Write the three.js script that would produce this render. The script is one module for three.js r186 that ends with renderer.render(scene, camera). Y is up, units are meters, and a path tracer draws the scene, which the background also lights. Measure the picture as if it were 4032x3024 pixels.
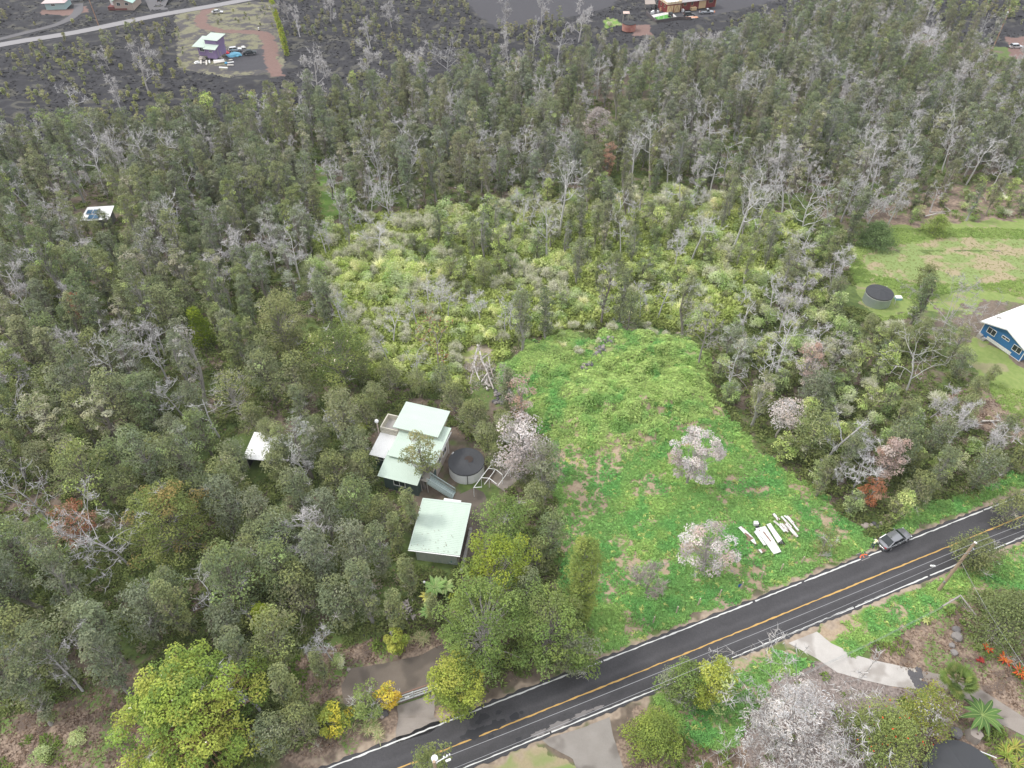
import * as THREE from 'three';
import { mergeGeometries, toCreasedNormals } from 'three/addons/utils/BufferGeometryUtils.js';
import { MarchingCubes } from 'three/addons/objects/MarchingCubes.js';
import { RoundedBoxGeometry } from 'three/addons/geometries/RoundedBoxGeometry.js';

// ---------- camera, sky, sun, exposure ----------
const PW = 4032, PH = 3024, FOV = 55.2, CAMH = 81, PITCH = 44 * Math.PI / 180;
const scene = new THREE.Scene();
const camera = new THREE.PerspectiveCamera(FOV, 4 / 3, 0.5, 6000);
camera.position.set(0, CAMH, 0);
camera.lookAt(0, CAMH - Math.sin(PITCH) * 10, -Math.cos(PITCH) * 10);
const renderer = new THREE.WebGLRenderer({ antialias: true });
renderer.setSize(1024, 768);
renderer.toneMapping = THREE.LinearToneMapping;
renderer.toneMappingExposure = 1.52;
renderer.shadowMap.enabled = true;
renderer.shadowMap.type = THREE.PCFSoftShadowMap;
{ // overcast sky: bright cloud layer, a little brighter overhead
  const w = 64, h = 32, d = new Float32Array(w * h * 4);
  for (let j = 0; j < h; j++) for (let i = 0; i < w; i++) {
    const el = (j + 0.5) / h * Math.PI - Math.PI / 2, s = Math.max(0, Math.sin(el));
    const l = el < 0 ? 0.25 : 0.40 * (1 + 2.1 * s) ;
    d.set([l * 0.985, l * 1.0, l * 1.045, 1], (j * w + i) * 4);
  }
  const t = new THREE.DataTexture(d, w, h, THREE.RGBAFormat, THREE.FloatType);
  t.mapping = THREE.EquirectangularReflectionMapping; t.magFilter = THREE.LinearFilter; t.needsUpdate = true;
  scene.background = t; scene.environment = t;
}
const sun = new THREE.DirectionalLight(new THREE.Color(1, 0.965, 0.9), 1.5);
sun.position.set(-150, 190, -130); sun.target.position.set(0, 0, -110);
sun.castShadow = true; sun.shadow.radius = 20; sun.shadow.mapSize.set(4096, 4096);
Object.assign(sun.shadow.camera, { left: -260, right: 260, top: 260, bottom: -260, near: 1, far: 900 });
scene.add(sun, sun.target);
scene.fog = new THREE.FogExp2(new THREE.Color(0.8, 0.84, 0.92), 0.00012);

// ---------- helpers ----------
const V = (x, y, z) => new THREE.Vector3(x, y, z);
function rng(seed) { let s = (seed * 2654435761) >>> 0; return () => { s = (s + 0x6d2b79f5) | 0; let t = Math.imul(s ^ (s >>> 15), 1 | s); t = (t + Math.imul(t ^ (t >>> 7), 61 | t)) ^ t; return ((t ^ (t >>> 14)) >>> 0) / 4294967296; }; }
const NT = new Float32Array(65536); { const r = rng(77); for (let i = 0; i < 65536; i++) NT[i] = r(); }
function noise(x, z) { const xi = Math.floor(x), zi = Math.floor(z); let fx = x - xi, fz = z - zi; fx = fx * fx * (3 - 2 * fx); fz = fz * fz * (3 - 2 * fz); const a = (zi & 255) << 8, b = ((zi + 1) & 255) << 8, p = xi & 255, q = (xi + 1) & 255; const u = NT[a + p], v = NT[b + p]; return (u + (NT[a + q] - u) * fx) * (1 - fz) + (v + (NT[b + q] - v) * fx) * fz; }
function fbm(x, z, o = 3) { let s = 0, a = 0.5, n = 0; for (let i = 0; i < o; i++) { s += a * noise(x, z); n += a; a *= 0.5; x = x * 2.03 + 17.3; z = z * 2.03 + 5.7; } return s / n; }
const sm = (a, b, x) => { x = Math.min(1, Math.max(0, (x - a) / (b - a))); return x * x * (3 - 2 * x); };
const mixc = (a, b, t) => [a[0] + (b[0] - a[0]) * t, a[1] + (b[1] - a[1]) * t, a[2] + (b[2] - a[2]) * t];

// the land falls gently away beyond the clearing
const T = (z) => { const d = -z - 75; return d > 0 ? -0.075 * (d - 12 * (1 - Math.exp(-d / 12))) : 0; };
const FPX = PH / 2 / Math.tan(FOV * Math.PI / 360), CT = Math.cos(PITCH), ST = Math.sin(PITCH);
// photo pixel -> point standing h above the land
function G(px, py, h = 0) {
  const a = (px - PW / 2) / FPX, b = -(py - PH / 2) / FPX, dx = a, dy = b * CT - ST, dz = -(b * ST + CT);
  let t = (h - CAMH) / dy; for (let i = 0; i < 24; i++) t = (T(dz * t) + h - CAMH) / dy;
  return V(dx * t, T(dz * t) + h, dz * t);
}
function proj(x, y, z) { y -= CAMH; const dep = -y * ST - z * CT, up = y * CT - z * ST; return [PW / 2 + FPX * x / dep, PH / 2 - FPX * up / dep, FPX / dep]; }
const inPoly = (x, y, P) => { let c = false; for (let i = 0, j = P.length - 1; i < P.length; j = i++) { const [xi, yi] = P[i], [xj, yj] = P[j]; if ((yi > y) !== (yj > y) && x < (xj - xi) * (y - yi) / (yj - yi) + xi) c = !c; } return c; };

const taken = {};
function numbered(n) { taken[n] = (taken[n] ?? -1) + 1; return taken[n] ? n + '_' + String(taken[n]).padStart(3, '0') : n; }
function shade(o) { o.traverse((m) => { if (m.isMesh) { m.castShadow = true; m.receiveShadow = true; } }); return o; }
function tag(o, label, category, group) { o.userData.label = label; o.userData.category = category; if (group) o.userData.group = group; return o; }
function thing(name, label, category, p, turn = 0, group) { const o = new THREE.Group(); o.name = numbered(name); if (p) o.position.copy(p); o.rotation.y = turn; scene.add(o); return tag(o, label, category, group); }
function part(parent, name, geo, m) { const o = new THREE.Mesh(geo, m); o.name = name; parent.add(o); return o; }
function struct(name, geo, m, label) { const o = new THREE.Mesh(geo, m); o.name = numbered(name); o.userData.kind = 'structure'; if (label) o.userData.label = label; scene.add(o); return o; }
const lin = (r, g, b) => new THREE.Color().setRGB(r, g, b);
const mat = (r, g, b, rough = 0.8, metal = 0, extra = {}) => new THREE.MeshStandardMaterial({ color: lin(r, g, b), roughness: rough, metalness: metal, side: THREE.DoubleSide, ...extra });

function box(w, h, d, x = 0, y = 0, z = 0, r = 0) { const g = r ? new RoundedBoxGeometry(w, h, d, 1, r) : new THREE.BoxGeometry(w, h, d); g.translate(x, y, z); return g; }
function boxb(x0, x1, y0, y1, z0, z1) { return box(x1 - x0, y1 - y0, z1 - z0, (x0 + x1) / 2, (y0 + y1) / 2, (z0 + z1) / 2); }
function cyl(r0, r1, h, x, y, z, n = 12) { const g = new THREE.CylinderGeometry(r1, r0, h, n); g.translate(x, y + h / 2, z); return g; }
function bar(a, b, r, n = 6) { const d = b.clone().sub(a), g = new THREE.CylinderGeometry(r, r, d.length(), n); g.applyQuaternion(new THREE.Quaternion().setFromUnitVectors(V(0, 1, 0), d.clone().normalize())); const m = a.clone().add(b).multiplyScalar(0.5); g.translate(m.x, m.y, m.z); return g; }
function beam(a, b, w, h) { const d = b.clone().sub(a), g = new THREE.BoxGeometry(w, h, d.length()); g.applyMatrix4(new THREE.Matrix4().lookAt(b, a, V(0, 1, 0))); const m = a.clone().add(b).multiplyScalar(0.5); g.translate(m.x, m.y, m.z); return g; }
const merge = (l) => mergeGeometries(l.map((g) => (g.index ? g.toNonIndexed() : g)).map((g) => { const o = new THREE.BufferGeometry(); o.setAttribute('position', g.attributes.position); o.setAttribute('normal', g.attributes.normal); if (g.attributes.uv) o.setAttribute('uv', g.attributes.uv); else o.setAttribute('uv', new THREE.BufferAttribute(new Float32Array(g.attributes.position.count * 2), 2)); return o; }));

class GB { // triangles with colours
  constructor() { this.p = []; this.n = []; this.c = []; }
  v(a, n, c) { this.p.push(a.x, a.y, a.z); this.n.push(n.x, n.y, n.z); this.c.push(c[0], c[1], c[2]); }
  tri(a, b, c, col, n) { if (!n) { n = b.clone().sub(a).cross(c.clone().sub(a)).normalize(); } this.v(a, n, col); this.v(b, n, col); this.v(c, n, col); }
  quad(a, b, c, d, col, n) { this.tri(a, b, c, col, n); this.tri(a, c, d, col, n); }
  leaf(c, n, dir, len, wid, col) {
    const s = dir.clone().cross(n).normalize().multiplyScalar(wid / 2), h = dir.clone().multiplyScalar(len / 2), k = n.clone().multiplyScalar(len * 0.08);
    const a = c.clone().sub(h).sub(k), b = c.clone().add(s).add(k), t = c.clone().add(h).sub(k), d = c.clone().sub(s).add(k);
    this.tri(a, b, t, col); this.tri(a, t, d, col);
  }
  tube(pts, rad, col, n = 5) {
    let px = null; const rings = [];
    for (let i = 0; i < pts.length; i++) {
      const t = pts[Math.min(i + 1, pts.length - 1)].clone().sub(pts[Math.max(0, i - 1)]).normalize();
      let s = px ? px.clone().addScaledVector(t, -px.dot(t)) : V(1, 0.13, 0.3).cross(t); if (s.lengthSq() < 1e-6) s = V(0, 0, 1).cross(t); s.normalize(); px = s; const u = t.clone().cross(s);
      rings.push(Array.from({ length: n }, (_, k) => { const a = k / n * Math.PI * 2, d = s.clone().multiplyScalar(Math.cos(a)).addScaledVector(u, Math.sin(a)); return [pts[i].clone().addScaledVector(d, rad[i]), d]; }));
    }
    for (let i = 0; i + 1 < rings.length; i++) for (let k = 0; k < n; k++) {
      const [a, na] = rings[i][k], [b, nb] = rings[i][(k + 1) % n], [c, nc] = rings[i + 1][(k + 1) % n], [d, nd] = rings[i + 1][k];
      this.v(a, na, col); this.v(b, nb, col); this.v(c, nc, col); this.v(a, na, col); this.v(c, nc, col); this.v(d, nd, col);
    }
  }
  geo() { const g = new THREE.BufferGeometry(); g.setAttribute('position', new THREE.BufferAttribute(new Float32Array(this.p), 3)); g.setAttribute('normal', new THREE.BufferAttribute(new Float32Array(this.n), 3)); g.setAttribute('color', new THREE.BufferAttribute(new Float32Array(this.c), 3)); return g; }
}
function texOf(w, h, f, srgb = true) { const d = new Uint8Array(w * h * 4); for (let j = 0; j < h; j++) for (let i = 0; i < w; i++) { const c = f(i, j); const o = (j * w + i) * 4; for (let k = 0; k < 3; k++) { let v = Math.max(0, Math.min(1, c[k])); if (srgb) v = v < 0.0031308 ? v * 12.92 : 1.055 * Math.pow(v, 1 / 2.4) - 0.055; d[o + k] = v * 255 + 0.5; } d[o + 3] = 255; } const t = new THREE.DataTexture(d, w, h); t.magFilter = THREE.LinearFilter; t.minFilter = THREE.LinearMipmapLinearFilter; t.generateMipmaps = true; t.wrapS = t.wrapT = THREE.RepeatWrapping; if (srgb) t.colorSpace = THREE.SRGBColorSpace; t.needsUpdate = true; return t; }

// ---------- the land: zones read from the photograph's ground outlines ----------
const r6 = (u, v) => [1344 + u * 0.6076, 2016 + v * 0.6076], r7 = (u, v) => [2688 + u * 0.6076, 2016 + v * 0.6076];
const cD = (u, v) => [1340 + u / 3.95, 2500 + v / 3.95], cG = (u, v) => [1560 + u / 4.608, 1880 + v / 4.608], cH = (u, v) => [1400 + u / 3.95, 1540 + v / 3.95];
const CLEARING = [[1960, 1430], [2030, 1410], [2060, 1340], [2150, 1350], [2230, 1290], [2330, 1335], [2420, 1275], [2500, 1320], [2580, 1285], [2650, 1330], [2720, 1340], [2790, 1490], [2790, 1580], [2900, 1680], [3010, 1790], [3140, 1870], [3260, 1960], [3340, 2060], [3400, 2090], [3440, 2150], [3020, 2330], [2640, 2480], [2340, 2590], [2330, 2500], [2250, 2400], [2200, 2200], [2190, 2000], [2180, 1850], [2140, 1700], [2050, 1580], [1970, 1500]];
const SCRUB = [[1250, 950], [1500, 840], [2000, 790], [2600, 760], [3000, 800], [3150, 900], [3100, 1100], [2900, 1250], [2750, 1320], [2620, 1290], [2400, 1270], [2030, 1330], [1960, 1430], [1850, 1540], [1500, 1500], [1330, 1280], [1250, 1100]];
const LAVA = [[-700, 770], [0, 680], [250, 640], [500, 600], [750, 570], [1000, 535], [1120, 505], [1500, 440], [1750, 385], [1900, 345], [2300, 310], [2500, 262], [2650, 230], [2800, 200], [3000, 150], [3300, 60], [3300, -300], [-700, -300]];
const LAVA2 = [[3330, -10], [3640, 130], [3800, 170], [4032, 200], [4500, 250], [4500, -300], [3330, -300]];
const VERGE_S = [[3060, 2530], [3760, 2240], [4032, 2130], [4200, 2080], [4200, 2330], [3900, 2330], [3780, 2370], [3660, 2440], [3420, 2550], [3330, 2590], [3200, 2480]];
const VERGE_S2 = [[2560, 2690], [2960, 2560], [3130, 2560], [3200, 2620], [3050, 2680], [2950, 2800], [2920, 2960], [2700, 2940], [2600, 2800]];
const VERGE_N = [[3440, 2150], [3560, 2020], [3760, 1960], [4032, 1860], [4200, 1800], [4200, 1860], [3830, 2010]];
const LAWN = [[3320, 980], [3480, 890], [3800, 840], [4150, 860], [4150, 1190], [3860, 1200], [3480, 1270], [3380, 1200]];
const LAWN_DRY = [[3390, 1010], [3480, 975], [3700, 930], [4150, 950], [4150, 1090], [3850, 1120], [3560, 1110], [3420, 1080]];
const LAWN_BLUE = [[3860, 1330], [4032, 1450], [4150, 1500], [4150, 1680], [3960, 1620], [3870, 1500], [3790, 1400]];
const D1 = [[10, 800], [160, 520], [480, 480], [900, 400], [1250, 320], [1500, 180], [1750, 100], [1800, 700], [1480, 870], [880, 1090], [500, 1170], [60, 1080]].map((p) => cD(...p));
const D1A = [[880, 1105], [1480, 915], [1460, 1280], [1585, 1370], [1400, 1520], [870, 1690], [860, 1500], [905, 1300]].map((p) => cD(...p));
const D2 = [[1300, 1480], [1560, 1400], [1740, 1330], [1760, 1450], [1830, 1659], [1850, 1860], [1600, 1860], [1500, 1600], [1350, 1520]].map((p) => r6(...p));
const D3 = [[685, 850], [870, 775], [960, 850], [1130, 930], [1230, 960], [1420, 1000], [1455, 1008], [1500, 1090], [1515, 1150], [1350, 1130], [1160, 1085], [1000, 1040], [850, 940]].map((p) => r7(...p));
const D3B = [[1550, 1030], [1660, 1050], [1900, 1130], [2212, 1330], [2500, 1520], [2500, 1680], [2212, 1450], [2050, 1370], [1880, 1230], [1700, 1150], [1560, 1110]].map((p) => r7(...p));
const YARD = [[1100, 330], [1320, 230], [1400, 190], [1580, 260], [1700, 500], [1640, 700], [1700, 800], [1640, 1300], [1300, 1470], [1080, 1550], [700, 1500], [700, 470]].map((p) => cG(...p));
const PAD = [[1935, 1900], [1960, 1840], [2010, 1830], [2060, 1850], [2030, 1900], [1985, 1935]];
const LOT = [[690, 50], [1010, 5], [1090, 10], [1125, 270], [900, 310], [700, 270]];
const GRAVEL = [[1780, -80], [2430, -80], [2420, 20], [2330, 50], [1960, 112], [1880, 60]];
const YARD_RED = [[2545, 55], [2640, 10], [3060, -90], [3060, 0], [2900, 40], [2800, 62], [2700, 80], [2580, 84]];
const FAR_ROAD = [[-420, 270], [0, 178], [300, 128], [620, 62], [850, 22], [1000, -6], [1300, -60]], FAR_ROAD2 = [[3100, -80], [3310, 0], [3460, 45], [3625, 108], [3720, 150]];
const RED_ROAD = [[830, 25], [795, 65], [800, 98], [870, 122], [960, 125], [1030, 132], [1060, 170], [1068, 230], [1092, 300]];
const SIDE_ROAD = [[-40, 165], [100, 130], [230, 95], [300, 55], [310, 15]];

// main road: centre line through the yellow stripe
const RC = [G(1581, 3021.6), G(2688, 2578), G(4032, 2031)];
const roadCurve = (() => { const a = RC[0].clone().sub(RC[1]).normalize(), b = RC[2].clone().sub(RC[1]).normalize(); return new THREE.CatmullRomCurve3([RC[0].clone().addScaledVector(a, 90), RC[0].clone().addScaledVector(a, 40), RC[0], RC[1], RC[2], RC[2].clone().addScaledVector(b, 50), RC[2].clone().addScaledVector(b, 120)], false, 'centripetal'); })();
const RS = roadCurve.getSpacedPoints(300);
function roadDist(x, z) { let m = 1e9, s = 0; for (let i = 0; i < RS.length - 1; i += 1) { const a = RS[i], b = RS[i + 1], ex = b.x - a.x, ez = b.z - a.z, t = Math.max(0, Math.min(1, ((x - a.x) * ex + (z - a.z) * ez) / (ex * ex + ez * ez))), dx = x - a.x - t * ex, dz = z - a.z - t * ez, d = dx * dx + dz * dz; if (d < m) { m = d; s = (ex * dz - ez * dx) > 0 ? 1 : -1; } } return Math.sqrt(m) * s; }   // + is the south side
const HALF_N = Math.abs(roadDist(G(2688, 2480).x, G(2688, 2480).z)), HALF_S = Math.abs(roadDist(G(2688, 2672).x, G(2688, 2672).z));
const EDGE_N = HALF_N + 0.38, EDGE_S = HALF_S + 0.34;

function raster(x0, x1, z0, z1, w, h) {
  const m = new Uint8Array(w * h), X = (x) => (x - x0) / (x1 - x0) * w, Z = (z) => (z - z0) / (z1 - z0) * h;
  const world = (P) => { // subdivided so that outlines stay true on the sloping land
    const o = []; P.forEach(([x, y], i) => { const [a, b] = P[(i + 1) % P.length]; for (let k = 0; k < 4; k++) { const g = G(x + (a - x) * k / 4, y + (b - y) * k / 4); o.push([g.x, g.z]); } }); return o; };
  const fillW = (Q, id) => { const P = Q.map(([x, z]) => [X(x), Z(z)]); let lo = 1e9, hi = -1e9; P.forEach(([, y]) => { lo = Math.min(lo, y); hi = Math.max(hi, y); }); for (let j = Math.max(0, Math.floor(lo)); j < Math.min(h, hi); j++) { const y = j + 0.5, xs = []; for (let i = 0, k = P.length - 1; i < P.length; k = i++) { const [ax, ay] = P[i], [bx, by] = P[k]; if ((ay > y) !== (by > y)) xs.push(ax + (bx - ax) * (y - ay) / (by - ay)); } xs.sort((a, b) => a - b); for (let i = 0; i + 1 < xs.length; i += 2) for (let x = Math.max(0, Math.ceil(xs[i] - 0.5)); x < Math.min(w, xs[i + 1] - 0.5); x++) m[j * w + x] = id; } };
  const fill = (P, id) => fillW(world(P), id);
  const stroke = (P, wid, id) => fillW(stripOutline(P.map(([x, y]) => G(x, y)), wid), id);
  const at = (x, z) => { const i = Math.floor(X(x)), j = Math.floor(Z(z)); return i < 0 || j < 0 || i >= w || j >= h ? 0 : m[j * w + i]; };
  return { m, fill, fillW, stroke, at, w, h };
}
function stripSides(P, wid) { const c = new THREE.CatmullRomCurve3(P, false, 'centripetal').getSpacedPoints(P.length * 10); return c.map((p, i) => { const a = c[Math.max(0, i - 1)], b = c[Math.min(c.length - 1, i + 1)], d = V(b.x - a.x, 0, b.z - a.z).normalize(), n = V(-d.z, 0, d.x); return [p.clone().addScaledVector(n, wid / 2), p.clone().addScaledVector(n, -wid / 2)]; }); }
function stripOutline(P, wid) { const s = stripSides(P, wid); return [...s.map((q) => [q[0].x, q[0].z]), ...s.reverse().map((q) => [q[1].x, q[1].z])]; }

// zone numbers: 0 forest floor, 1 weeds, 2 dry verge, 3 rough lava, 4 gravel, 5 red dirt, 6 scrub floor, 7 garden soil, 8 dry lawn, 9 dry lot, 10 grey litter, 11 lawn
function zones(x0, x1, z0, z1, w, h) {
  const r = raster(x0, x1, z0, z1, w, h);
  r.fill(LAVA, 3); r.fill(LAVA2, 3); r.fill(LOT, 9); r.fill(GRAVEL, 4); r.fill(YARD_RED, 4); r.fill([[890, 190], [1040, 190], [1060, 275], [900, 280]], 4);
  r.stroke(RED_ROAD, 4.6, 5); r.fill([[160, 38], [270, 36], [340, 25], [345, 45], [290, 62], [160, 54]], 5); r.fill([[3960, 150], [4100, 130], [4100, 235], [3980, 232]], 5);
  r.fill([[700, 60], [740, 55], [770, 250], [725, 255]], 9); r.fill([[2380, 80], [2420, 72], [2450, 100], [2380, 108]], 1); r.fill([[2500, 100], [2560, 96], [2570, 140], [2490, 140]], 5);
  r.fill(SCRUB, 6); r.fill([[1240, 640], [1320, 680], [1340, 850], [1260, 880]], 1); r.fill(LAWN, 11); r.fill(LAWN_DRY, 8); r.fill(LAWN_BLUE, 11);
  r.fill([[3330, 830], [3700, 740], [4150, 700], [4150, 850], [3500, 890]], 7); r.fill([[3700, 1560], [3870, 1500], [3960, 1620], [4150, 1690], [4150, 1800], [3900, 1720]], 7);
  r.fill([[0, 2830], [430, 2690], [640, 2900], [640, 3300], [-100, 3300]], 7); r.fill([[1120, 2590], [1330, 2540], [1740, 2480], [1760, 2600], [1340, 2760], [1200, 2800]], 7); r.fill([[1100, 2990], [1340, 2860], [1560, 2790], [1740, 2780], [1800, 2820], [1300, 3060]], 7);
  r.fill([[2480, 2800], [2900, 2640], [3100, 2900], [3100, 3300], [2300, 3300]], 7);
  r.fill([[3050, 2650], [3300, 2590], [3620, 2700], [3640, 3300], [2920, 3300], [2960, 2800]], 10);
  r.fill([[3780, 2370], [3920, 2390], [4300, 2500], [4300, 3400], [3600, 3400], [3600, 2760], [3400, 2620], [3450, 2540]], 7);
  r.fill([[1850, 3024], [2080, 2890], [2330, 3040], [2250, 3300], [1700, 3300]], 8);
  r.fill(CLEARING, 1); r.fill(VERGE_S, 1); r.fill(VERGE_S2, 1); r.fill(VERGE_N, 1);
  return r;
}
// where the land is levelled for roads, yards and buildings
const FX0 = -300, FX1 = 300, FZ0 = -429, FZ1 = 60, NX0 = -75, NX1 = 99, NZ0 = -126, NZ1 = -12;
const flat = (() => { const w = 1200, h = 978, r = raster(FX0, FX1, FZ0, FZ1, w, h); for (const P of [D1, D1A, D2, D3, D3B, YARD, PAD, GRAVEL, YARD_RED]) r.fill(P, 255); r.stroke(FAR_ROAD, 9, 255); r.stroke(FAR_ROAD2, 9, 255); r.stroke(RED_ROAD, 5, 255); r.stroke(SIDE_ROAD, 5, 255); r.fillW(stripOutline(RS.filter((_, i) => i % 15 === 0), 7), 255);
  for (const [x, y, d] of [[1640, 1790, 6.5], [1840, 1860, 4], [1750, 2090, 5.5], [3450, 1180, 5], [3990, 1330, 14], [860, 220, 8], [2535, 100, 5], [225, 30, 9], [490, 25, 10], [380, 850, 5], [1040, 1770, 5]]) { const g = G(x, y), q = []; for (let k = 0; k < 20; k++) q.push([g.x + d * Math.cos(k * 0.314), g.z + d * Math.sin(k * 0.314)]); r.fillW(q, 255); }
  let a = Float32Array.from(r.m), b = new Float32Array(a.length); const R = 4; for (let pass = 0; pass < 2; pass++) { for (let j = 0; j < h; j++) for (let i = 0; i < w; i++) { let s = 0; for (let k = -R; k <= R; k++) s += a[j * w + Math.min(w - 1, Math.max(0, i + k))]; b[j * w + i] = s / (2 * R + 1); } for (let j = 0; j < h; j++) for (let i = 0; i < w; i++) { let s = 0; for (let k = -R; k <= R; k++) s += b[Math.min(h - 1, Math.max(0, j + k)) * w + i]; a[j * w + i] = s / (2 * R + 1); } }
  return (x, z) => { const i = Math.floor((x - FX0) / (FX1 - FX0) * w), j = Math.floor((z - FZ0) / (FZ1 - FZ0) * h); return i < 0 || j < 0 || i >= w || j >= h ? 0 : Math.min(1, a[j * w + i] / 150); }; })();
const MOUNDS = [[2480, 1390, 5.5, 1.9], [2640, 1410, 5.5, 1.9], [2560, 1540, 6, 1.3], [2340, 1560, 5.5, 1.5], [2130, 1440, 5, 1.9], [2700, 1590, 5, 1.6], [2380, 1690, 5, 1.1], [2530, 1670, 4, 1.2], [2230, 1600, 5, 1.1], [2290, 1350, 4, 0.9], [2720, 1470, 4, 1.5], [2440, 1620, 3.5, 0.9], [2260, 1700, 4, 0.8]].map(([x, y, r, h]) => [G(x, y), r, h]);
const zFar = zones(FX0, FX1, FZ0, FZ1, 1800, 1467);
function B(x, z) {
  const k = 1 - flat(x, z); if (k <= 0) return 0;
  let y = (fbm(x * 0.09, z * 0.09, 2) - 0.5) * 0.9 + (fbm(x * 0.6, z * 0.6, 2) - 0.5) * 0.22;
  for (const [c, r, h] of MOUNDS) { const d = Math.hypot(x - c.x, z - c.z) / r; if (d < 1.6) y += h * (1 - sm(0.3, 1.5, d + (fbm(x * 0.5 + 9, z * 0.5, 2) - 0.5) * 0.7)); }
  if (z < -150 && zFar.at(x, z) === 3) y += (fbm(x * 0.22, z * 0.22, 3) - 0.5) * 2.6;
  return y * k;
}
const LAND = (x, z) => T(z) + B(x, z);
const onLand = (px, py, dy = 0) => { const g = G(px, py); g.y = LAND(g.x, g.z) + dy; return g; };

// ---------- ground ----------
const zNear = zones(NX0, NX1, NZ0, NZ1, 2048, 1342);
function groundColour(x, z, id) {
  const n1 = fbm(x * 0.35, z * 0.35, 3), n2 = fbm(x * 2.3 + 40, z * 2.3, 2), n3 = fbm(x * 0.11 + 7, z * 0.11, 2), g = noise(x * 7, z * 7);
  let c;
  const litter = mixc([0.11, 0.085, 0.065], [0.21, 0.165, 0.125], n2), moss = mixc([0.07, 0.11, 0.03], [0.14, 0.19, 0.05], n2);
  if (id === 0) c = mixc(litter, moss, sm(0.42, 0.56, n1 * 0.6 + n3 * 0.4));
  else if (id === 1) { c = mixc([0.12, 0.22, 0.045], [0.19, 0.31, 0.06], n2); const bare = sm(0.51, 0.60, n1 * 0.75 + n2 * 0.25) * (z > -78 ? 1 : 0.5); c = mixc(c, mixc([0.30, 0.22, 0.155], [0.40, 0.32, 0.22], g), bare); }
  else if (id === 3) { c = mixc([0.017, 0.0165, 0.019], [0.042, 0.0405, 0.046], n2 * 0.6 + g * 0.4); c = mixc(c, [0.11, 0.105, 0.08], sm(0.58, 0.72, n1) * 0.6); }
  else if (id === 4) c = mixc([0.048, 0.046, 0.053], [0.068, 0.066, 0.073], g);
  else if (id === 5) c = mixc([0.15, 0.092, 0.078], [0.215, 0.135, 0.115], n2);
  else if (id === 6) { c = mixc([0.21, 0.27, 0.07], [0.34, 0.37, 0.12], n2); c = mixc(c, mixc([0.30, 0.25, 0.18], [0.44, 0.38, 0.30], g), sm(0.5, 0.62, n1)); }
  else if (id === 7) { const d = fbm(x * 5.1 + 3, z * 5.1, 3); c = mixc([0.15, 0.108, 0.082], [0.36, 0.27, 0.205], sm(0.2, 0.8, d * 0.65 + g * 0.35)); c = mixc(c, [0.115, 0.085, 0.068], sm(0.5, 0.68, fbm(x * 0.6 + 90, z * 0.6, 4)) * 0.85); c = mixc(c, [0.13, 0.20, 0.05], sm(0.58, 0.66, n1 * 0.6 + d * 0.4)); }
  else if (id === 8) c = mixc(mixc([0.30, 0.25, 0.15], [0.36, 0.30, 0.19], g), [0.21, 0.27, 0.09], sm(0.42, 0.6, n1));
  else if (id === 9) { c = mixc([0.22, 0.20, 0.13], [0.15, 0.155, 0.09], n2); c = mixc(c, [0.075, 0.068, 0.07], sm(0.42, 0.58, n1 * 0.7 + n2 * 0.3)); }
  else if (id === 10) c = mixc([0.14, 0.112, 0.10], [0.32, 0.265, 0.24], sm(0.15, 0.85, fbm(x * 5.1 + 3, z * 5.1, 3) * 0.6 + g * 0.4));
  else { c = mixc([0.16, 0.23, 0.055], [0.24, 0.29, 0.09], n2); c = mixc(c, [0.3, 0.25, 0.16], sm(0.55, 0.68, n1) * 0.7); }
  return c;
}
const EARTH = (x, z) => mixc([0.24, 0.185, 0.14], [0.42, 0.34, 0.26], fbm(x * 3, z * 3, 2));
const WARP = (z) => 2.6 + 6 * (1 - sm(-96, -84, z)) * sm(-150, -120, z);
function groundTex(r, x0, x1, z0, z1, near) {
  const W = r.w, H = r.h;
  const t = texOf(W, H, (i, j) => {
    const x = x0 + (i + 0.5) / W * (x1 - x0), z = z1 - (j + 0.5) / H * (z1 - z0), wx = x + (fbm(x * 0.5, z * 0.5, 3) - 0.5) * 2.6, wz = z + (fbm(x * 0.5 + 50, z * 0.5, 3) - 0.5) * WARP(z);
    let c = groundColour(x, z, r.at(wx, wz));
    if (near && z > -75) { const d = roadDist2(x, z); if (d < 3.2) c = mixc(EARTH(x, z), c, sm(0.1, 0.8, d + (fbm(x * 0.9, z * 0.9, 2) - 0.5) * 2.2)); }
    return c;
  });
  t.wrapS = t.wrapT = THREE.ClampToEdgeWrapping; return t;
}
const roadGrid = (() => { const w = 348, h = 128, a = new Float32Array(w * h); for (let j = 0; j < h; j++) for (let i = 0; i < w; i++) { const d = roadDist(NX0 + i * 0.5, -76 + j * 0.5); a[j * w + i] = d > 0 ? d - EDGE_S : -d - EDGE_N; } return { a, w, h }; })();
function roadDist2(x, z) { const u = (x - NX0) / 0.5, v = (z + 76) / 0.5, i = Math.floor(u), j = Math.floor(v); if (i < 0 || j < 0 || i >= roadGrid.w - 1 || j >= roadGrid.h - 1) return 9; const { a, w } = roadGrid, fu = u - i, fv = v - j; return (a[j * w + i] * (1 - fu) + a[j * w + i + 1] * fu) * (1 - fv) + (a[(j + 1) * w + i] * (1 - fu) + a[(j + 1) * w + i + 1] * fu) * fv; }
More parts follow.
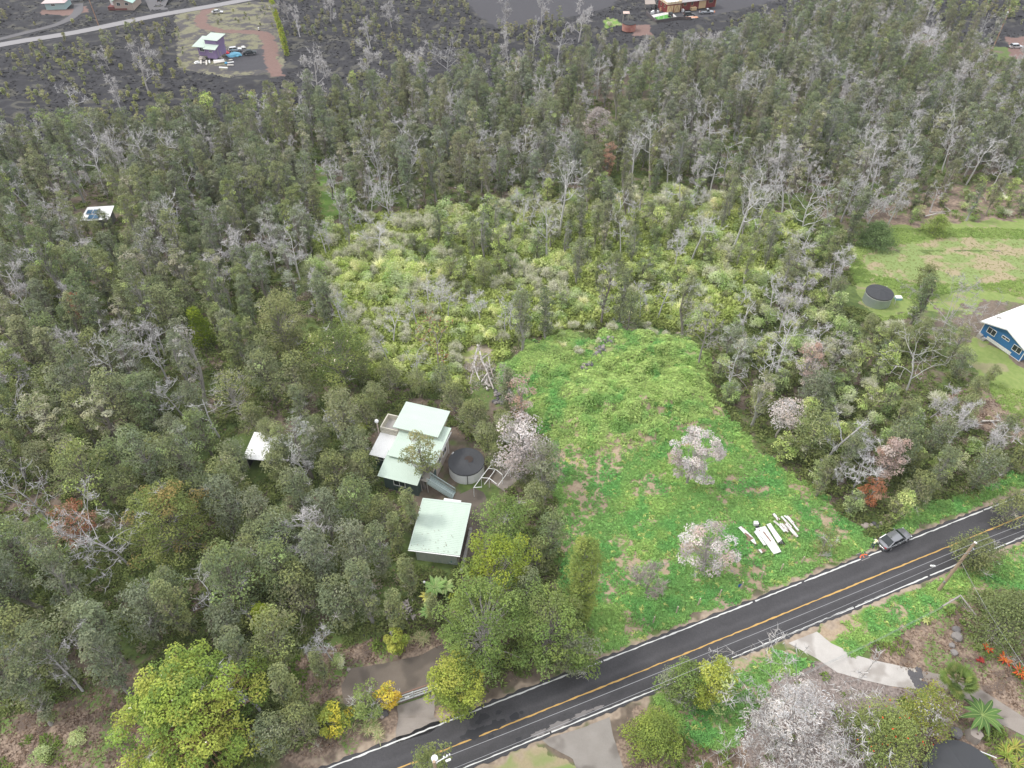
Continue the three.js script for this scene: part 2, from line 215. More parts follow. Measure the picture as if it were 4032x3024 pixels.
{
  const pos = [], uv = [], idx = [[], []];
  const grid = (x0, x1, z0, z1, s, skip, g) => { const nx = Math.round((x1 - x0) / s), nz = Math.round((z1 - z0) / s), base = pos.length / 3; for (let j = 0; j <= nz; j++) for (let i = 0; i <= nx; i++) { const x = x0 + i * s, z = z0 + j * s; pos.push(x, LAND(x, z), z); uv.push(g ? (x - NX0) / (NX1 - NX0) : (x - FX0) / (FX1 - FX0), g ? (NZ1 - z) / (NZ1 - NZ0) : (FZ1 - z) / (FZ1 - FZ0)); } for (let j = 0; j < nz; j++) for (let i = 0; i < nx; i++) { const cx = x0 + (i + 0.5) * s, cz = z0 + (j + 0.5) * s; if (skip && cx > NX0 && cx < NX1 && cz > NZ0 && cz < NZ1) continue; const a = base + j * (nx + 1) + i, b = a + nx + 1; idx[g].push(a, b, a + 1, a + 1, b, b + 1); } };
  grid(FX0, FX1, FZ0, FZ1, 1.5, true, 0); grid(NX0, NX1, NZ0, NZ1, 0.5, false, 1);
  // the outer land, out to the horizon
  const rim = (x0, x1, z0, z1) => { const b = pos.length / 3; for (const [x, z] of [[x0, z0], [x1, z0], [x0, z1], [x1, z1]]) { pos.push(x, T(Math.max(z, FZ0)) - (z < FZ0 ? 60 : 0), z); uv.push(0.02, 0.5); } idx[0].push(b, b + 2, b + 1, b + 1, b + 2, b + 3); };
  rim(-3500, 3500, -3500, FZ0); rim(-3500, FX0, FZ0, FZ1); rim(FX1, 3500, FZ0, FZ1); rim(-3500, 3500, FZ1, 3500);
  const g = new THREE.BufferGeometry(); g.setAttribute('position', new THREE.BufferAttribute(new Float32Array(pos), 3)); g.setAttribute('uv', new THREE.BufferAttribute(new Float32Array(uv), 2)); g.setIndex([...[]]);
  const all = new Uint32Array(idx[0].length + idx[1].length); all.set(idx[0]); all.set(idx[1], idx[0].length); g.setIndex(new THREE.BufferAttribute(all, 1)); g.addGroup(0, idx[0].length, 0); g.addGroup(idx[0].length, idx[1].length, 1); g.computeVertexNormals();
  const mk = (t) => new THREE.MeshStandardMaterial({ map: t, roughness: 0.95 });
  struct('ground', g, [mk(groundTex(zFar, FX0, FX1, FZ0, FZ1, false)), mk(groundTex(zNear, NX0, NX1, NZ0, NZ1, true))]);
}

// ---------- road, markings, drives ----------
function ribbon(curvePts, o0, o1, y, wob = 0, u0 = 0) { // between two offsets of a line; + is south
  const p = [], uv = [], id = []; let s = u0;
  for (let i = 0; i < curvePts.length; i++) { const a = curvePts[Math.max(0, i - 1)], b = curvePts[Math.min(curvePts.length - 1, i + 1)], c = curvePts[i], d = V(b.x - a.x, 0, b.z - a.z).normalize(), n = V(-d.z, 0, d.x); if (i) s += c.distanceTo(curvePts[i - 1]); const w0 = wob * (noise(s * 1.7, 3.3) - 0.5), w1 = wob * (noise(s * 1.9, 8.8) - 0.5); for (const [o, w] of [[o0, w0], [o1, w1]]) { const q = c.clone().addScaledVector(n, o + w); p.push(q.x, T(q.z) + y, q.z); uv.push(s, o); } if (i) { const k = i * 2; id.push(k - 2, k, k - 1, k - 1, k, k + 1); } }
  const g = new THREE.BufferGeometry(); g.setAttribute('position', new THREE.BufferAttribute(new Float32Array(p), 3)); g.setAttribute('uv', new THREE.BufferAttribute(new Float32Array(uv), 2)); g.setIndex(id); g.computeVertexNormals(); return g;
}
const southIsPlus = (() => { const a = RS[150], b = RS[151], d = V(b.x - a.x, 0, b.z - a.z).normalize(), n = V(-d.z, 0, d.x); return n.z > 0 ? 1 : -1; })();
const RFINE = roadCurve.getSpacedPoints(1600);
{
  const L = 40, asphalt = texOf(2048, 256, (i, j) => { const s = i / 2048 * L, o = (j / 256 - 0.5) * 8; const g = noise(s * 30, o * 30) * 0.5 + noise(s * 9, o * 9 + 7) * 0.5; let v = 0.040 + g * 0.026 + (fbm(s * 0.4, o * 1.6, 2) - 0.5) * 0.016; v += 0.014 * Math.exp(-Math.pow((Math.abs(o) - 0.85) / 0.3, 2)); return [v * 1.0, v * 0.965, v * 1.03]; });
  asphalt.repeat.set(1 / L, 1 / 8); asphalt.offset.set(0, 0.5);
  const bump = texOf(512, 512, (i, j) => { const v = noise(i * 0.9, j * 0.9); return [v, v, v]; }, false); bump.repeat.set(0.5, 0.5);
  const m = new THREE.MeshStandardMaterial({ map: asphalt, bumpMap: bump, bumpScale: 0.006, roughness: 0.82, side: THREE.DoubleSide });
  struct('road', ribbon(RFINE, -EDGE_N * southIsPlus, EDGE_S * southIsPlus, 0.05, 0.34), m, 'freshly surfaced dark asphalt road with a yellow centre line');
  const white = mat(0.62, 0.62, 0.60, 0.8), yellow = mat(0.52, 0.32, 0.10, 0.8), r = rng(5);
  const run = (off, wid, gap, chance) => { const list = []; let i = 0; while (i < RFINE.length - 2) { const n = Math.round(4 + r() * (gap ? 40 : 60)); const seg = RFINE.slice(i, Math.min(RFINE.length, i + n + 1)); if (seg.length > 1) list.push(ribbon(seg, (off - wid / 2) * southIsPlus, (off + wid / 2) * southIsPlus, 0.056, 0.10, i * 0.2)); i += n; if (r() < chance) i += 1 + Math.floor(r() * gap); } return mergeGeometries(list); };
  struct('road_edge_line', run(-HALF_N, 0.15, 2, 0.3), white, 'worn white edge line on the clearing side of the road');
  struct('road_edge_line', run(HALF_S, 0.16, 3, 0.35), white, 'broken white edge line on the power line side of the road');
  struct('road_centre_line', run(0, 0.15, 0, 0), yellow, 'continuous yellow centre line of the road');
  // dark patches of fresh tar
  const tar = mat(0.022, 0.022, 0.026, 0.6), tg = []; for (const [u, v, a] of [[920, 1330, 0.55], [890, 1360, 0.35], [1000, 1380, 0.6], [960, 1410, 0.6], [900, 1425, 0.7], [840, 1435, 0.6], [860, 1455, 0.5], [1120, 1325, 0.5], [1045, 1360, 0.35], [970, 1455, 0.3], [790, 1460, 0.3], [1150, 1475, 0.3], [1020, 1300, 0.3], [1168, 1300, 0.25]]) { const p = G(...r6(u, v)), s = new THREE.Shape(), q = rng(u); for (let k = 0; k < 14; k++) { const t = k / 14 * 6.283, R = a * (0.7 + 0.5 * q()); s[k ? 'lineTo' : 'moveTo'](Math.cos(t) * R * 1.2, Math.sin(t) * R * 0.8); } const g = new THREE.ShapeGeometry(s); g.rotateX(-Math.PI / 2); g.rotateY(0.37); g.translate(p.x, 0.0545 + 0.0003 * (u % 7), p.z); tg.push(g); }
  struct('tar_patches', mergeGeometries(tg), tar, 'dark round tar patches on the asphalt by the gate');
  // pale silt washed over the road edge by the drives
  const silt = mat(0.20, 0.185, 0.18, 0.9), sg = []; for (const [u, v, a, b] of [[1400, 1390, 1.6, 0.45], [1290, 1430, 1.1, 0.3], [1560, 1310, 1.2, 0.25], [1660, 1270, 0.8, 0.2]]) { const p = G(...r6(u, v)), s = new THREE.Shape(), q = rng(u + 1); for (let k = 0; k < 22; k++) { const t = k / 22 * 6.283, R = 0.6 + 0.6 * q(); s[k ? 'lineTo' : 'moveTo'](Math.cos(t) * R * a, Math.sin(t) * R * b); } const g = new THREE.ShapeGeometry(s); g.rotateX(-Math.PI / 2); g.rotateY(0.40); g.translate(p.x, 0.054 + 0.0003 * (u % 5), p.z); sg.push(g); }
  struct('road_silt', mergeGeometries(sg), silt, 'pale silt washed across the road edge');
}
function sheet(P, y, jag = 0.1) { const pts = []; P.forEach((p, i) => { const q = P[(i + 1) % P.length]; for (let k = 0; k < 6; k++) { const g = G(p[0] + (q[0] - p[0]) * k / 6, p[1] + (q[1] - p[1]) * k / 6); pts.push(new THREE.Vector2(g.x + (noise(g.x * 2, g.z * 2) - 0.5) * jag, -g.z + (noise(g.x * 2 + 9, g.z * 2) - 0.5) * jag)); } }); const s = new THREE.Shape(pts), g = new THREE.ExtrudeGeometry(s, { depth: 0.06, bevelEnabled: false }); g.rotateX(-Math.PI / 2); g.translate(0, T(-pts[0].y) + y - 0.06, 0); return g; }
function slabMat(c0, c1, stain, seed) { const t = texOf(512, 512, (i, j) => { const x = i / 512 * 16 + seed * 31, z = j / 512 * 16 + seed * 13; const g = noise(x * 14, z * 14), n = fbm(x * 0.8, z * 0.8, 3), st = fbm(x * 0.45 + 30, z * 0.45, 3), streak = fbm(x * 0.5, z * 3 + 60, 2); let c = mixc(c0, c1, n * 0.6 + g * 0.25 + streak * 0.15); c = mixc(c, stain, sm(0.5, 0.68, st) * 0.75); return c; }); t.repeat.set(1 / 16, 1 / 16); return new THREE.MeshStandardMaterial({ map: t, roughness: 0.9, side: THREE.DoubleSide }); }
const wetSlab = slabMat([0.13, 0.105, 0.085], [0.19, 0.158, 0.128], [0.095, 0.078, 0.064], 1), greySlab = slabMat([0.38, 0.355, 0.33], [0.54, 0.51, 0.48], [0.29, 0.26, 0.235], 2), brownSlab = slabMat([0.22, 0.19, 0.165], [0.31, 0.275, 0.245], [0.15, 0.125, 0.10], 3);
struct('driveway', sheet(D1, 0.045), wetSlab, 'damp brown concrete driveway behind the white gate');
struct('driveway_apron', sheet(D1A, 0.05, 0.06), brownSlab, 'grey concrete apron between the white gate and the road');
struct('driveway', sheet(D2, 0.04), slabMat([0.22, 0.2, 0.18], [0.31, 0.285, 0.26], [0.15, 0.13, 0.115], 4), 'cracked grey concrete drive beside the dry grass');
struct('driveway', sheet(D3, 0.045, 0.05), greySlab, 'pale concrete drive under the grey dead tree');
struct('driveway', sheet(D3B, 0.04, 0.08), brownSlab, 'brown garden drive beyond the cobble band');
struct('yard', sheet(YARD, 0.04), wetSlab, 'damp brown concrete yard between the house and the garage');
struct('yard_pad', sheet(PAD, 0.045, 0.15), brownSlab, 'bare concrete pad under the white pipe frame');
const farGrey = mat(0.26, 0.25, 0.255, 0.9), farDark = mat(0.12, 0.115, 0.12, 0.9);
const lift = (P, wid, y) => { const c = new THREE.CatmullRomCurve3(P.map(([a, b]) => G(a, b)), false, 'centripetal').getSpacedPoints(140); return ribbon(c, -wid / 2, wid / 2, y, 0.3); };
struct('far_road', lift(FAR_ROAD, 6, 0.12), farGrey, 'pale grey road along the far lava field');
struct('far_road', lift(FAR_ROAD2, 6.5, 0.12), farGrey, 'grey road between the forest and the far lava field');
struct('gravel_track', lift(SIDE_ROAD, 3.6, 0.1), farDark, 'dark gravel track up to the pale pink roofed house');
struct('far_driveway', sheet([[590, 40], [575, 12], [620, -10], [680, -10], [655, 25], [668, 47], [640, 62], [600, 68]], 0.15), farDark, 'dark asphalt drive beside the beige house');

// ---------- plants ----------
const up = V(0, 1, 0);
const sph = (r) => { const u = r() * 2 - 1, a = r() * 6.2832, s = Math.sqrt(1 - u * u); return V(s * Math.cos(a), u, s * Math.sin(a)); };
const pick = (r, a) => a[Math.floor(r() * a.length)];
const jit = (r, c, k = 0.25) => { const f = 1 + (r() - 0.5) * 2 * k, h = (r() - 0.5) * k * 0.35; return [c[0] * f * (1 + h), c[1] * f, c[2] * f * (1 - h)]; };
function bend(r, a, b, n, w) { const o = [a.clone()], l = a.distanceTo(b); const off = V(0, 0, 0); for (let i = 1; i < n; i++) { off.add(sph(r).multiplyScalar(l * w)); o.push(a.clone().lerp(b, i / n).addScaledVector(off, 1 - Math.abs(2 * i / n - 1) * 0.5)); } o.push(b.clone()); return o; }
const along = (P, t) => { const f = t * (P.length - 1), i = Math.min(P.length - 2, Math.floor(f)); return P[i].clone().lerp(P[i + 1], f - i); };
const BARK = [[0.30, 0.275, 0.25], [0.24, 0.215, 0.19], [0.36, 0.34, 0.32]], PALE = [[0.55, 0.535, 0.54], [0.64, 0.625, 0.63], [0.46, 0.445, 0.455]];

// a leafy tree: tapered trunk, limbs, and leaf clumps spread through the crown
function leafy(seed, o) {
  const r = rng(seed), t = new GB(), c = new GB(), { H, W, base = 0.25, clumps = 26, leaves = 42, size = 0.34, pal, twig = 0.12, bark = pick(r, BARK), shape = 'oval', trunkR = 0.016 * H + 0.05, fill = 0.45, flower, clumpR, lean = 0.05, flatTop = 0.8, wide = 0.55 } = o;
  const top = V((r() - 0.5) * H * lean * 2, H * 0.86, (r() - 0.5) * H * lean * 2), stem = bend(r, V(0, -0.25, 0), top, 6, 0.035);
  t.tube(stem, stem.map((_, i) => trunkR * (1 - 0.85 * i / 6) + 0.02), bark, 6);
  const cb = H * base, ch = H - cb;
  for (let k = 0; k < clumps; k++) {
    const f = (k + r()) / clumps, y = shape === 'column' ? f : Math.pow(f, 0.85);
    let w = shape === 'dome' ? Math.sqrt(Math.max(0, 1 - y * y * 0.95)) : shape === 'cone' ? (1 - y) * 0.95 + 0.06 : shape === 'column' ? 0.70 + 0.30 * y - 0.48 * Math.pow(y, 9) : Math.sin(Math.PI * Math.min(1, 0.13 + y * 0.68));
    w *= (shape === 'column' ? 0.6 + 0.4 * r() : 0.55 + 0.5 * r());
    const a = k * 2.39996 + r() * 0.9, R = W / 2 * w * (1 - fill * (r() < 0.35 ? r() : 0)), cr = clumpR ?? Math.max(0.45, W * (0.13 + 0.08 * r()));
    const p = V(Math.cos(a) * Math.max(0, R - cr * 0.5), cb + ch * y - cr * 0.35, Math.sin(a) * Math.max(0, R - cr * 0.5)).addScaledVector(top, Math.min(1, (cb + ch * y) / H) * 0.6).setY(cb + ch * y - cr * 0.35); if (p.y < cr * 0.5) p.y = cr * 0.5;
    const s = along(stem, Math.max(0.08, Math.min(0.97, (p.y / H) * 0.8 - 0.05 * r()))), limb = bend(r, s, p, 3, 0.06), lr = Math.max(0.02, trunkR * 0.34 * (1 - 0.5 * y));
    t.tube(limb, [lr, lr * 0.8, lr * 0.55, lr * 0.3], bark, 4);
    const dead = r() < twig;
    if (dead) { // bare grey twigs
      const col = jit(r, pick(r, [[0.42, 0.40, 0.39], [0.34, 0.32, 0.31], [0.5, 0.48, 0.475]]), 0.12); for (let q = 0; q < 22; q++) { const d = sph(r); d.y = Math.abs(d.y) * 0.8; d.normalize(); const e = p.clone().addScaledVector(d, cr * (0.45 + 0.65 * r())); const sd = d.clone().cross(sph(r)).normalize().multiplyScalar(0.022); const mid = p.clone().lerp(e, 0.5).addScaledVector(sph(r), cr * 0.14); c.tri(p.clone().add(sd), p.clone().sub(sd), mid, col); c.tri(mid.clone().add(sd), mid.clone().sub(sd), e, col); }
      continue;
    }
    const tone = jit(r, pick(r, pal), 0.14), nl = Math.round(leaves * (0.75 + 0.5 * r()));
    for (let q = 0; q < nl; q++) {
      const d = sph(r); if (d.y < -0.35) d.y *= -0.6; d.normalize(); const rr = cr * Math.pow(0.3 + 0.7 * r(), 0.6), e = p.clone().add(V(d.x * rr, d.y * rr * flatTop, d.z * rr));
      const n = d.clone().multiplyScalar(0.62).addScaledVector(up, 0.68).addScaledVector(sph(r), 0.42).normalize(), dir = sph(r).cross(n).normalize(), L = size * (0.7 + 0.6 * r());
      c.leaf(e, n, dir, L, L * wide, flower && r() < flower[0] ? jit(r, flower[1], 0.15) : jit(r, tone, 0.22));
    }
  }
  return { trunk: t.geo(), crown: c.geo(), H, W };
}
// a bare dead tree: recursive crooked limbs and a haze of twigs
function snag(seed, o) {
  const r = rng(seed), t = new GB(), c = new GB(), { H, W, fuzz = 120, limbs = 6, pal = PALE, bark = pick(r, pal), split = 0.45, leafPal, leafN = 0, twigW = 0.028 } = o;
  const tips = [];
  const grow = (p, d, len, rad, lvl) => {
    const n = lvl === 0 ? 6 : 4, pts = [p.clone()], rs = [rad], dir = d.clone(); let q = p.clone();
    for (let i = 1; i <= n; i++) { dir.addScaledVector(sph(r), lvl === 0 ? 0.10 : 0.34).addScaledVector(up, lvl === 0 ? 0.05 : 0.06).normalize(); q = q.clone().addScaledVector(dir, len / n); pts.push(q); rs.push(Math.max(0.02, rad * (1 - 0.68 * i / n))); }
    (lvl < 2 ? t : c).tube(pts, rs, jit(r, bark, 0.1), lvl === 0 ? 6 : lvl === 1 ? 5 : 3);
    if (lvl >= 2) tips.push([pts[n], pts[2]]);
    if (lvl < 3) { const k = lvl === 0 ? limbs : lvl === 1 ? 4 : 3; for (let i = 0; i < k; i++) { const f = lvl === 0 ? split + (1 - split) * (i + r() * 0.8) / k : 0.35 + 0.65 * (i + r()) / k, s = along(pts, Math.min(1, f)), a = i * 2.4 + r() * 1.2; const side = V(Math.cos(a), 0, Math.sin(a)), nd = dir.clone().multiplyScalar(lvl === 0 ? 0.5 : 0.7).addScaledVector(lvl === 0 ? side : sph(r), lvl === 0 ? 0.8 : 0.75).normalize(); grow(s, nd, lvl === 0 ? W * (0.38 + 0.25 * r()) : len * (0.45 + 0.25 * r()), rs[Math.min(n, Math.round(f * n))] * 0.66, lvl + 1); } }
  };
  grow(V(0, -0.25, 0), V((r() - 0.5) * 0.15, 1, (r() - 0.5) * 0.15).normalize(), H * 0.82, 0.012 * H + 0.05, 0);
  for (let i = 0; i < fuzz; i++) { const [e, m] = pick(r, tips), p = m.clone().lerp(e, r()), d = sph(r).addScaledVector(up, 0.35).normalize(), q = p.clone().addScaledVector(d, 0.3 + 0.6 * r()), s = d.clone().cross(sph(r)).normalize().multiplyScalar(twigW * (0.6 + 0.6 * r())); c.tri(p.clone().add(s), p.clone().sub(s), q, jit(r, pick(r, pal), 0.14)); }
  for (let i = 0; i < leafN; i++) { const [e, m] = pick(r, tips), p = m.clone().lerp(e, 0.3 + 0.8 * r()).addScaledVector(sph(r), 0.35), n = sph(r).addScaledVector(up, 0.4).normalize(); c.leaf(p, n, sph(r).cross(n).normalize(), 0.34, 0.2, jit(r, pick(r, leafPal), 0.2)); }
  return { trunk: t.geo(), crown: c.geo(), H, W };
}
// a bush of many leaf sprays from the ground; dry: bare pale brush, its colour lightened further to imitate sunlight
function bush(seed, o) {
  const r = rng(seed), t = new GB(), c = new GB(), { H, W, pal, n = 700, size = 0.26, dry = 0, sunlitDryPal = [[0.66, 0.655, 0.50], [0.74, 0.73, 0.60], [0.58, 0.58, 0.42]], lobes = 7, wide = 0.5 } = o, L = [];
  for (let k = 0; k < lobes; k++) { const a = k * 2.4 + r(), d = W * 0.30 * Math.sqrt(r()), R = W * (0.20 + 0.1 * r()); L.push([V(Math.cos(a) * d, H * (0.35 + 0.35 * r()), Math.sin(a) * d), R, Math.min(R * 1.1, H * 0.45), r() < dry, jit(r, pick(r, pal), 0.14)]); }
  for (const [p] of L) t.tube(bend(r, V(p.x * 0.15, -0.15, p.z * 0.15), p, 3, 0.05), [0.05, 0.04, 0.03, 0.015], pick(r, BARK), 4);
  for (let q = 0; q < n; q++) {
    const [p, R, Ry, bare, tone] = L[q % lobes], d = sph(r); if (d.y < -0.4) d.y *= -1; const k = Math.pow(0.25 + 0.75 * r(), 0.5), e = p.clone().add(V(d.x * R * k, d.y * Ry * k, d.z * R * k)); if (e.y < 0.05) e.y = 0.05 + r() * 0.3;
    if (bare) { const s = d.clone().cross(sph(r)).normalize().multiplyScalar(0.034), a = e.clone().addScaledVector(d, -R * 0.4), b = e.clone().addScaledVector(d, R * 0.75 * r()).addScaledVector(up, 0.25 * r()).addScaledVector(sph(r), 0.2); c.tri(a.add(s), a.clone().addScaledVector(s, -2), b, jit(r, pick(r, sunlitDryPal), 0.15)); const w2 = sph(r).multiplyScalar(0.3); c.tri(e.clone().add(s), e.clone().sub(s), e.clone().add(w2), jit(r, pick(r, sunlitDryPal), 0.15)); continue; }
    const nn = d.clone().multiplyScalar(0.45).addScaledVector(up, 0.85).addScaledVector(sph(r), 0.6).normalize(), l = size * (0.7 + 0.6 * r()); c.leaf(e, nn, sph(r).cross(nn).normalize(), l, l * wide, jit(r, tone, 0.22));
  }
  return { trunk: t.geo(), crown: c.geo(), H, W };
}
const leafMat = (f = [1, 1, 1]) => new THREE.MeshPhysicalMaterial({ color: lin(...f), vertexColors: true, roughness: 1, transmission: 0.24, thickness: 0, specularIntensity: 0.3, side: THREE.DoubleSide });
const woodMat = new THREE.MeshStandardMaterial({ vertexColors: true, roughness: 0.92, side: THREE.DoubleSide });
const LEAF = 1.34;
const TINT = [[1, 1, 1], [0.86, 0.9, 0.88], [1.1, 1.08, 0.92], [0.92, 1.0, 0.9], [1.14, 1.16, 0.9]].map((f) => leafMat(f.map((v) => v * LEAF)));

const OLIVE = [[0.158, 0.180, 0.092], [0.188, 0.210, 0.110], [0.143, 0.167, 0.092], [0.210, 0.234, 0.108], [0.194, 0.205, 0.130], [0.160, 0.190, 0.110]];
const LIME = [[0.34, 0.40, 0.17], [0.39, 0.435, 0.21], [0.28, 0.36, 0.14], [0.43, 0.455, 0.26]];
const DEEP = [[0.13, 0.19, 0.052], [0.155, 0.215, 0.06], [0.18, 0.235, 0.065], [0.14, 0.19, 0.06]];
const YELLOW = [[0.29, 0.325, 0.06], [0.25, 0.30, 0.06], [0.205, 0.26, 0.055], [0.33, 0.345, 0.075]];
const SPRING = [[0.25, 0.315, 0.06], [0.31, 0.36, 0.075], [0.195, 0.27, 0.055], [0.16, 0.235, 0.055], [0.33, 0.36, 0.08]];
const ASH = [[0.46, 0.42, 0.405], [0.40, 0.36, 0.35], [0.53, 0.49, 0.475], [0.36, 0.315, 0.30]];
const BLUSH = [[0.44, 0.35, 0.31], [0.37, 0.285, 0.25], [0.48, 0.41, 0.37], [0.36, 0.25, 0.20]];
const RUST = [[0.34, 0.145, 0.07], [0.29, 0.13, 0.075], [0.38, 0.17, 0.09], [0.30, 0.19, 0.13]];
const GLAUC = [[0.182, 0.198, 0.128], [0.222, 0.235, 0.150], [0.165, 0.180, 0.118]];

const KIND = {};   // kind -> variants
KIND.forest = [[9, 6, 0.14, 'oval'], [10.5, 6.4, 0.18, 'oval'], [8, 6.6, 0.12, 'dome'], [11.5, 6.2, 0.2, 'oval'], [8.6, 5.4, 0.14, 'oval'], [12.5, 3.9, 0.16, 'column'], [13.5, 4.4, 0.22, 'oval'], [11.5, 3.6, 0.14, 'column'], [14, 4.2, 0.26, 'column'], [12, 4.8, 0.2, 'oval'], [10.5, 3.4, 0.1, 'column'], [13, 3.7, 0.3, 'oval']].map(([H, W, base, shape], i) => leafy(100 + i, { H, W, base, shape, clumps: i < 5 ? 40 : 42, leaves: i < 5 ? 62 : 50, size: i < 5 ? 0.29 : 0.30, clumpR: i < 5 ? undefined : 0.72, pal: [OLIVE, GLAUC, OLIVE, [...OLIVE, ...LIME.slice(0, 1)], [...GLAUC, ...OLIVE.slice(0, 2)]][i % 5], twig: 0.04 + 0.04 * (i % 3), lean: 0.08 }));
KIND.fading = [[11, 4.2], [12.5, 3.8], [9, 5]].map(([H, W], i) => leafy(140 + i, { H, W, base: 0.25, clumps: 28, leaves: 56, size: 0.3, pal: [...GLAUC, [0.27, 0.265, 0.215], [0.33, 0.32, 0.29]], twig: 0.38 }));
KIND.snag = [[11, 4.4, 420], [12, 5.2, 300], [9, 3.8, 620], [13.5, 4.6, 300], [11, 4, 160], [8, 4.4, 760], [11, 5.4, 520], [10, 3.2, 120]].map(([H, W, fuzz], i) => snag(160 + i, { H, W, fuzz, limbs: 4 + i % 4, split: 0.3 + 0.08 * (i % 4) }));
KIND.greyfuzz = [[10, 4.2], [11, 3.6], [8.5, 4.6]].map(([H, W], i) => snag(180 + i, { H, W, fuzz: 1300, limbs: 7, split: 0.25, pal: [[0.52, 0.50, 0.495], [0.60, 0.58, 0.575], [0.45, 0.43, 0.425]], twigW: 0.036 }));
KIND.rust = [[7, 4.2], [8.5, 4]].map(([H, W], i) => leafy(190 + i, { H, W, clumps: 18, leaves: 34, size: 0.34, pal: [...RUST, BLUSH[1]], twig: 0.2 }));
KIND.scrub = [[2.6, 4.0, 0], [3.4, 3.6, 0.2], [2.0, 4.6, 0.1], [3.8, 4.0, 0.35], [2.6, 3.4, 0.15]].map(([H, W, dry], i) => bush(200 + i, { H, W, dry, n: 900, size: 0.26, pal: i % 2 ? LIME : [...LIME, [0.19, 0.25, 0.06]] }));
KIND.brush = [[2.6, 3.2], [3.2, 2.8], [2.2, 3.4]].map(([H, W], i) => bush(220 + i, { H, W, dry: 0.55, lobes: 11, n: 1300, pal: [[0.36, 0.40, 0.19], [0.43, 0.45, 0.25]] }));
KIND.thicket = [[4.6, 3.4], [5.6, 3], [5, 4], [6.2, 3.4]].map(([H, W], i) => leafy(230 + i, { H, W, base: 0.1, clumps: 36, leaves: 46, size: 0.25, clumpR: 0.62, pal: i % 2 ? [...LIME.slice(0, 3), ...OLIVE.slice(0, 2)] : [...OLIVE, LIME[2], LIME[0]], twig: 0.12 }));
KIND.sapling = [[2.4, 1.5], [1.7, 1.2], [3.2, 1.8], [1.2, 1.4]].map(([H, W], i) => leafy(240 + i, { H, W, base: 0.08, clumps: 12, leaves: 20, size: 0.34, clumpR: 0.42, pal: [[0.26, 0.26, 0.16], [0.22, 0.235, 0.12], [0.31, 0.295, 0.20], [0.27, 0.285, 0.13]], twig: 0.2, trunkR: 0.05 }));
const LABELS = {
  forest: ['forest_tree', 'tree', 'crown'], fading: ['fading_tree', 'tree', 'crown'], snag: ['bare_tree', 'tree', 'branches'], greyfuzz: ['twiggy_dead_tree', 'tree', 'branches'], rust: ['rust_leaved_tree', 'tree', 'crown'], scrub: ['scrub_bush', 'bush', 'foliage'], brush: ['dry_bush', 'bush', 'branches'], thicket: ['thicket_tree', 'tree', 'crown'], sapling: ['lava_sapling', 'sapling', 'crown'],
};
const BARE_PART = new Set(['snag', 'greyfuzz', 'brush']);
const GROUPED = {
  forest: ['olive green forest tree with clumped crown in the dense woodland', 'forest trees of the woodland'], fading: ['half dead forest tree with grey green thinning crown', 'half dead trees of the woodland'],
  snag: ['bare silvery dead tree with crooked limbs among the forest crowns', 'bare silvery trees of the woodland'], greyfuzz: ['dead grey tree full of fine twigs among green crowns', 'twiggy grey trees of the woodland'],
  rust: ['small tree with dead rust coloured leaves in the woods', 'rust leaved trees of the woods'], scrub: ['low yellow green bush in the scrub above the clearing', 'yellow green scrub bushes'], brush: ['dry pale leafless bush in the scrub above the clearing', 'dry pale scrub bushes'],
  thicket: ['slender young tree in the thicket around the clearing', 'young thicket trees'], sapling: ['small dusty green sapling growing on black lava', 'saplings on the lava field'],
};
const LANDMARK = [[1640, 1780, 24, 'near the mint roofed house'], [1750, 2100, 20, 'around the low garage'], [1040, 1765, 24, 'around the white carport'], [380, 850, 30, 'around the solar panelled cabin'], [735, 2900, 24, 'around the huge yellow green tree'], [1500, 2650, 16, 'above the damp driveway'], [3450, 1190, 20, 'around the steel water tank'], [3990, 1350, 26, 'below the blue house'], [3500, 2000, 18, 'above the parked grey sedan'], [285, 2200, 20, 'around the dull rust trees'], [1330, 1450, 18, 'around the cream blossoming tree'], [2480, 130, 30, 'below the red tank'], [860, 230, 36, 'below the purple house'], [3960, 200, 36, 'near the white suv'], [2350, 560, 26, 'around the mauve grey tree'], [1530, 830, 20, 'at the top edge of the scrub'], [3190, 880, 22, 'among fallen trunks above the thicket']].map(([x, y, r, t]) => [G(x, y), r, t]);
function landmark(x, z) { let best = null, m = 1; for (const [c, r, t] of LANDMARK) { const d = Math.hypot(x - c.x, z - c.z) / r; if (d < m) { m = d; best = t; } } if (best) return best; const [px, py] = proj(x, T(z), z); if (py < 560) return px < 1300 ? 'at the edge of the lava field' : px < 2900 ? 'in the upper woods facing the lava' : 'in the upper woods facing the far road'; if (py < 900) return px < 1300 ? 'in the woods between cabin and lava' : px < 2700 ? 'in the woods above the scrub' : 'in the woods above the dry lawn'; if (px < 1300) return py < 1500 ? 'in the deep woods below the cabin' : 'in the deep woods beyond the carport'; if (px > 2700) return 'in the thicket between clearing and blue house'; return 'in the scrub above the clearing'; }
const LOOK = { forest: ['rounded', 'full', 'broad domed', 'large', 'short', 'slim', 'tall', 'narrow', 'lofty slim', 'tall full', 'small slim', 'tall bare stemmed'], fading: ['thinning', 'tall thinning', 'ragged'], snag: ['branching', 'tall', 'short', 'lofty', 'sparse', 'twiggy', 'wide', 'slim'], greyfuzz: ['hazy', 'slim hazy', 'low hazy'], rust: ['small', 'taller'], scrub: ['rounded', 'patchy', 'low', 'tall patchy', 'small'], brush: ['domed', 'upright', 'low'], thicket: ['bushy', 'slender', 'broad', 'tall slender'], sapling: ['upright', 'small', 'tall', 'squat'] };
const HUE = { forest: ['olive', 'deep olive', 'yellowish olive', 'mid green', 'dusty olive'] };
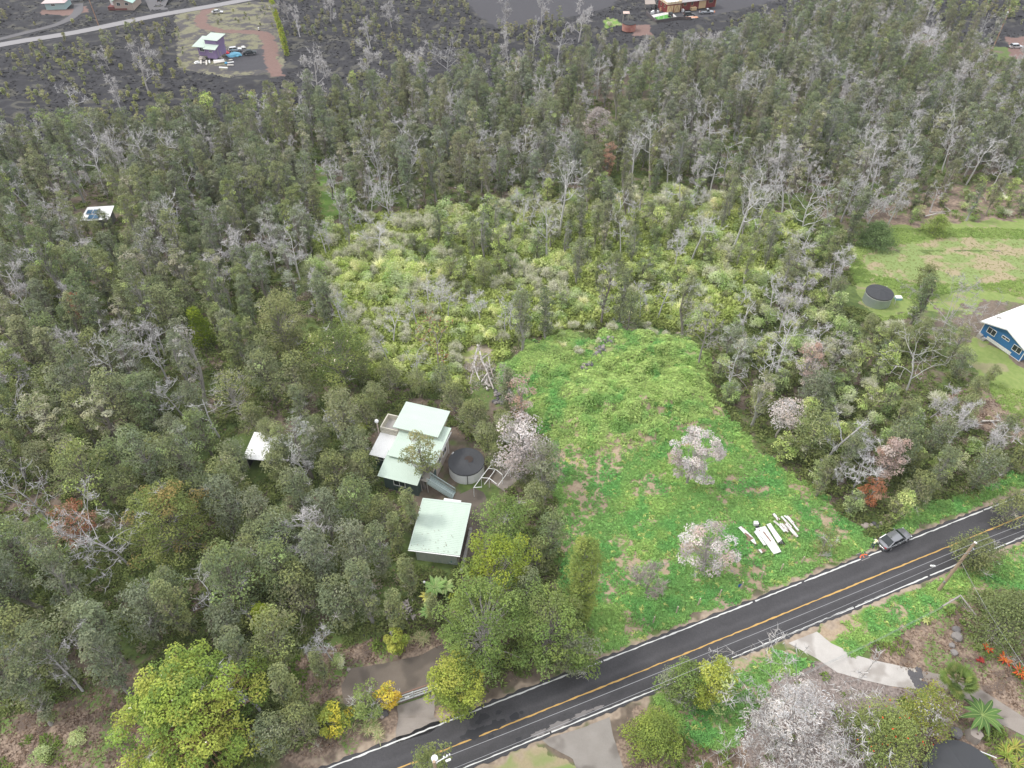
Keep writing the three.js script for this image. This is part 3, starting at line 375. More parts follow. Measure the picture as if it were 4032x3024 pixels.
const NOUN = { forest: 'leafy forest tree', fading: 'half dead grey green tree', snag: 'bare silvery dead tree', greyfuzz: 'grey twiggy dead tree', rust: 'tree with dead rust leaves', scrub: 'yellow green bush', brush: 'dry pale leafless bush', thicket: 'young green tree', sapling: 'dusty green sapling' };
function plant(kind, i, x, z, turn, s, sy, tint, label, group, name) {
  const v = Array.isArray(kind) ? kind[0] : KIND[kind][i % KIND[kind].length], L = LABELS[kind] ?? [name ?? 'tree', 'tree', 'crown'], [lab, grp] = label ? [label, group] : (() => { const a = [LOOK[kind][i % LOOK[kind].length], ...(HUE[kind] ? [HUE[kind][tint % 5]] : []), NOUN[kind], kind === 'sapling' ? 'on the black lava' : landmark(x, z)].join(' '); return [a, a + ' set']; })();
  const o = thing(name ?? L[0], lab, L[1], V(x, LAND(x, z), z), turn, grp); o.scale.set(s, s * sy, s); if (LABELS[kind] && kind !== 'scrub' && kind !== 'brush') { const k = BARE_PART.has(kind) ? 0.34 : 0.16; o.rotation.set((noise(x * 3.3, z * 2.1) - 0.5) * k, turn, (noise(x * 2.7 + 40, z * 3.9) - 0.5) * k); }
  part(o, 'trunk', v.trunk, woodMat); part(o, BARE_PART.has(kind) ? 'branches' : L[2], v.crown, BARE_PART.has(kind) ? woodMat : TINT[tint % TINT.length]);
  return o;
}
// things in the photograph that random trees must not stand in front of
const KEEP = [
  [[1430, 1600], [1500, 1560], [1600, 1560], [1800, 1660], [1790, 1780], [1930, 1780], [1960, 1900], [1880, 1960], [1900, 2240], [1590, 2240], [1560, 2180], [1640, 1960], [1470, 1900]],
  [[960, 1700], [1090, 1700], [1090, 1820], [960, 1820]], [[310, 800], [450, 800], [450, 880], [310, 880]],
  [[3370, 1110], [3520, 1110], [3520, 1240], [3370, 1240]], [[3840, 1180], [4032, 1170], [4032, 1480], [3840, 1360]], [[3400, 2060], [3620, 2060], [3620, 2220], [3400, 2220]],
  [[740, 130], [1100, 130], [1110, 290], [740, 290]], [[2420, 0], [2960, 0], [2900, 70], [2640, 100], [2520, 140], [2420, 140]], [[150, 0], [720, 0], [720, 50], [150, 50]],
  [[2235, 2070], [2345, 2070], [2345, 2440], [2235, 2440]], D1, D1A, [[1700, 2640], [1900, 2560], [1900, 2760], [1700, 2800]], [[3930, 100], [4032, 100], [4032, 200], [3930, 200]], [[1830, 1370], [1960, 1370], [1960, 1560], [1830, 1560]], D3,
];
const ROADPIX = []; for (let i = 0; i < RS.length; i += 6) { const p = RS[i], [a, b, s] = proj(p.x, 0, p.z); if (a > -300 && a < PW + 300 && b < PH + 400) ROADPIX.push([a, b, s]); }
function clearOf(x, z, H, W, own) {
  const y = T(z); for (const f of [0.25, 0.55, 0.85, 1]) { const [px, py, s] = proj(x, y + H * f, z), R = W * 0.42 * s; for (const P of KEEP) { if (inPoly(px, py, P)) return false; for (let k = 0; k < 8; k++) if (inPoly(px + R * Math.cos(k * 0.785), py + R * 0.8 * Math.sin(k * 0.785), P)) return false; } for (const [a, b, q] of ROADPIX) { const d = Math.hypot(px - a, py - b); if (d < R + 3.4 * q) return false; } }
  return true;
}
const allTrees = [];   // [kind, variant, x, z, turn, scale, stretch, tint, pixel size]
const heroAt = [];
// trees picked out one by one: crown centre in the photo, height, width
function hero(name, label, px, py, H, W, make, mid = 0.6, tint = 0, group) {
  const g = G(px, py, H * mid), v = make(H, W); heroAt.push([g.x, g.z, W * 0.45]); if (W > 5.5 || H > 14) { const s = proj(g.x, g.y, g.z)[2] * W * 0.3; KEEP.push(Array.from({ length: 8 }, (_, k) => [px + s * Math.cos(k * 0.785), py + s * Math.sin(k * 0.785)])); }
  const o = plant([v], 0, g.x, g.z, 0, 1, 1, tint, label, group, name); if (v.bare) o.children[1].name = 'branches', o.children[1].material = woodMat; return o;
}
const bare = (v) => { v.bare = true; return v; };
const LF = (seed, e) => (H, W) => leafy(seed, { H, W, ...e });
hero('spreading_tree', 'huge yellow green spreading tree with a domed crown beside the driveway', 735, 2800, 12.5, 17, LF(1, { base: 0.1, shape: 'dome', clumps: 190, leaves: 125, size: 0.30, pal: SPRING, twig: 0.01, bark: [0.30, 0.18, 0.115], clumpR: 1.12, fill: 0.6, trunkR: 0.5, flower: [0.002, [0.7, 0.68, 0.5]] }), 0.55);
hero('yellow_tree', 'bright yellow green bushy tree at the gate beside the road', 1795, 2690, 7.5, 7, LF(2, { base: 0.08, clumps: 60, leaves: 108, size: 0.27, pal: YELLOW, twig: 0.02, clumpR: 1.0, shape: 'oval' }), 0.55);
hero('broad_tree', 'broad dark green tree with yellow tips behind the garage end', 1960, 2230, 11.5, 11, LF(3, { base: 0.3, shape: 'dome', clumps: 62, leaves: 93, size: 0.27, pal: [[0.23, 0.28, 0.04], [0.27, 0.31, 0.045], [0.19, 0.24, 0.045], [0.15, 0.20, 0.045]], twig: 0.09, clumpR: 1.05 }), 0.62);
hero('broad_tree', 'dark green dense tree between banana plants and the yellow tree', 1890, 2450, 13, 12, LF(4, { base: 0.12, clumps: 90, leaves: 102, size: 0.27, pal: DEEP, twig: 0.01, clumpR: 1.15 }), 0.55);
hero('broad_tree', 'dark green dense tree in front of the columnar cypress', 2150, 2470, 11.5, 10.5, LF(5, { base: 0.1, clumps: 80, leaves: 96, size: 0.27, pal: [...DEEP, [0.14, 0.17, 0.06]], twig: 0.04, clumpR: 1.1 }), 0.55);
hero('broad_tree', 'rounded grey green tree at the road verge below the cypress', 2280, 2570, 6.5, 6, LF(6, { base: 0.08, clumps: 44, leaves: 87, size: 0.26, pal: [...DEEP, ...GLAUC], twig: 0.08 }), 0.55);
hero('columnar_cypress', 'tall narrow columnar cypress standing at the edge of the clearing', 2300, 2275, 16, 4.6, LF(7, { base: 0.03, shape: 'column', clumps: 120, leaves: 120, size: 0.24, pal: [[0.24, 0.29, 0.08], [0.20, 0.25, 0.065], [0.28, 0.325, 0.09], [0.17, 0.22, 0.06]], twig: 0, clumpR: 0.8, lean: 0.01, wide: 0.35 }), 0.55);
hero('broad_tree', 'bright mid green tree beside the garage and pipe frame', 2000, 2060, 9.5, 8.6, LF(8, { base: 0.1, clumps: 58, leaves: 93, size: 0.26, pal: [[0.16, 0.225, 0.06], [0.19, 0.25, 0.075], [0.13, 0.19, 0.055]], twig: 0.05 }), 0.55);
hero('open_crowned_tree', 'open crowned tree rising in front of the mint roofed house', 1655, 1785, 10.5, 6, LF(9, { base: 0.42, clumps: 34, leaves: 65, size: 0.26, pal: [[0.22, 0.24, 0.10], [0.26, 0.25, 0.12], [0.18, 0.20, 0.09]], twig: 0.06, clumpR: 0.75, bark: [0.30, 0.28, 0.26] }), 0.7);
hero('ash_leaved_tree', 'large dead tree of pinkish grey leaves beside the pipe frame', 2060, 1760, 12, 8.5, LF(10, { base: 0.22, clumps: 44, leaves: 96, size: 0.29, pal: ASH, twig: 0.06 }), 0.6);
hero('ash_leaved_tree', 'slim dead tree of pinkish leaves behind the large ashen one', 2050, 1560, 11, 5, LF(11, { base: 0.3, clumps: 20, leaves: 68, size: 0.27, pal: BLUSH, twig: 0.1 }), 0.62);
hero('ash_leaved_tree', 'half grey half green tree along the clearing edge', 2150, 1850, 12, 5.4, LF(12, { base: 0.1, clumps: 36, leaves: 68, size: 0.26, pal: [...GLAUC, ...GLAUC, ASH[0]], twig: 0.12 }), 0.55);
hero('ash_leaved_tree', 'leaning silvery pink dead tree alone in the middle of the clearing', 2735, 1790, 10, 9, LF(13, { base: 0.32, clumps: 38, leaves: 95, size: 0.29, pal: ASH, twig: 0.08, clumpR: 0.82, lean: 0.12, trunkR: 0.2, bark: [0.36, 0.33, 0.31] }), 0.62);
hero('ash_leaved_tree', 'dusty pink dead tree beside the white roofing sheets', 2790, 2160, 8.5, 8.6, LF(14, { base: 0.2, clumps: 52, leaves: 85, size: 0.26, pal: [...ASH, BLUSH[0]], twig: 0.3, clumpR: 0.85, bark: [0.36, 0.33, 0.31] }), 0.6);
hero('twiggy_dead_tree', 'low brown grey twiggy dead tree on bare patches of the clearing', 2555, 2290, 5.5, 5, (H, W) => bare(snag(15, { H, W, fuzz: 1500, limbs: 7, split: 0.15, pal: [[0.33, 0.28, 0.255], [0.4, 0.35, 0.32]] })), 0.55);
hero('ash_leaved_tree', 'forked tree with pale pink withered leaves at the clearing edge', 3090, 1625, 7.5, 6.4, LF(16, { base: 0.45, clumps: 22, leaves: 84, size: 0.26, pal: [ASH[2], ASH[0], BLUSH[2]], twig: 0.1, bark: [0.42, 0.38, 0.34] }), 0.7);
hero('ash_leaved_tree', 'narrow tree of withered brown pink leaves above the parked grey sedan', 3510, 1800, 10, 4.8, LF(17, { base: 0.32, clumps: 28, leaves: 87, size: 0.26, pal: BLUSH, twig: 0.03 }), 0.65);
hero('rust_leaved_tree', 'small rust and pink leaved tree just below the narrow withered one', 3440, 1940, 5, 3.8, LF(18, { base: 0.15, clumps: 16, leaves: 71, size: 0.24, pal: [...RUST, BLUSH[0]], twig: 0.1 }), 0.55);
hero('ash_leaved_tree', 'tall slender tree of dull pink withered leaves in the thicket', 3205, 1440, 10.5, 4.6, LF(19, { base: 0.25, clumps: 30, leaves: 71, size: 0.26, pal: [...BLUSH, ASH[1]], twig: 0.12, lean: 0.14 }), 0.6);
hero('great_grey_tree', 'great pale grey leafless tree spreading over the concrete drive', 3110, 2860, 10, 12.5, (H, W) => { const a = snag(20, { H, W: W * 0.95, fuzz: 2600, limbs: 13, split: 0.06, bark: [0.30, 0.28, 0.27], pal: [[0.47, 0.45, 0.435], [0.54, 0.52, 0.505]], twigW: 0.04 }), b = leafy(20, { H, W, base: 0.02, shape: 'dome', clumps: 84, leaves: 80, size: 0.36, wide: 0.2, pal: [[0.54, 0.52, 0.51], [0.60, 0.58, 0.57], [0.47, 0.445, 0.435]], twig: 0.3, clumpR: 1.05, bark: [0.33, 0.30, 0.29], fill: 0.6 }); return { trunk: mergeGeometries([a.trunk, a.crown]), crown: b.crown, H, W }; }, 0.45);
hero('yellow_tree', 'slim yellow leaved tree on the south verge of the road', 2815, 2690, 8.5, 5.4, LF(21, { base: 0.12, clumps: 46, leaves: 84, size: 0.27, pal: [YELLOW[0], YELLOW[1], YELLOW[3], LIME[0]], twig: 0.05, clumpR: 0.9 }), 0.58);
hero('round_bush_tree', 'round clipped looking green tree beside the cracked concrete drive', 2575, 2890, 5, 6.8, LF(22, { base: 0.05, shape: 'dome', clumps: 80, leaves: 93, size: 0.21, pal: [[0.20, 0.26, 0.06], [0.24, 0.29, 0.065], [0.17, 0.22, 0.055]], twig: 0, clumpR: 0.85 }), 0.5);
hero('broad_tree', 'dark grey green tree between the round tree and the yellow one', 2680, 2690, 7, 5.6, LF(23, { base: 0.1, clumps: 46, leaves: 81, size: 0.24, pal: [...DEEP, GLAUC[0]], twig: 0.06 }), 0.58);
hero('broad_tree', 'dull green tree standing directly behind the roadside pole', 3850, 2190, 5.2, 6.6, LF(24, { base: 0.2, clumps: 56, leaves: 78, size: 0.24, pal: [[0.15, 0.175, 0.07], [0.19, 0.205, 0.085], [0.13, 0.15, 0.065]], twig: 0.08 }), 0.5);
hero('broad_tree', 'wide dull green tree overhanging the garden by the wire fence', 3965, 2440, 7, 10, LF(25, { base: 0.1, shape: 'dome', clumps: 90, leaves: 81, size: 0.24, pal: [[0.15, 0.185, 0.07], [0.18, 0.21, 0.085], [0.13, 0.155, 0.065]], twig: 0.1 }), 0.5);
hero('flowering_tree', 'green leafy tree dotted with red blossoms beside the black tank', 3490, 2890, 6.5, 9.5, LF(26, { base: 0.08, shape: 'dome', clumps: 90, leaves: 96, size: 0.22, pal: [[0.20, 0.245, 0.075], [0.24, 0.275, 0.09], [0.16, 0.20, 0.065]], twig: 0.07, flower: [0.009, [0.72, 0.075, 0.03]] }), 0.5);
hero('silvery_tree', 'green tree with silvery leaf tips between palm and blossoming tree', 3650, 2790, 6.5, 6.4, LF(27, { base: 0.08, clumps: 50, leaves: 84, size: 0.22, pal: [[0.17, 0.20, 0.045], [0.24, 0.25, 0.05], [0.42, 0.41, 0.38], [0.15, 0.18, 0.05]], twig: 0.22 }), 0.55);
hero('rust_flushed_tree', 'wide olive tree flushed with rust new leaves in the left woods', 670, 2050, 11.5, 12.5, LF(28, { base: 0.2, shape: 'dome', clumps: 110, leaves: 93, size: 0.26, pal: [[0.17, 0.205, 0.06], [0.20, 0.225, 0.07], [0.25, 0.20, 0.075], [0.15, 0.185, 0.06]], twig: 0.04, clumpR: 1.15 }), 0.55);
hero('blossoming_tree', 'great dark green tree with cream blossoms beside the scrub', 1330, 1400, 12.5, 11.5, LF(29, { base: 0.15, clumps: 95, leaves: 90, size: 0.27, pal: [[0.14, 0.185, 0.055], [0.18, 0.225, 0.07], [0.12, 0.16, 0.055], [0.22, 0.25, 0.08]], twig: 0.03, clumpR: 1.2, flower: [0.012, [0.62, 0.56, 0.42]] }), 0.55);
hero('blossoming_tree', 'tall pale olive tree next to the cream blossoming one', 1110, 1260, 12, 9.5, LF(30, { base: 0.2, clumps: 70, leaves: 84, size: 0.27, pal: [[0.22, 0.235, 0.105], [0.25, 0.26, 0.12], [0.19, 0.21, 0.09]], twig: 0.05, clumpR: 1.15 }), 0.6);
hero('fern_tree', 'vivid green ferny tree deep in the left woods', 790, 1290, 8, 6.5, LF(31, { base: 0.1, shape: 'cone', clumps: 50, leaves: 71, size: 0.32, pal: [[0.20, 0.27, 0.03], [0.26, 0.31, 0.035], [0.16, 0.22, 0.03]], twig: 0.06, wide: 0.3 }), 0.5);
hero('fern_tree', 'vivid green ferny conifer above the huge yellow green tree', 1050, 2470, 7, 5, LF(32, { base: 0.03, shape: 'cone', clumps: 50, leaves: 78, size: 0.34, pal: [[0.15, 0.21, 0.025], [0.20, 0.25, 0.03], [0.24, 0.27, 0.03]], twig: 0, wide: 0.25 }), 0.4);
hero('open_branched_tree', 'wide fine twigged pale tree behind the white carport roof', 920, 1540, 8.5, 9.5, LF(33, { base: 0.2, shape: 'dome', clumps: 64, leaves: 40, size: 0.22, pal: [[0.24, 0.265, 0.10], [0.28, 0.30, 0.13]], twig: 0.42, clumpR: 1.1, bark: [0.4, 0.38, 0.35] }), 0.55);
hero('rust_leaved_tree', 'bright orange rust dead tree in the left woods', 297, 1205, 7, 3.8, LF(34, { base: 0.2, clumps: 20, leaves: 71, size: 0.26, pal: RUST, twig: 0.03 }), 0.6);
hero('rust_leaved_tree', 'wide dull rust dead tree touching a large silvery bare tree', 285, 2065, 8, 6, LF(35, { base: 0.3, clumps: 26, leaves: 68, size: 0.26, pal: [RUST[1], RUST[3], [0.31, 0.17, 0.11]], twig: 0.2 }), 0.65);
hero('rust_leaved_tree', 'small dull rust tree below the wide rust one', 190, 2185, 6, 3.6, LF(36, { base: 0.3, clumps: 16, leaves: 62, size: 0.24, pal: [RUST[1], RUST[3], [0.31, 0.17, 0.11]], twig: 0.15 }), 0.65);
hero('bare_tree', 'largest silvery bare tree with spreading limbs in the left woods', 445, 2130, 9.5, 10, (H, W) => bare(snag(37, { H, W, fuzz: 1500, limbs: 9, split: 0.3 })), 0.6);
hero('bare_tree', 'silvery bare tree with long horizontal limbs by the rust trees', 120, 1950, 8.5, 8, (H, W) => bare(snag(38, { H, W, fuzz: 200, limbs: 7, split: 0.3 })), 0.6);
hero('round_bush_tree', 'large round blue green bush at the top of the dry lawn', 3450, 925, 5, 9, LF(39, { base: 0.02, shape: 'dome', clumps: 90, leaves: 78, size: 0.26, pal: [[0.13, 0.19, 0.075], [0.16, 0.22, 0.09], [0.11, 0.16, 0.065]], twig: 0.02 }), 0.5);
hero('round_bush_tree', 'light green feathery bush at the top of the dry lawn', 3690, 885, 4.5, 6, LF(40, { base: 0.02, shape: 'dome', clumps: 50, leaves: 78, size: 0.24, pal: [[0.20, 0.26, 0.065], [0.23, 0.29, 0.08]], twig: 0 }), 0.5);
hero('lawn_tree', 'small dark tree standing alone on the dry lawn', 3655, 1090, 6.5, 5, LF(41, { base: 0.15, clumps: 36, leaves: 71, size: 0.24, pal: [[0.15, 0.165, 0.07], [0.18, 0.195, 0.08]], twig: 0.08 }), 0.6);
hero('bare_tree', 'wide bare grey tree between the steel tank and the blue house', 3740, 1240, 9, 10.5, (H, W) => bare(snag(42, { H, W, fuzz: 2200, limbs: 9, split: 0.35, pal: [[0.38, 0.355, 0.34], [0.45, 0.43, 0.41]] })), 0.65);
hero('bare_tree', 'stark white forked bare tree below the wide grey one', 3620, 1440, 9.5, 8, (H, W) => bare(snag(43, { H, W, fuzz: 60, limbs: 6, split: 0.35, pal: [[0.52, 0.51, 0.49], [0.6, 0.59, 0.57]] })), 0.6);
hero('bare_tree', 'great silvery bare tree at the top edge of the scrub', 1525, 760, 11, 8.5, (H, W) => bare(snag(44, { H, W, fuzz: 900, limbs: 9, split: 0.2 })), 0.6);
hero('bare_tree', 'tall pale bare tree reaching above the forest by the lava', 1755, 215, 13, 11, (H, W) => bare(snag(45, { H, W, fuzz: 700, limbs: 8, split: 0.4 })), 0.7);
hero('bare_tree', 'bare tree with many upright limbs above the fallen logs', 3190, 800, 11, 9, (H, W) => bare(snag(46, { H, W, fuzz: 250, limbs: 9, split: 0.15 })), 0.6);
hero('ash_leaved_tree', 'dense mauve grey withered tree in the middle of the upper forest', 2350, 480, 11, 10, LF(47, { base: 0.35, shape: 'dome', clumps: 44, leaves: 87, size: 0.30, pal: [[0.38, 0.335, 0.32], [0.43, 0.38, 0.365], [0.33, 0.29, 0.275]], twig: 0.05, clumpR: 1.15 }), 0.65);
hero('rust_leaved_tree', 'tall brown rust withered tree next to the mauve grey one', 2395, 625, 10, 4.2, LF(48, { base: 0.2, clumps: 24, leaves: 68, size: 0.27, pal: [[0.30, 0.19, 0.14], [0.34, 0.21, 0.15]], twig: 0.2 }), 0.6);
hero('bare_tree', 'dark forked tree with a rusty leaf tuft beside the log pile', 1715, 1350, 9.5, 6, (H, W) => bare(snag(49, { H, W, fuzz: 60, limbs: 5, split: 0.4, bark: [0.3, 0.27, 0.25], leafPal: RUST, leafN: 160 })), 0.6);
hero('bare_tree', 'thin half stripped trunk standing in stones by the clearing', 1985, 1490, 6.5, 2.2, (H, W) => bare(snag(50, { H, W, fuzz: 420, limbs: 8, split: 0.3, pal: [[0.42, 0.38, 0.33]] })), 0.6);
hero('dark_trunk_tree', 'tall dark forked trunk with grey twigs at the clearing corner', 2770, 1350, 11, 6, (H, W) => bare(snag(51, { H, W, fuzz: 900, limbs: 7, split: 0.35, bark: [0.27, 0.25, 0.235], pal: [[0.36, 0.34, 0.32], [0.42, 0.40, 0.38]] })), 0.6);
hero('verge_shrub_tree', 'small olive tree between the fence posts and the parked grey sedan', 3260, 2130, 4.6, 4.4, LF(52, { base: 0.2, clumps: 24, leaves: 62, size: 0.22, pal: [[0.17, 0.19, 0.075], [0.21, 0.225, 0.09]], twig: 0.15 }), 0.6);
hero('pole_top_tree', 'small leafy tree growing up around the lamp pole', 1700, 3010, 7.5, 4.6, LF(53, { base: 0.3, clumps: 30, leaves: 62, size: 0.24, pal: [[0.16, 0.19, 0.07], [0.2, 0.23, 0.09]], twig: 0.05 }), 0.75);
hero('garden_shrub', 'yellow leaved shrub on the bank above the damp driveway', 1560, 2530, 3.6, 3.2, LF(54, { base: 0.05, clumps: 18, leaves: 78, size: 0.26, pal: YELLOW, twig: 0.03 }), 0.5);
hero('garden_shrub', 'orange yellow shrub touching the end of the white gate', 1535, 2740, 3.4, 3.2, LF(55, { base: 0.1, clumps: 18, leaves: 68, size: 0.24, pal: [[0.46, 0.33, 0.05], [0.48, 0.40, 0.06], [0.34, 0.33, 0.06]], twig: 0.1 }), 0.55);
hero('garden_shrub', 'mixed green shrub with grey twigs before the damp driveway', 1440, 2770, 4, 4.6, LF(56, { base: 0.05, clumps: 26, leaves: 71, size: 0.24, pal: [[0.15, 0.20, 0.06], [0.2, 0.25, 0.08]], twig: 0.2 }), 0.5);
hero('garden_shrub', 'yellow green shrub by the road at the spiky plants', 1310, 2830, 4, 4, LF(57, { base: 0.05, clumps: 24, leaves: 74, size: 0.26, pal: [[0.40, 0.36, 0.05], [0.22, 0.27, 0.06], [0.3, 0.33, 0.06]], twig: 0.03 }), 0.5);
for (let k = 0; k < 9; k++) { const f = k / 8, v = [KIND.colu ??= [leafy(60, { H: 6, W: 2.4, base: 0.02, shape: 'column', clumps: 40, leaves: 30, size: 0.34, clumpR: 0.55, pal: [[0.27, 0.30, 0.05], [0.33, 0.34, 0.06], [0.2, 0.25, 0.05]], twig: 0, lean: 0.01 })]][0][0]; const g = G(1068 + 62 * f, 10 + 205 * f); heroAt.push([g.x, g.z, 1.5]); plant([v], 0, g.x, g.z, k, 0.9 + 0.3 * noise(k * 3.1, 1), 1.1, k, 'narrow yellow green conifer in the row beside the red dirt road', 'conifer row by the red dirt road', 'row_conifer'); }

for (const [px, py, v, s] of [[1505, 2020, 2, 0.85], [1610, 2015, 7, 0.8], [1490, 2170, 5, 0.9], [1600, 2260, 7, 0.75], [1400, 1760, 0, 0.85], [1310, 1850, 2, 0.9], [1395, 1960, 3, 0.9], [1250, 2190, 6, 1.0], [1440, 2330, 5, 1.0], [1170, 2330, 2, 1.1], [1330, 2380, 0, 1], [1100, 2230, 3, 1], [1560, 2400, 7, 0.8], [1280, 2030, 1, 0.9], [1180, 1930, 0, 0.9], [1330, 1590, 2, 0.8], [1480, 1560, 9, 0.7], [1540, 1470, 7, 0.8], [1420, 1450, 9, 0.7], [1790, 1560, 2, 0.75], [1880, 1640, 7, 0.8], [1920, 1730, 9, 0.75], [940, 2560, 5, 0.9], [1130, 2700, 7, 0.9], [1180, 2850, 2, 0.8], [1060, 2900, 0, 0.8], [200, 2600, 5, 1], [420, 2620, 6, 0.95], [80, 2500, 2, 1.1], [330, 2440, 0, 1], [560, 2420, 1, 1], [700, 2380, 7, 1], [100, 2760, 5, 0.9], [2160, 2110, 3, 0.8], [2110, 1960, 4, 0.8], [2080, 2330, 5, 0.8], [4000, 1980, 2, 0.8], [3880, 1850, 0, 0.9], [3720, 1850, 5, 0.8], [3620, 1920, 2, 0.8], [3560, 1660, 7, 0.9], [3700, 1720, 0, 0.8], [3330, 1790, 5, 0.8], [3250, 1870, 7, 0.7], [1115, 1745, 9, 0.75], [1000, 1650, 2, 0.75], [1090, 1840, 4, 0.8], [1060, 1700, 4, 0.7], [1110, 1800, 0, 0.8], [402, 852, 4, 0.45], [330, 880, 4, 0.6], [440, 890, 10, 0.7], [380, 905, 4, 0.6], [930, 1800, 0, 0.8], [1840, 1630, 7, 0.7], [1975, 1660, 2, 0.6], [1740, 1490, 0, 0.7], [1990, 1700, 9, 0.8], [1650, 1500, 9, 0.7], [1960, 1800, 7, 0.6], [1420, 1850, 7, 0.8], [1440, 1620, 7, 0.8], [1560, 2100, 7, 0.7], [2110, 2180, 2, 0.7], [1230, 1720, 0, 0.85], [1180, 1600, 5, 0.8], [1250, 2620, 7, 0.6], [1700, 2400, 7, 0.6], [2070, 1860, 7, 0.6], [3700, 1340, 4, 0.7], [3790, 1430, 0, 0.7], [3850, 1530, 4, 0.6], [3640, 1300, 4, 0.65], [3905, 1470, 4, 0.5], [3560, 1340, 4, 0.7], [3330, 1020, 4, 0.6], [3300, 1130, 0, 0.7], [3420, 1280, 4, 0.6], [3520, 1310, 4, 0.6], [3770, 1350, 9, 0.7], [3950, 1700, 0, 0.7], [3800, 1620, 4, 0.8], [2290, 860, 5, 0.8], [2080, 830, 9, 0.8]]) {
  const k = px > 1300 && px < 2100 && py < 2000 ? v % 5 : v, vv = KIND.forest[k], H = vv.H * s, g = G(px, py, H * 0.55); heroAt.push([g.x, g.z, vv.W * s * 0.5]); allTrees.push(['forest', k, g.x, g.z, px * 0.7, s, 1, px + v, 99]);
}

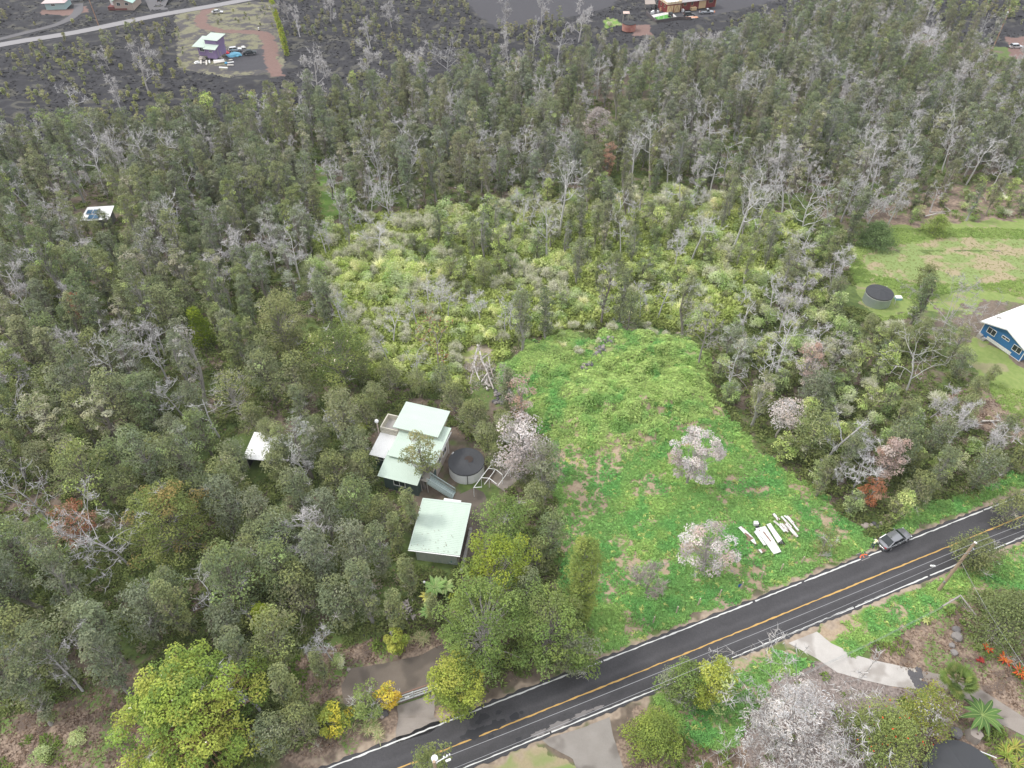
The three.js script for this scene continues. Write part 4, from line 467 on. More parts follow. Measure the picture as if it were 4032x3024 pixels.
// ---------- woodland, scrub and saplings set out over the land ----------
{
  const r = rng(2024), cell = 4, hash = new Map(), key = (i, j) => i * 4096 + j;
  const near = (x, z, d) => { const ci = Math.floor(x / cell) + 2000, cj = Math.floor(z / cell) + 2000; for (let a = -2; a <= 2; a++) for (let b = -2; b <= 2; b++) for (const q of hash.get(key(ci + a, cj + b)) ?? []) { const m = Math.max(d, 0) * 0.5 + q[2] * 0.5; if ((q[0] - x) ** 2 + (q[1] - z) ** 2 < m * m) return true; } return false; };
  const add = (x, z, d) => { const k = key(Math.floor(x / cell) + 2000, Math.floor(z / cell) + 2000); if (!hash.has(k)) hash.set(k, []); hash.get(k).push([x, z, d]); };
  for (const [x, z, w] of heroAt) add(x, z, Math.min(8, w * 1.5));
  const THIN = [[2800, 900], [3300, 950], [3850, 1350], [3900, 1560], [3960, 1800], [3600, 2050], [3330, 2040], [2830, 1600], [2760, 1250]];
  const place = (kind, x, z, s, sy, d) => { const vs = KIND[kind], i = kind === 'forest' ? (r() < sm(900, 2000, proj(x, T(z), z)[1]) * 0.72 + 0.06 ? Math.floor(r() * 5) : 5 + Math.floor(r() * 7)) : Math.floor(r() * vs.length), v = vs[i], H = v.H * s * sy, W = v.W * s; if (!clearOf(x, z, H, W)) return false; add(x, z, d); const [px, py, q] = proj(x, T(z) + H * 0.5, z); if (px < -W * q * 0.5 || px > PW + W * q * 0.5 || py < -H * q * 0.6 || py > PH + H * q * 0.5) return true; allTrees.push([kind, i, x, z, r() * 6.283, s, sy, Math.floor(r() * 5), q]); return true; };
  for (let n = 0; n < 60000; n++) {
    const z = -20 - r() * 400, x = (r() * 2 - 1) * Math.min(296, 30 + 0.80 * Math.hypot(z, 81)), id = zFar.at(x + (fbm(x * 0.3, z * 0.3, 2) - 0.5) * 5, z + (fbm(x * 0.3 + 9, z * 0.3, 2) - 0.5) * 5), [px, py] = proj(x, T(z), z), u = r();
    if (px < -500 || px > PW + 500 || py < -260 || py > PH + 700 || flat(x, z) > 0.3 || Math.abs(roadDist(x, z)) < 6) continue;
    if (id === 0) {
      if (inPoly(px, py, THIN)) { if (near(x, z, 2.6)) continue; place(u < 0.46 ? 'thicket' : u < 0.60 ? 'scrub' : u < 0.70 ? 'snag' : u < 0.78 ? 'greyfuzz' : u < 0.86 ? 'brush' : u < 0.93 ? 'fading' : 'forest', x, z, 0.8 + 0.35 * r(), 0.85 + 0.3 * r(), 2.6); continue; }
      const d = 2.75 + 0.6 * noise(x * 0.07, z * 0.07) + 0.2 * sm(1200, 2000, py); if (near(x, z, d)) continue;
      if (fbm(x * 0.06 + 31, z * 0.06, 2) > 0.76) continue;   // gaps in the wood
      const dead = sm(0.35, 0.75, fbm(x * 0.045, z * 0.045 + 70, 2)) * 0.34 + (py < 950 ? (px > 2300 ? 0.24 : 0.14) : 0.03);
      const k = u < dead * 0.5 ? 'snag' : u < dead * 0.85 ? 'greyfuzz' : u < dead + 0.09 ? 'fading' : u > 0.9975 ? 'rust' : 'forest';
      place(k, x, z, ((k === 'forest' ? 0.74 : 0.8) + 0.36 * r()) * (1.0 + 0.08 * sm(900, 1900, py)), 0.88 + 0.3 * r(), d);
    } else if (id === 6) { if (near(x, z, 1.75)) continue; const t = fbm(x * 0.12 + 3, z * 0.12, 2), low = py > 1180; if (!low && (px > 1800 || py < 1000) && u < (px > 2250 ? 0.34 : py < 1000 ? 0.3 : 0.14)) { if (!near(x, z, 3)) place(r() < 0.6 ? 'forest' : r() < 0.6 ? 'fading' : 'snag', x, z, 0.55 + 0.3 * r(), 1.15, 3); continue; } place(t > 0.46 && u < 0.6 && px < 2250 ? 'brush' : u < 0.68 ? 'scrub' : u < 0.80 ? 'brush' : u < (low ? 0.84 : 0.93) ? 'thicket' : u < (low ? 0.9 : 0.985) ? 'scrub' : 'snag', x, z, (0.7 + 0.5 * r()) * (low ? 0.8 : 1.05), 0.8 + 0.5 * r(), 1.75); }  // more pale brush to the centre-left, its colour standing in for a sunlit patch
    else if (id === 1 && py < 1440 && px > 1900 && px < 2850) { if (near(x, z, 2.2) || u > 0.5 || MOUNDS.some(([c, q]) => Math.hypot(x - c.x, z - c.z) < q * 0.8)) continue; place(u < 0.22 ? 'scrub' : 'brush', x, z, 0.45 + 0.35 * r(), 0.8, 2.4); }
    else if (id === 3) { if (near(x, z, 2.6) || r() > 0.05 + 0.42 * sm(0.35, 0.7, fbm(x * 0.05 + 12, z * 0.05, 2)) || fbm(x * 0.03 + 5, z * 0.03, 2) > 0.60) continue; const edge = py > 540 - 0.145 * px; place(edge && u < 0.12 ? 'thicket' : u > 0.97 ? 'greyfuzz' : 'sapling', x, z, (0.65 + 0.75 * r()) * (edge ? 1.15 : 1), 0.9 + 0.35 * r(), 2.6); }
    else if (id === 9 && u < 0.12 && !near(x, z, 1.6)) place('sapling', x, z, 0.6 + 0.3 * r(), 0.8, 1.6);
    else if (id === 7 && px > 3300 && py < 960 && u < 0.5) { if (!near(x, z, 3)) place(u < 0.2 ? 'thicket' : u < 0.3 ? 'snag' : u < 0.4 ? 'scrub' : 'forest', x, z, 0.6 + 0.3 * r(), 0.95, 3); }
    else if (id === 7 && py > 1500 && px < 1400 && u < 0.10) { if (!near(x, z, 3)) place('scrub', x, z, 0.5 + 0.3 * r(), 0.9, 3); }
  }
  // picked-out places of bare trees seen in the photograph (crown centre)
  for (const [px, py, v, s] of [[2100, 140, 1, 1.1], [1850, 290, 0, 1.2], [1590, 640, 3, 1], [3130, 640, 6, 1], [2850, 440, 1, 1], [3000, 720, 6, 0.9], [3090, 340, 3, 0.9], [3420, 480, 1, 1], [3590, 500, 6, 1], [3740, 490, 6, 1.2], [3960, 440, 3, 1], [2690, 740, 0, 1.1], [3150, 970, 6, 0.9], [580, 1290, 4, 0.9], [400, 1400, 6, 1.0], [690, 1560, 2, 1.0], [1080, 1600, 6, 1.2], [1350, 1690, 5, 1.0], [1050, 2160, 1, 0.8], [790, 2330, 4, 0.9], [950, 2360, 0, 0.8], [1200, 2060, 4, 0.8], [560, 1010, 2, 0.9], [20, 560, 1, 1.1], [620, 590, 3, 1.1], [900, 590, 6, 0.9], [1190, 470, 6, 1], [770, 460, 0, 1], [280, 390, 6, 1], [1270, 930, 2, 0.9], [1060, 830, 5, 1], [640, 880, 2, 1.1], [3650, 170, 6, 1.1], [3890, 180, 3, 1.1], [2860, 180, 0, 1.1], [3040, 200, 0, 1], [2200, 170, 1, 1.1], [2480, 540, 4, 1], [2430, 780, 0, 1], [2230, 660, 0, 1], [2160, 700, 2, 0.9], [3570, 600, 3, 1], [350, 2480, 4, 0.9], [240, 2630, 1, 0.8], [1200, 1830, 2, 0.8], [60, 1600, 1, 0.8], [2960, 1300, 0, 0.9], [3060, 1150, 2, 1.0], [2890, 1450, 4, 0.9], [1290, 2540, 5, 0.8], [40, 2100, 0, 1]]) {
    const vv = KIND.snag[v], H = vv.H * s, g = G(px, py, H * 0.62); if (!clearOf(g.x, g.z, H, vv.W * s * 0.6)) continue; allTrees.push(['snag', v, g.x, g.z, r() * 6.283, s, 1, 0, proj(g.x, g.y, g.z)[2] * 1.4]);
  }
  // the nearest few hundred of each kind stand as trees of their own, the rest of the wood as one mass
  const MOST = { forest: 292, fading: 150, snag: 230, greyfuzz: 150, rust: 40, scrub: 240, brush: 170, thicket: 260, sapling: 250 }, rest = new Map(), count = {};
  allTrees.sort((a, b) => b[8] - a[8]);
  for (const [kind, i, x, z, turn, s, sy, tint] of allTrees) {
    count[kind] = (count[kind] ?? 0) + 1;
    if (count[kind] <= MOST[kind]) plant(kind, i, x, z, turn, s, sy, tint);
    else { const k = kind + ':' + i; if (!rest.has(k)) rest.set(k, []); rest.get(k).push([x, z, turn, s, sy]); }
  }
  console.log(JSON.stringify(count));
  const wood = new THREE.Group(), field = new THREE.Group(); wood.name = 'distant_forest'; field.name = 'lava_scrub';
  wood.userData = { kind: 'stuff', label: 'far mass of grey green forest crowns reaching to the lava', category: 'forest' }; field.userData = { kind: 'stuff', label: 'scattered small shrubs far out on the black lava', category: 'shrubs' }; scene.add(wood, field);
  const m4 = new THREE.Matrix4(), q4 = new THREE.Quaternion(), mixed = leafMat([LEAF, LEAF, LEAF]);
  for (const [k, list] of rest) {
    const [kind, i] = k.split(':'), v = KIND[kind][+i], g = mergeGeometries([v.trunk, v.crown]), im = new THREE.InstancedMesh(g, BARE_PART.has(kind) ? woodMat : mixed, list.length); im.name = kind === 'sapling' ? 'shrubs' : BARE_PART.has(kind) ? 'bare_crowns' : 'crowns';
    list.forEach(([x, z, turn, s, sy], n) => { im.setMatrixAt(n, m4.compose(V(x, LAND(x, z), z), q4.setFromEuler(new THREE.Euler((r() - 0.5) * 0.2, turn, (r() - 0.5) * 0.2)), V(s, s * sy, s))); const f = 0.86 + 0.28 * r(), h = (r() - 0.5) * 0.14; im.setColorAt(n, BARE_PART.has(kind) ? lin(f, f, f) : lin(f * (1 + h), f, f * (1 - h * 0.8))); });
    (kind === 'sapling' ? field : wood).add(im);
  }
}

// ---------- ground cover ----------
function cover(name, label, category, geos, list, m, labelKind = 'stuff') { // list: [x, y, z, turn, sx, sy, colour]
  const root = new THREE.Group(); root.name = name; root.userData = { kind: labelKind, label, category }; scene.add(root);
  const m4 = new THREE.Matrix4(), q4 = new THREE.Quaternion();
  geos.forEach((g, k) => { const L = list.filter((_, n) => n % geos.length === k), im = new THREE.InstancedMesh(g, m, L.length); im.name = name + '_tufts'; L.forEach(([x, y, z, t, sx, sy, c], n) => { im.setMatrixAt(n, m4.compose(V(x, y, z), q4.setFromAxisAngle(up, t), V(sx, sy, sx))); im.setColorAt(n, lin(...c)); }); root.add(im); });
  return root;
}
function tuft(seed, n, R, H, L, wide, lay = 0.5) { const r = rng(seed), g = new GB(); for (let k = 0; k < n; k++) { const a = r() * 6.283, d = R * Math.sqrt(r()), e = V(Math.cos(a) * d, H * (0.25 + 0.75 * r()) * (1 - 0.5 * d / R), Math.sin(a) * d), nn = sph(r).multiplyScalar(lay).add(up).normalize(), dir = V(Math.cos(a), 0.4 * r(), Math.sin(a)).addScaledVector(sph(r), 0.6); dir.addScaledVector(nn, -dir.dot(nn)).normalize(); const l = L * (0.7 + 0.6 * r()), f = 0.8 + 0.4 * r(); g.leaf(e, nn, dir, l, l * wide, [f, f, f]); } return g.geo(); }
{
  const r = rng(99), weeds = [], lawn = [], dry = [], under = [], rocks = [];
  const geos = [tuft(1, 16, 0.42, 0.42, 0.34, 0.45), tuft(2, 16, 0.42, 0.34, 0.3, 0.5), tuft(3, 14, 0.4, 0.5, 0.38, 0.34)];
  const G1 = [0.24, 0.44, 0.13], G2 = [0.35, 0.52, 0.15], G3 = [0.17, 0.42, 0.12], G4 = [0.52, 0.58, 0.2];
  for (let n = 0; n < 110000; n++) { // weeds of the clearing and verges
    const x = -10 + r() * 92, z = -112 + r() * 86, id = zNear.at(x + (fbm(x * 0.5, z * 0.5, 3) - 0.5) * 2.6, z + (fbm(x * 0.5 + 50, z * 0.5, 3) - 0.5) * WARP(z)); if (id !== 1) continue;
    const e = roadDist2(x, z); if (e < 0.15 + 0.8 * noise(x, z) || flat(x, z) > 0.9) continue;
    const n1 = fbm(x * 0.35, z * 0.35, 3), n2 = fbm(x * 2.3 + 40, z * 2.3, 2); if (n1 * 0.75 + n2 * 0.25 > (z > -78 ? 0.525 : 0.64) && r() < 0.74) continue;
    const t = fbm(x * 0.17 + 3, z * 0.17, 2), tall = fbm(x * 0.8, z * 0.8, 2); let c = mixc(G1, G2, sm(0.3, 0.7, t)); c = mixc(c, G3, sm(0.5, 0.7, fbm(x * 0.3 + 60, z * 0.3, 2)) * 0.8); if (z < -78) c = mixc(c, G4, 0.35 * sm(0.4, 0.6, fbm(x * 0.25 + 20, z * 0.25, 2))); let mw = 0; for (const [mc, mr] of MOUNDS) mw = Math.max(mw, 1 - Math.hypot(x - mc.x, z - mc.z) / (mr * 1.25) + (fbm(x * 0.6 + 4, z * 0.6, 2) - 0.5) * 0.9); if (mw > 0.18) c = mixc(c, mixc([0.38, 0.53, 0.17], [0.48, 0.59, 0.21], r()), sm(0.3, 0.6, fbm(x * 0.45 + 2, z * 0.45, 3)) * 0.95); else if (r() < 0.05) c = G4;
    const f = 0.85 + 0.3 * r(), s = 0.55 + 0.75 * tall * (z < -72 ? 1.25 : 0.9) * (0.7 + 0.5 * r()); weeds.push([x, LAND(x, z) - 0.03, z, r() * 6.28, s, s, c.map((v) => v * f)]);
  }
  cover('weeds', 'bright green weeds and ground cover of the clearing and verges', 'weeds', geos, weeds, leafMat());
  for (let n = 0; n < 30000; n++) { const x = 40 + r() * 68, z = -135 + r() * 62, id = zFar.at(x, z); if (id !== 11 && id !== 8) continue; if (flat(x, z) > 0.5) continue; if (id === 8 && r() < 0.6) continue; const c = id === 8 ? mixc([0.38, 0.38, 0.16], [0.29, 0.37, 0.12], r()) : mixc([0.28, 0.41, 0.11], [0.40, 0.50, 0.16], fbm(x * 0.2, z * 0.2, 2)); const s = id === 8 ? 0.35 : 0.5 + 0.7 * fbm(x * 0.4, z * 0.4, 2); lawn.push([x, LAND(x, z) - 0.03, z, r() * 6.28, s, s, c]); }
  cover('lawn_grass', 'mown and rough grass around the blue house and steel tank', 'grass', geos.slice(0, 2), lawn, leafMat());
  const PILE = [[1885, 1440], [1895, 1500], [1880, 1395], [1915, 1520], [1985, 1560]].map(([a, b]) => G(a, b)), atPile = (x, z) => PILE.some((c) => Math.hypot(x - c.x, z - c.z) < 3.2);
  const fern = [tuft(11, 34, 0.75, 0.9, 0.42, 0.4, 0.8), tuft(12, 34, 0.7, 1.1, 0.4, 0.5, 0.8), tuft(13, 26, 0.8, 0.6, 0.5, 0.35, 0.7)];
  for (let n = 0; n < 80000; n++) {
    const z = -24 - r() * 190, x = (r() * 2 - 1) * (30 + 0.78 * Math.hypot(z, 81)), id = zFar.at(x, z); if (id !== 0 && id !== 6 && id !== 7 && id !== 10) continue; if (atPile(x, z)) continue; if (flat(x, z) > 0.4 || Math.abs(roadDist(x, z)) < 4.4) continue;
    const k = fbm(x * 0.2 + 8, z * 0.2, 2); if (id === 0 && k < 0.36 && r() < 0.7) continue; if (id === 7 && (k < 0.56 || r() < 0.5)) continue; if (id === 10 && r() < 0.93) continue; if (z < -130 && r() < 0.5) continue; if (r() < 0.2 && id !== 6) continue;
    let c = id === 6 ? mixc([0.36, 0.43, 0.13], [0.52, 0.54, 0.22], r()) : mixc([0.16, 0.215, 0.065], [0.25, 0.285, 0.10], r()); if (id === 7 || id === 10) c = mixc([0.16, 0.25, 0.05], [0.24, 0.30, 0.08], r()); if (r() < 0.05) c = [0.36, 0.32, 0.22]; const s = (id === 7 || id === 10 ? 0.45 : 0.7) + 0.6 * r(); under.push([x, LAND(x, z) - 0.05, z, r() * 6.28, s, s * (0.7 + 0.5 * r()), c]);
  }
  for (let n = 0; n < 26000; n++) { const z = -80 - r() * 60, x = -48 + r() * 108; if (zFar.at(x, z) !== 6 || atPile(x, z)) continue; const c = mixc([0.36, 0.45, 0.12], [0.50, 0.55, 0.20], fbm(x * 0.4, z * 0.4, 2)), f = 0.85 + 0.3 * r(), s = 0.8 + 0.9 * r(); under.push([x, LAND(x, z) - 0.05, z, r() * 6.28, s, s * (0.8 + 0.9 * fbm(x * 0.3 + 7, z * 0.3, 2)), c.map((v) => v * f)]); }
  cover('undergrowth', 'mixed leafy undergrowth between the trunks and over the scrub', 'undergrowth', fern, under, leafMat());
  // fallen leaves and sticks on the bare ground
  const lit = [], lg = [tuft(21, 8, 0.45, 0.03, 0.2, 0.5, 0.25), tuft(22, 7, 0.5, 0.05, 0.34, 0.16, 0.3)];
  for (let n = 0; n < 60000; n++) { const z = -24 - r() * 70, x = (r() * 2 - 1) * (30 + 0.75 * Math.hypot(z, 81)), id = zFar.at(x, z); if (id !== 7 && id !== 10 && !(id === 0 && r() < 0.35)) continue; if (flat(x, z) > 0.6 || Math.abs(roadDist(x, z)) < 4) continue; const c = id === 10 ? mixc([0.34, 0.30, 0.28], [0.55, 0.49, 0.46], r()) : mixc([0.15, 0.095, 0.065], [0.42, 0.31, 0.23], r()); lit.push([x, LAND(x, z) + 0.01, z, r() * 6.28, 0.6 + 0.7 * r(), 1, c]); }
  cover('leaf_litter', 'brown fallen leaves and sticks over the bare ground', 'leaf litter', lg, lit, leafMat());
  // lava rubble
  const rg = [1, 2, 3].map((k) => { const g = new THREE.IcosahedronGeometry(0.5, 0), p = g.attributes.position, q = rng(k + 300), seen = {}; for (let i = 0; i < p.count; i++) { const id = [p.getX(i), p.getY(i), p.getZ(i)].map((v) => v.toFixed(2)).join(); const f = (seen[id] ??= 0.6 + 0.8 * q()); p.setXYZ(i, p.getX(i) * f, p.getY(i) * f * 0.7, p.getZ(i) * f); } g.computeVertexNormals(); g.deleteAttribute('uv'); return g; });
  for (let n = 0; n < 60000; n++) { const z = -190 - r() * 235, x = (r() * 2 - 1) * Math.min(295, 30 + 0.78 * Math.hypot(z, 81)); if (zFar.at(x, z) !== 3 || flat(x, z) > 0.5) continue; if (fbm(x * 0.1, z * 0.1, 2) < 0.36) continue; const s = 0.3 + 1.1 * r() * r(), f = 0.018 + 0.026 * r(); rocks.push([x, LAND(x, z), z, r() * 6.28, s, s, [f, f * 0.97, f * 1.05]]); }
  cover('lava_rubble', 'jagged black lava rubble covering the far field', 'lava', rg, rocks, new THREE.MeshStandardMaterial({ color: 0xffffff, roughness: 0.95 }));
}

// ---------- buildings ----------
const M = { mint: mat(0.51, 0.595, 0.52, 0.5, 0.0), white: mat(0.80, 0.80, 0.79, 0.55), glass: mat(0.03, 0.04, 0.045, 0.12), cream: mat(0.58, 0.55, 0.46), pinkwall: mat(0.52, 0.455, 0.41), teal: mat(0.075, 0.11, 0.10), timber: mat(0.40, 0.37, 0.33), steel: mat(0.42, 0.47, 0.47, 0.38, 0.55), black: mat(0.022, 0.022, 0.024, 0.6), rubber: mat(0.02, 0.02, 0.02, 0.85), chrome: mat(0.7, 0.7, 0.7, 0.25, 0.9), concrete: mat(0.36, 0.34, 0.32, 0.9), rust: mat(0.22, 0.12, 0.075, 0.85) };
{ const stain = (c0, c1, sx, sz, seed) => { const t = texOf(256, 256, (i, j) => mixc(c0, c1, fbm(i * sx + seed * 9, j * sz, 3) * 0.8 + noise(i * 0.9, j * 0.9 + seed) * 0.2)); return t; };
  M.mint.map = stain([0.88, 0.92, 0.89], [1, 1, 1], 0.015, 0.10, 1); M.plank = new THREE.MeshStandardMaterial({ map: stain([0.28, 0.34, 0.325], [0.54, 0.54, 0.47], 0.05, 0.008, 2), roughness: 0.85, side: THREE.DoubleSide }); M.lichenwall = new THREE.MeshStandardMaterial({ map: stain([0.55, 0.56, 0.56], [0.84, 0.84, 0.83], 0.03, 0.012, 3), roughness: 0.75, side: THREE.DoubleSide }); M.redwall = new THREE.MeshStandardMaterial({ map: stain([0.30, 0.045, 0.03], [0.55, 0.33, 0.27], 0.045, 0.01, 4), roughness: 0.85, side: THREE.DoubleSide }); }
// a ribbed metal roof over four corners (a, b along the eave, then d above a)
function roofGeo(a, b, c, d, ribs = 0.26, th = 0.09) {
  const n = b.clone().sub(a).cross(d.clone().sub(a)).normalize(); if (n.y < 0) { [a, b, c, d] = [d, c, b, a]; n.negate(); } const g = new GB(), dn = n.clone().multiplyScalar(-th), q = (p) => p.clone().add(dn), W = [1, 1, 1];
  g.quad(a, b, c, d, W, n); g.quad(q(a), q(d), q(c), q(b), W); for (const [s, e] of [[a, b], [b, c], [c, d], [d, a]]) g.quad(s, q(s), q(e), e, W);
  const k = Math.round(a.distanceTo(b) / ribs), h = n.clone().multiplyScalar(0.02), e = b.clone().sub(a).normalize().multiplyScalar(0.02);
  for (let i = 1; i < k; i++) { const s = a.clone().lerp(b, i / k), t = d.clone().lerp(c, i / k); const p = [s.clone().sub(e), s.clone().add(h), s.clone().add(e)], o = [t.clone().sub(e), t.clone().add(h), t.clone().add(e)]; g.quad(p[0], p[1], o[1], o[0], W); g.quad(p[1], p[2], o[2], o[1], W); }
  const G2 = g.geo(); G2.deleteAttribute('color'); const P = G2.attributes.position, uv = new Float32Array(P.count * 2); for (let i = 0; i < P.count; i++) { const v = V(P.getX(i), P.getY(i), P.getZ(i)).sub(a); uv[i * 2] = v.dot(b.clone().sub(a).normalize()) / 8; uv[i * 2 + 1] = v.dot(d.clone().sub(a).normalize()) / 8; } G2.setAttribute('uv', new THREE.BufferAttribute(uv, 2)); return G2;
}
const roofR = (u0, u1, v0, v1, y0, y1) => roofGeo(V(u0, y0, -v0), V(u1, y0, -v0), V(u1, y1, -v1), V(u0, y1, -v1));   // slopes from v0 (y0) to v1 (y1)
const gableX = (w, d, yE, yR, o, x0 = 0) => [roofGeo(V(x0 - o, yE - 0.1, o), V(x0 - o, yE - 0.1, -d - o), V(x0 + w / 2, yR, -d - o), V(x0 + w / 2, yR, o)), roofGeo(V(x0 + w + o, yE - 0.1, o), V(x0 + w + o, yE - 0.1, -d - o), V(x0 + w / 2, yR + 0.001, -d - o), V(x0 + w / 2, yR + 0.001, o))];
// window in the wall plane: axis 'x' = on a wall facing +z, 'z' = on a wall facing +x
function win(parent, axis, at, c, y, w, h, m = M.white, name = 'window') { const t = 0.07, f = (a0, a1, b0, b1, k0, k1) => axis === 'x' ? boxb(a0, a1, b0, b1, k0, k1) : boxb(k0, k1, b0, b1, a0, a1), l = c - w / 2, r = c + w / 2, b = y - h / 2, T2 = y + h / 2; const o = part(parent, name, merge([f(l - t, l, b - t, T2 + t, at, at + 0.07), f(r, r + t, b - t, T2 + t, at, at + 0.07), f(l, r, b - t, b, at, at + 0.07), f(l, r, T2, T2 + t, at, at + 0.07), f(c - t / 3, c + t / 3, b, T2, at + 0.01, at + 0.06)]), m); part(o, 'pane', f(l, r, b, T2, at + 0.01, at + 0.03), M.glass); return o; }

{ // the mint roofed house
  const O = G(...cH(1265, 1340)), h = thing('house', 'two storey house with stepped mint green metal roofs beside the water tank', 'house', V(O.x, 0, O.z), -17 * Math.PI / 180);
  part(h, 'wall', boxb(-6.0, 0, 0, 4.2, -5.0, 1.0), M.pinkwall).userData.label = 'pale pinkish side wall';
  part(h, 'front_room', boxb(-6.1, -1.2, 0, 3.1, 1.004, 3.85), M.teal).userData.label = 'dark teal front room under the lowest roof';
  part(h, 'upper_storey', boxb(-6.7, -0.8, 4.25, 5.2, -7.1, -3.0), M.cream);
  part(h, 'roof', roofR(-7.2, -0.45, 2.6, 7.5, 5.45, 5.75), M.mint).userData.label = 'highest mint roof';
  part(h, 'roof', roofR(-6.4, 0.5, -1.45, 5.3, 4.2, 4.85), M.mint).userData.label = 'middle mint roof';
  part(h, 'roof', roofR(-6.7, -0.9, -4.35, -0.4, 3.05, 3.95), M.mint).userData.label = 'lowest mint roof';
  part(h, 'patio_roof', roofR(-9.35, -6.72, -1.25, 2.68, 3.1, 3.55), M.white).userData.label = 'white patio roof';
  const sun = part(h, 'sunroom', boxb(-8.9, -6.11, 0, 1.6, -2.5, 0.6), M.teal); part(sun, 'screen', boxb(-8.85, -6.2, 1.6, 2.95, -2.4, 0.5), M.glass); part(sun, 'screen_frame', merge([...[-8.9, -7.6, -6.2].map((x) => boxb(x - 0.05, x + 0.05, 1.6, 3.0, 0.52, 0.62)), boxb(-8.95, -6.15, 1.56, 1.66, 0.53, 0.64), boxb(-8.95, -6.15, 2.94, 3.02, 0.53, 0.63), ...[-2.4, -1, 0.3].map((z) => boxb(-8.97, -8.87, 1.6, 3.0, z - 0.05, z + 0.05))]), M.white);
  const deck = part(h, 'roof_deck', boxb(-9.2, -6.62, 0, 3.75, -5.35, -2.74), M.cream); part(deck, 'deck_floor', boxb(-9.1, -6.7, 3.75, 3.78, -5.25, -2.85), M.concrete); part(deck, 'parapet', merge([boxb(-9.3, -9.16, 3.5, 4.65, -5.45, -2.7), boxb(-9.16, -6.62, 3.5, 4.65, -5.45, -5.31), boxb(-9.16, -6.62, 3.5, 4.0, -2.84, -2.70), boxb(-9.16, -6.62, 4.5, 4.65, -2.85, -2.69), ...Array.from({ length: 9 }, (_, k) => boxb(-9.16 + k * 0.3, -9.06 + k * 0.3, 4.0, 4.5, -2.82, -2.72)), boxb(-9.16, -6.62, 4.22, 4.28, -2.82, -2.72)]), M.cream);
  for (const [z, y, w, hh] of [[-3.2, 2.0, 1.3, 1.0], [-1.3, 2.2, 0.9, 0.9]]) win(h, 'z', 0.002, z, y, w, hh);
  part(h, 'side_door', boxb(0.002, 0.05, 0.05, 2.1, 0.1, 0.95), M.teal); part(h, 'gutter', boxb(0.45, 0.56, 4.14, 4.26, -5.1, 1.45), M.white); part(h, 'downpipe', bar(V(0.12, 0.1, -4.5), V(0.12, 4.1, -4.5), 0.05), M.white);
  win(h, 'x', 3.852, -3.8, 1.9, 1.6, 1.0);
  // staircase down to the yard
  const st = part(h, 'landing', merge([boxb(-1.18, -0.1, 2.28, 2.4, 1.3, 2.9), ...[[-1.1, 2.8], [-0.2, 2.8]].map(([x, z]) => boxb(x - 0.06, x + 0.06, 0, 2.28, z - 0.06, z + 0.06))]), M.timber);
  const sm2 = mat(0.42, 0.50, 0.49, 0.7); const stairs = part(h, 'staircase', merge([beam(V(-0.1, 2.2, 1.85), V(3.45, 0.02, 1.85), 0.06, 0.28), beam(V(-0.1, 2.2, 2.95), V(3.45, 0.02, 2.95), 0.06, 0.28)]), sm2);
  for (let k = 0; k < 13; k++) part(stairs, 'step', boxb(-0.05 + k * 0.265, 0.24 + k * 0.265, 2.16 - k * 0.168, 2.21 - k * 0.168, 1.9, 2.9), sm2);
  for (const z of [1.85, 2.95]) { const l = [beam(V(-0.1, 3.25, z), V(3.45, 1.05, z), 0.08, 0.08), beam(V(-0.1, 2.55, z), V(3.45, 0.38, z), 0.05, 0.06)]; for (let k = 0; k <= 22; k++) { const x = -0.1 + k * 0.161, y = 2.2 - k * 0.0995; l.push(boxb(x - 0.02, x + 0.02, y + 0.1, y + 1.0, z - 0.02, z + 0.02)); } part(stairs, 'railing', merge(l), sm2); }
  const g = thing('globe_lamp', 'white globe lamp on a slim post at the roof deck corner', 'lamp'); const lp = h.localToWorld(V(-9.55, 0, 2.6 * -1)); h.updateMatrixWorld(); const q = V(-9.6, 0, -2.6).applyMatrix4(h.matrixWorld); g.position.copy(q); part(g, 'post', bar(V(0, -0.05, 0), V(0, 5.6, 0), 0.09, 8), mat(0.62, 0.5, 0.46)); part(g, 'globe', new THREE.SphereGeometry(0.3, 16, 10).translate(0, 5.85, 0), mat(0.82, 0.82, 0.83, 0.25)); part(g, 'collar', cyl(0.12, 0.2, 0.12, 0, 5.52, 0), M.black);
}
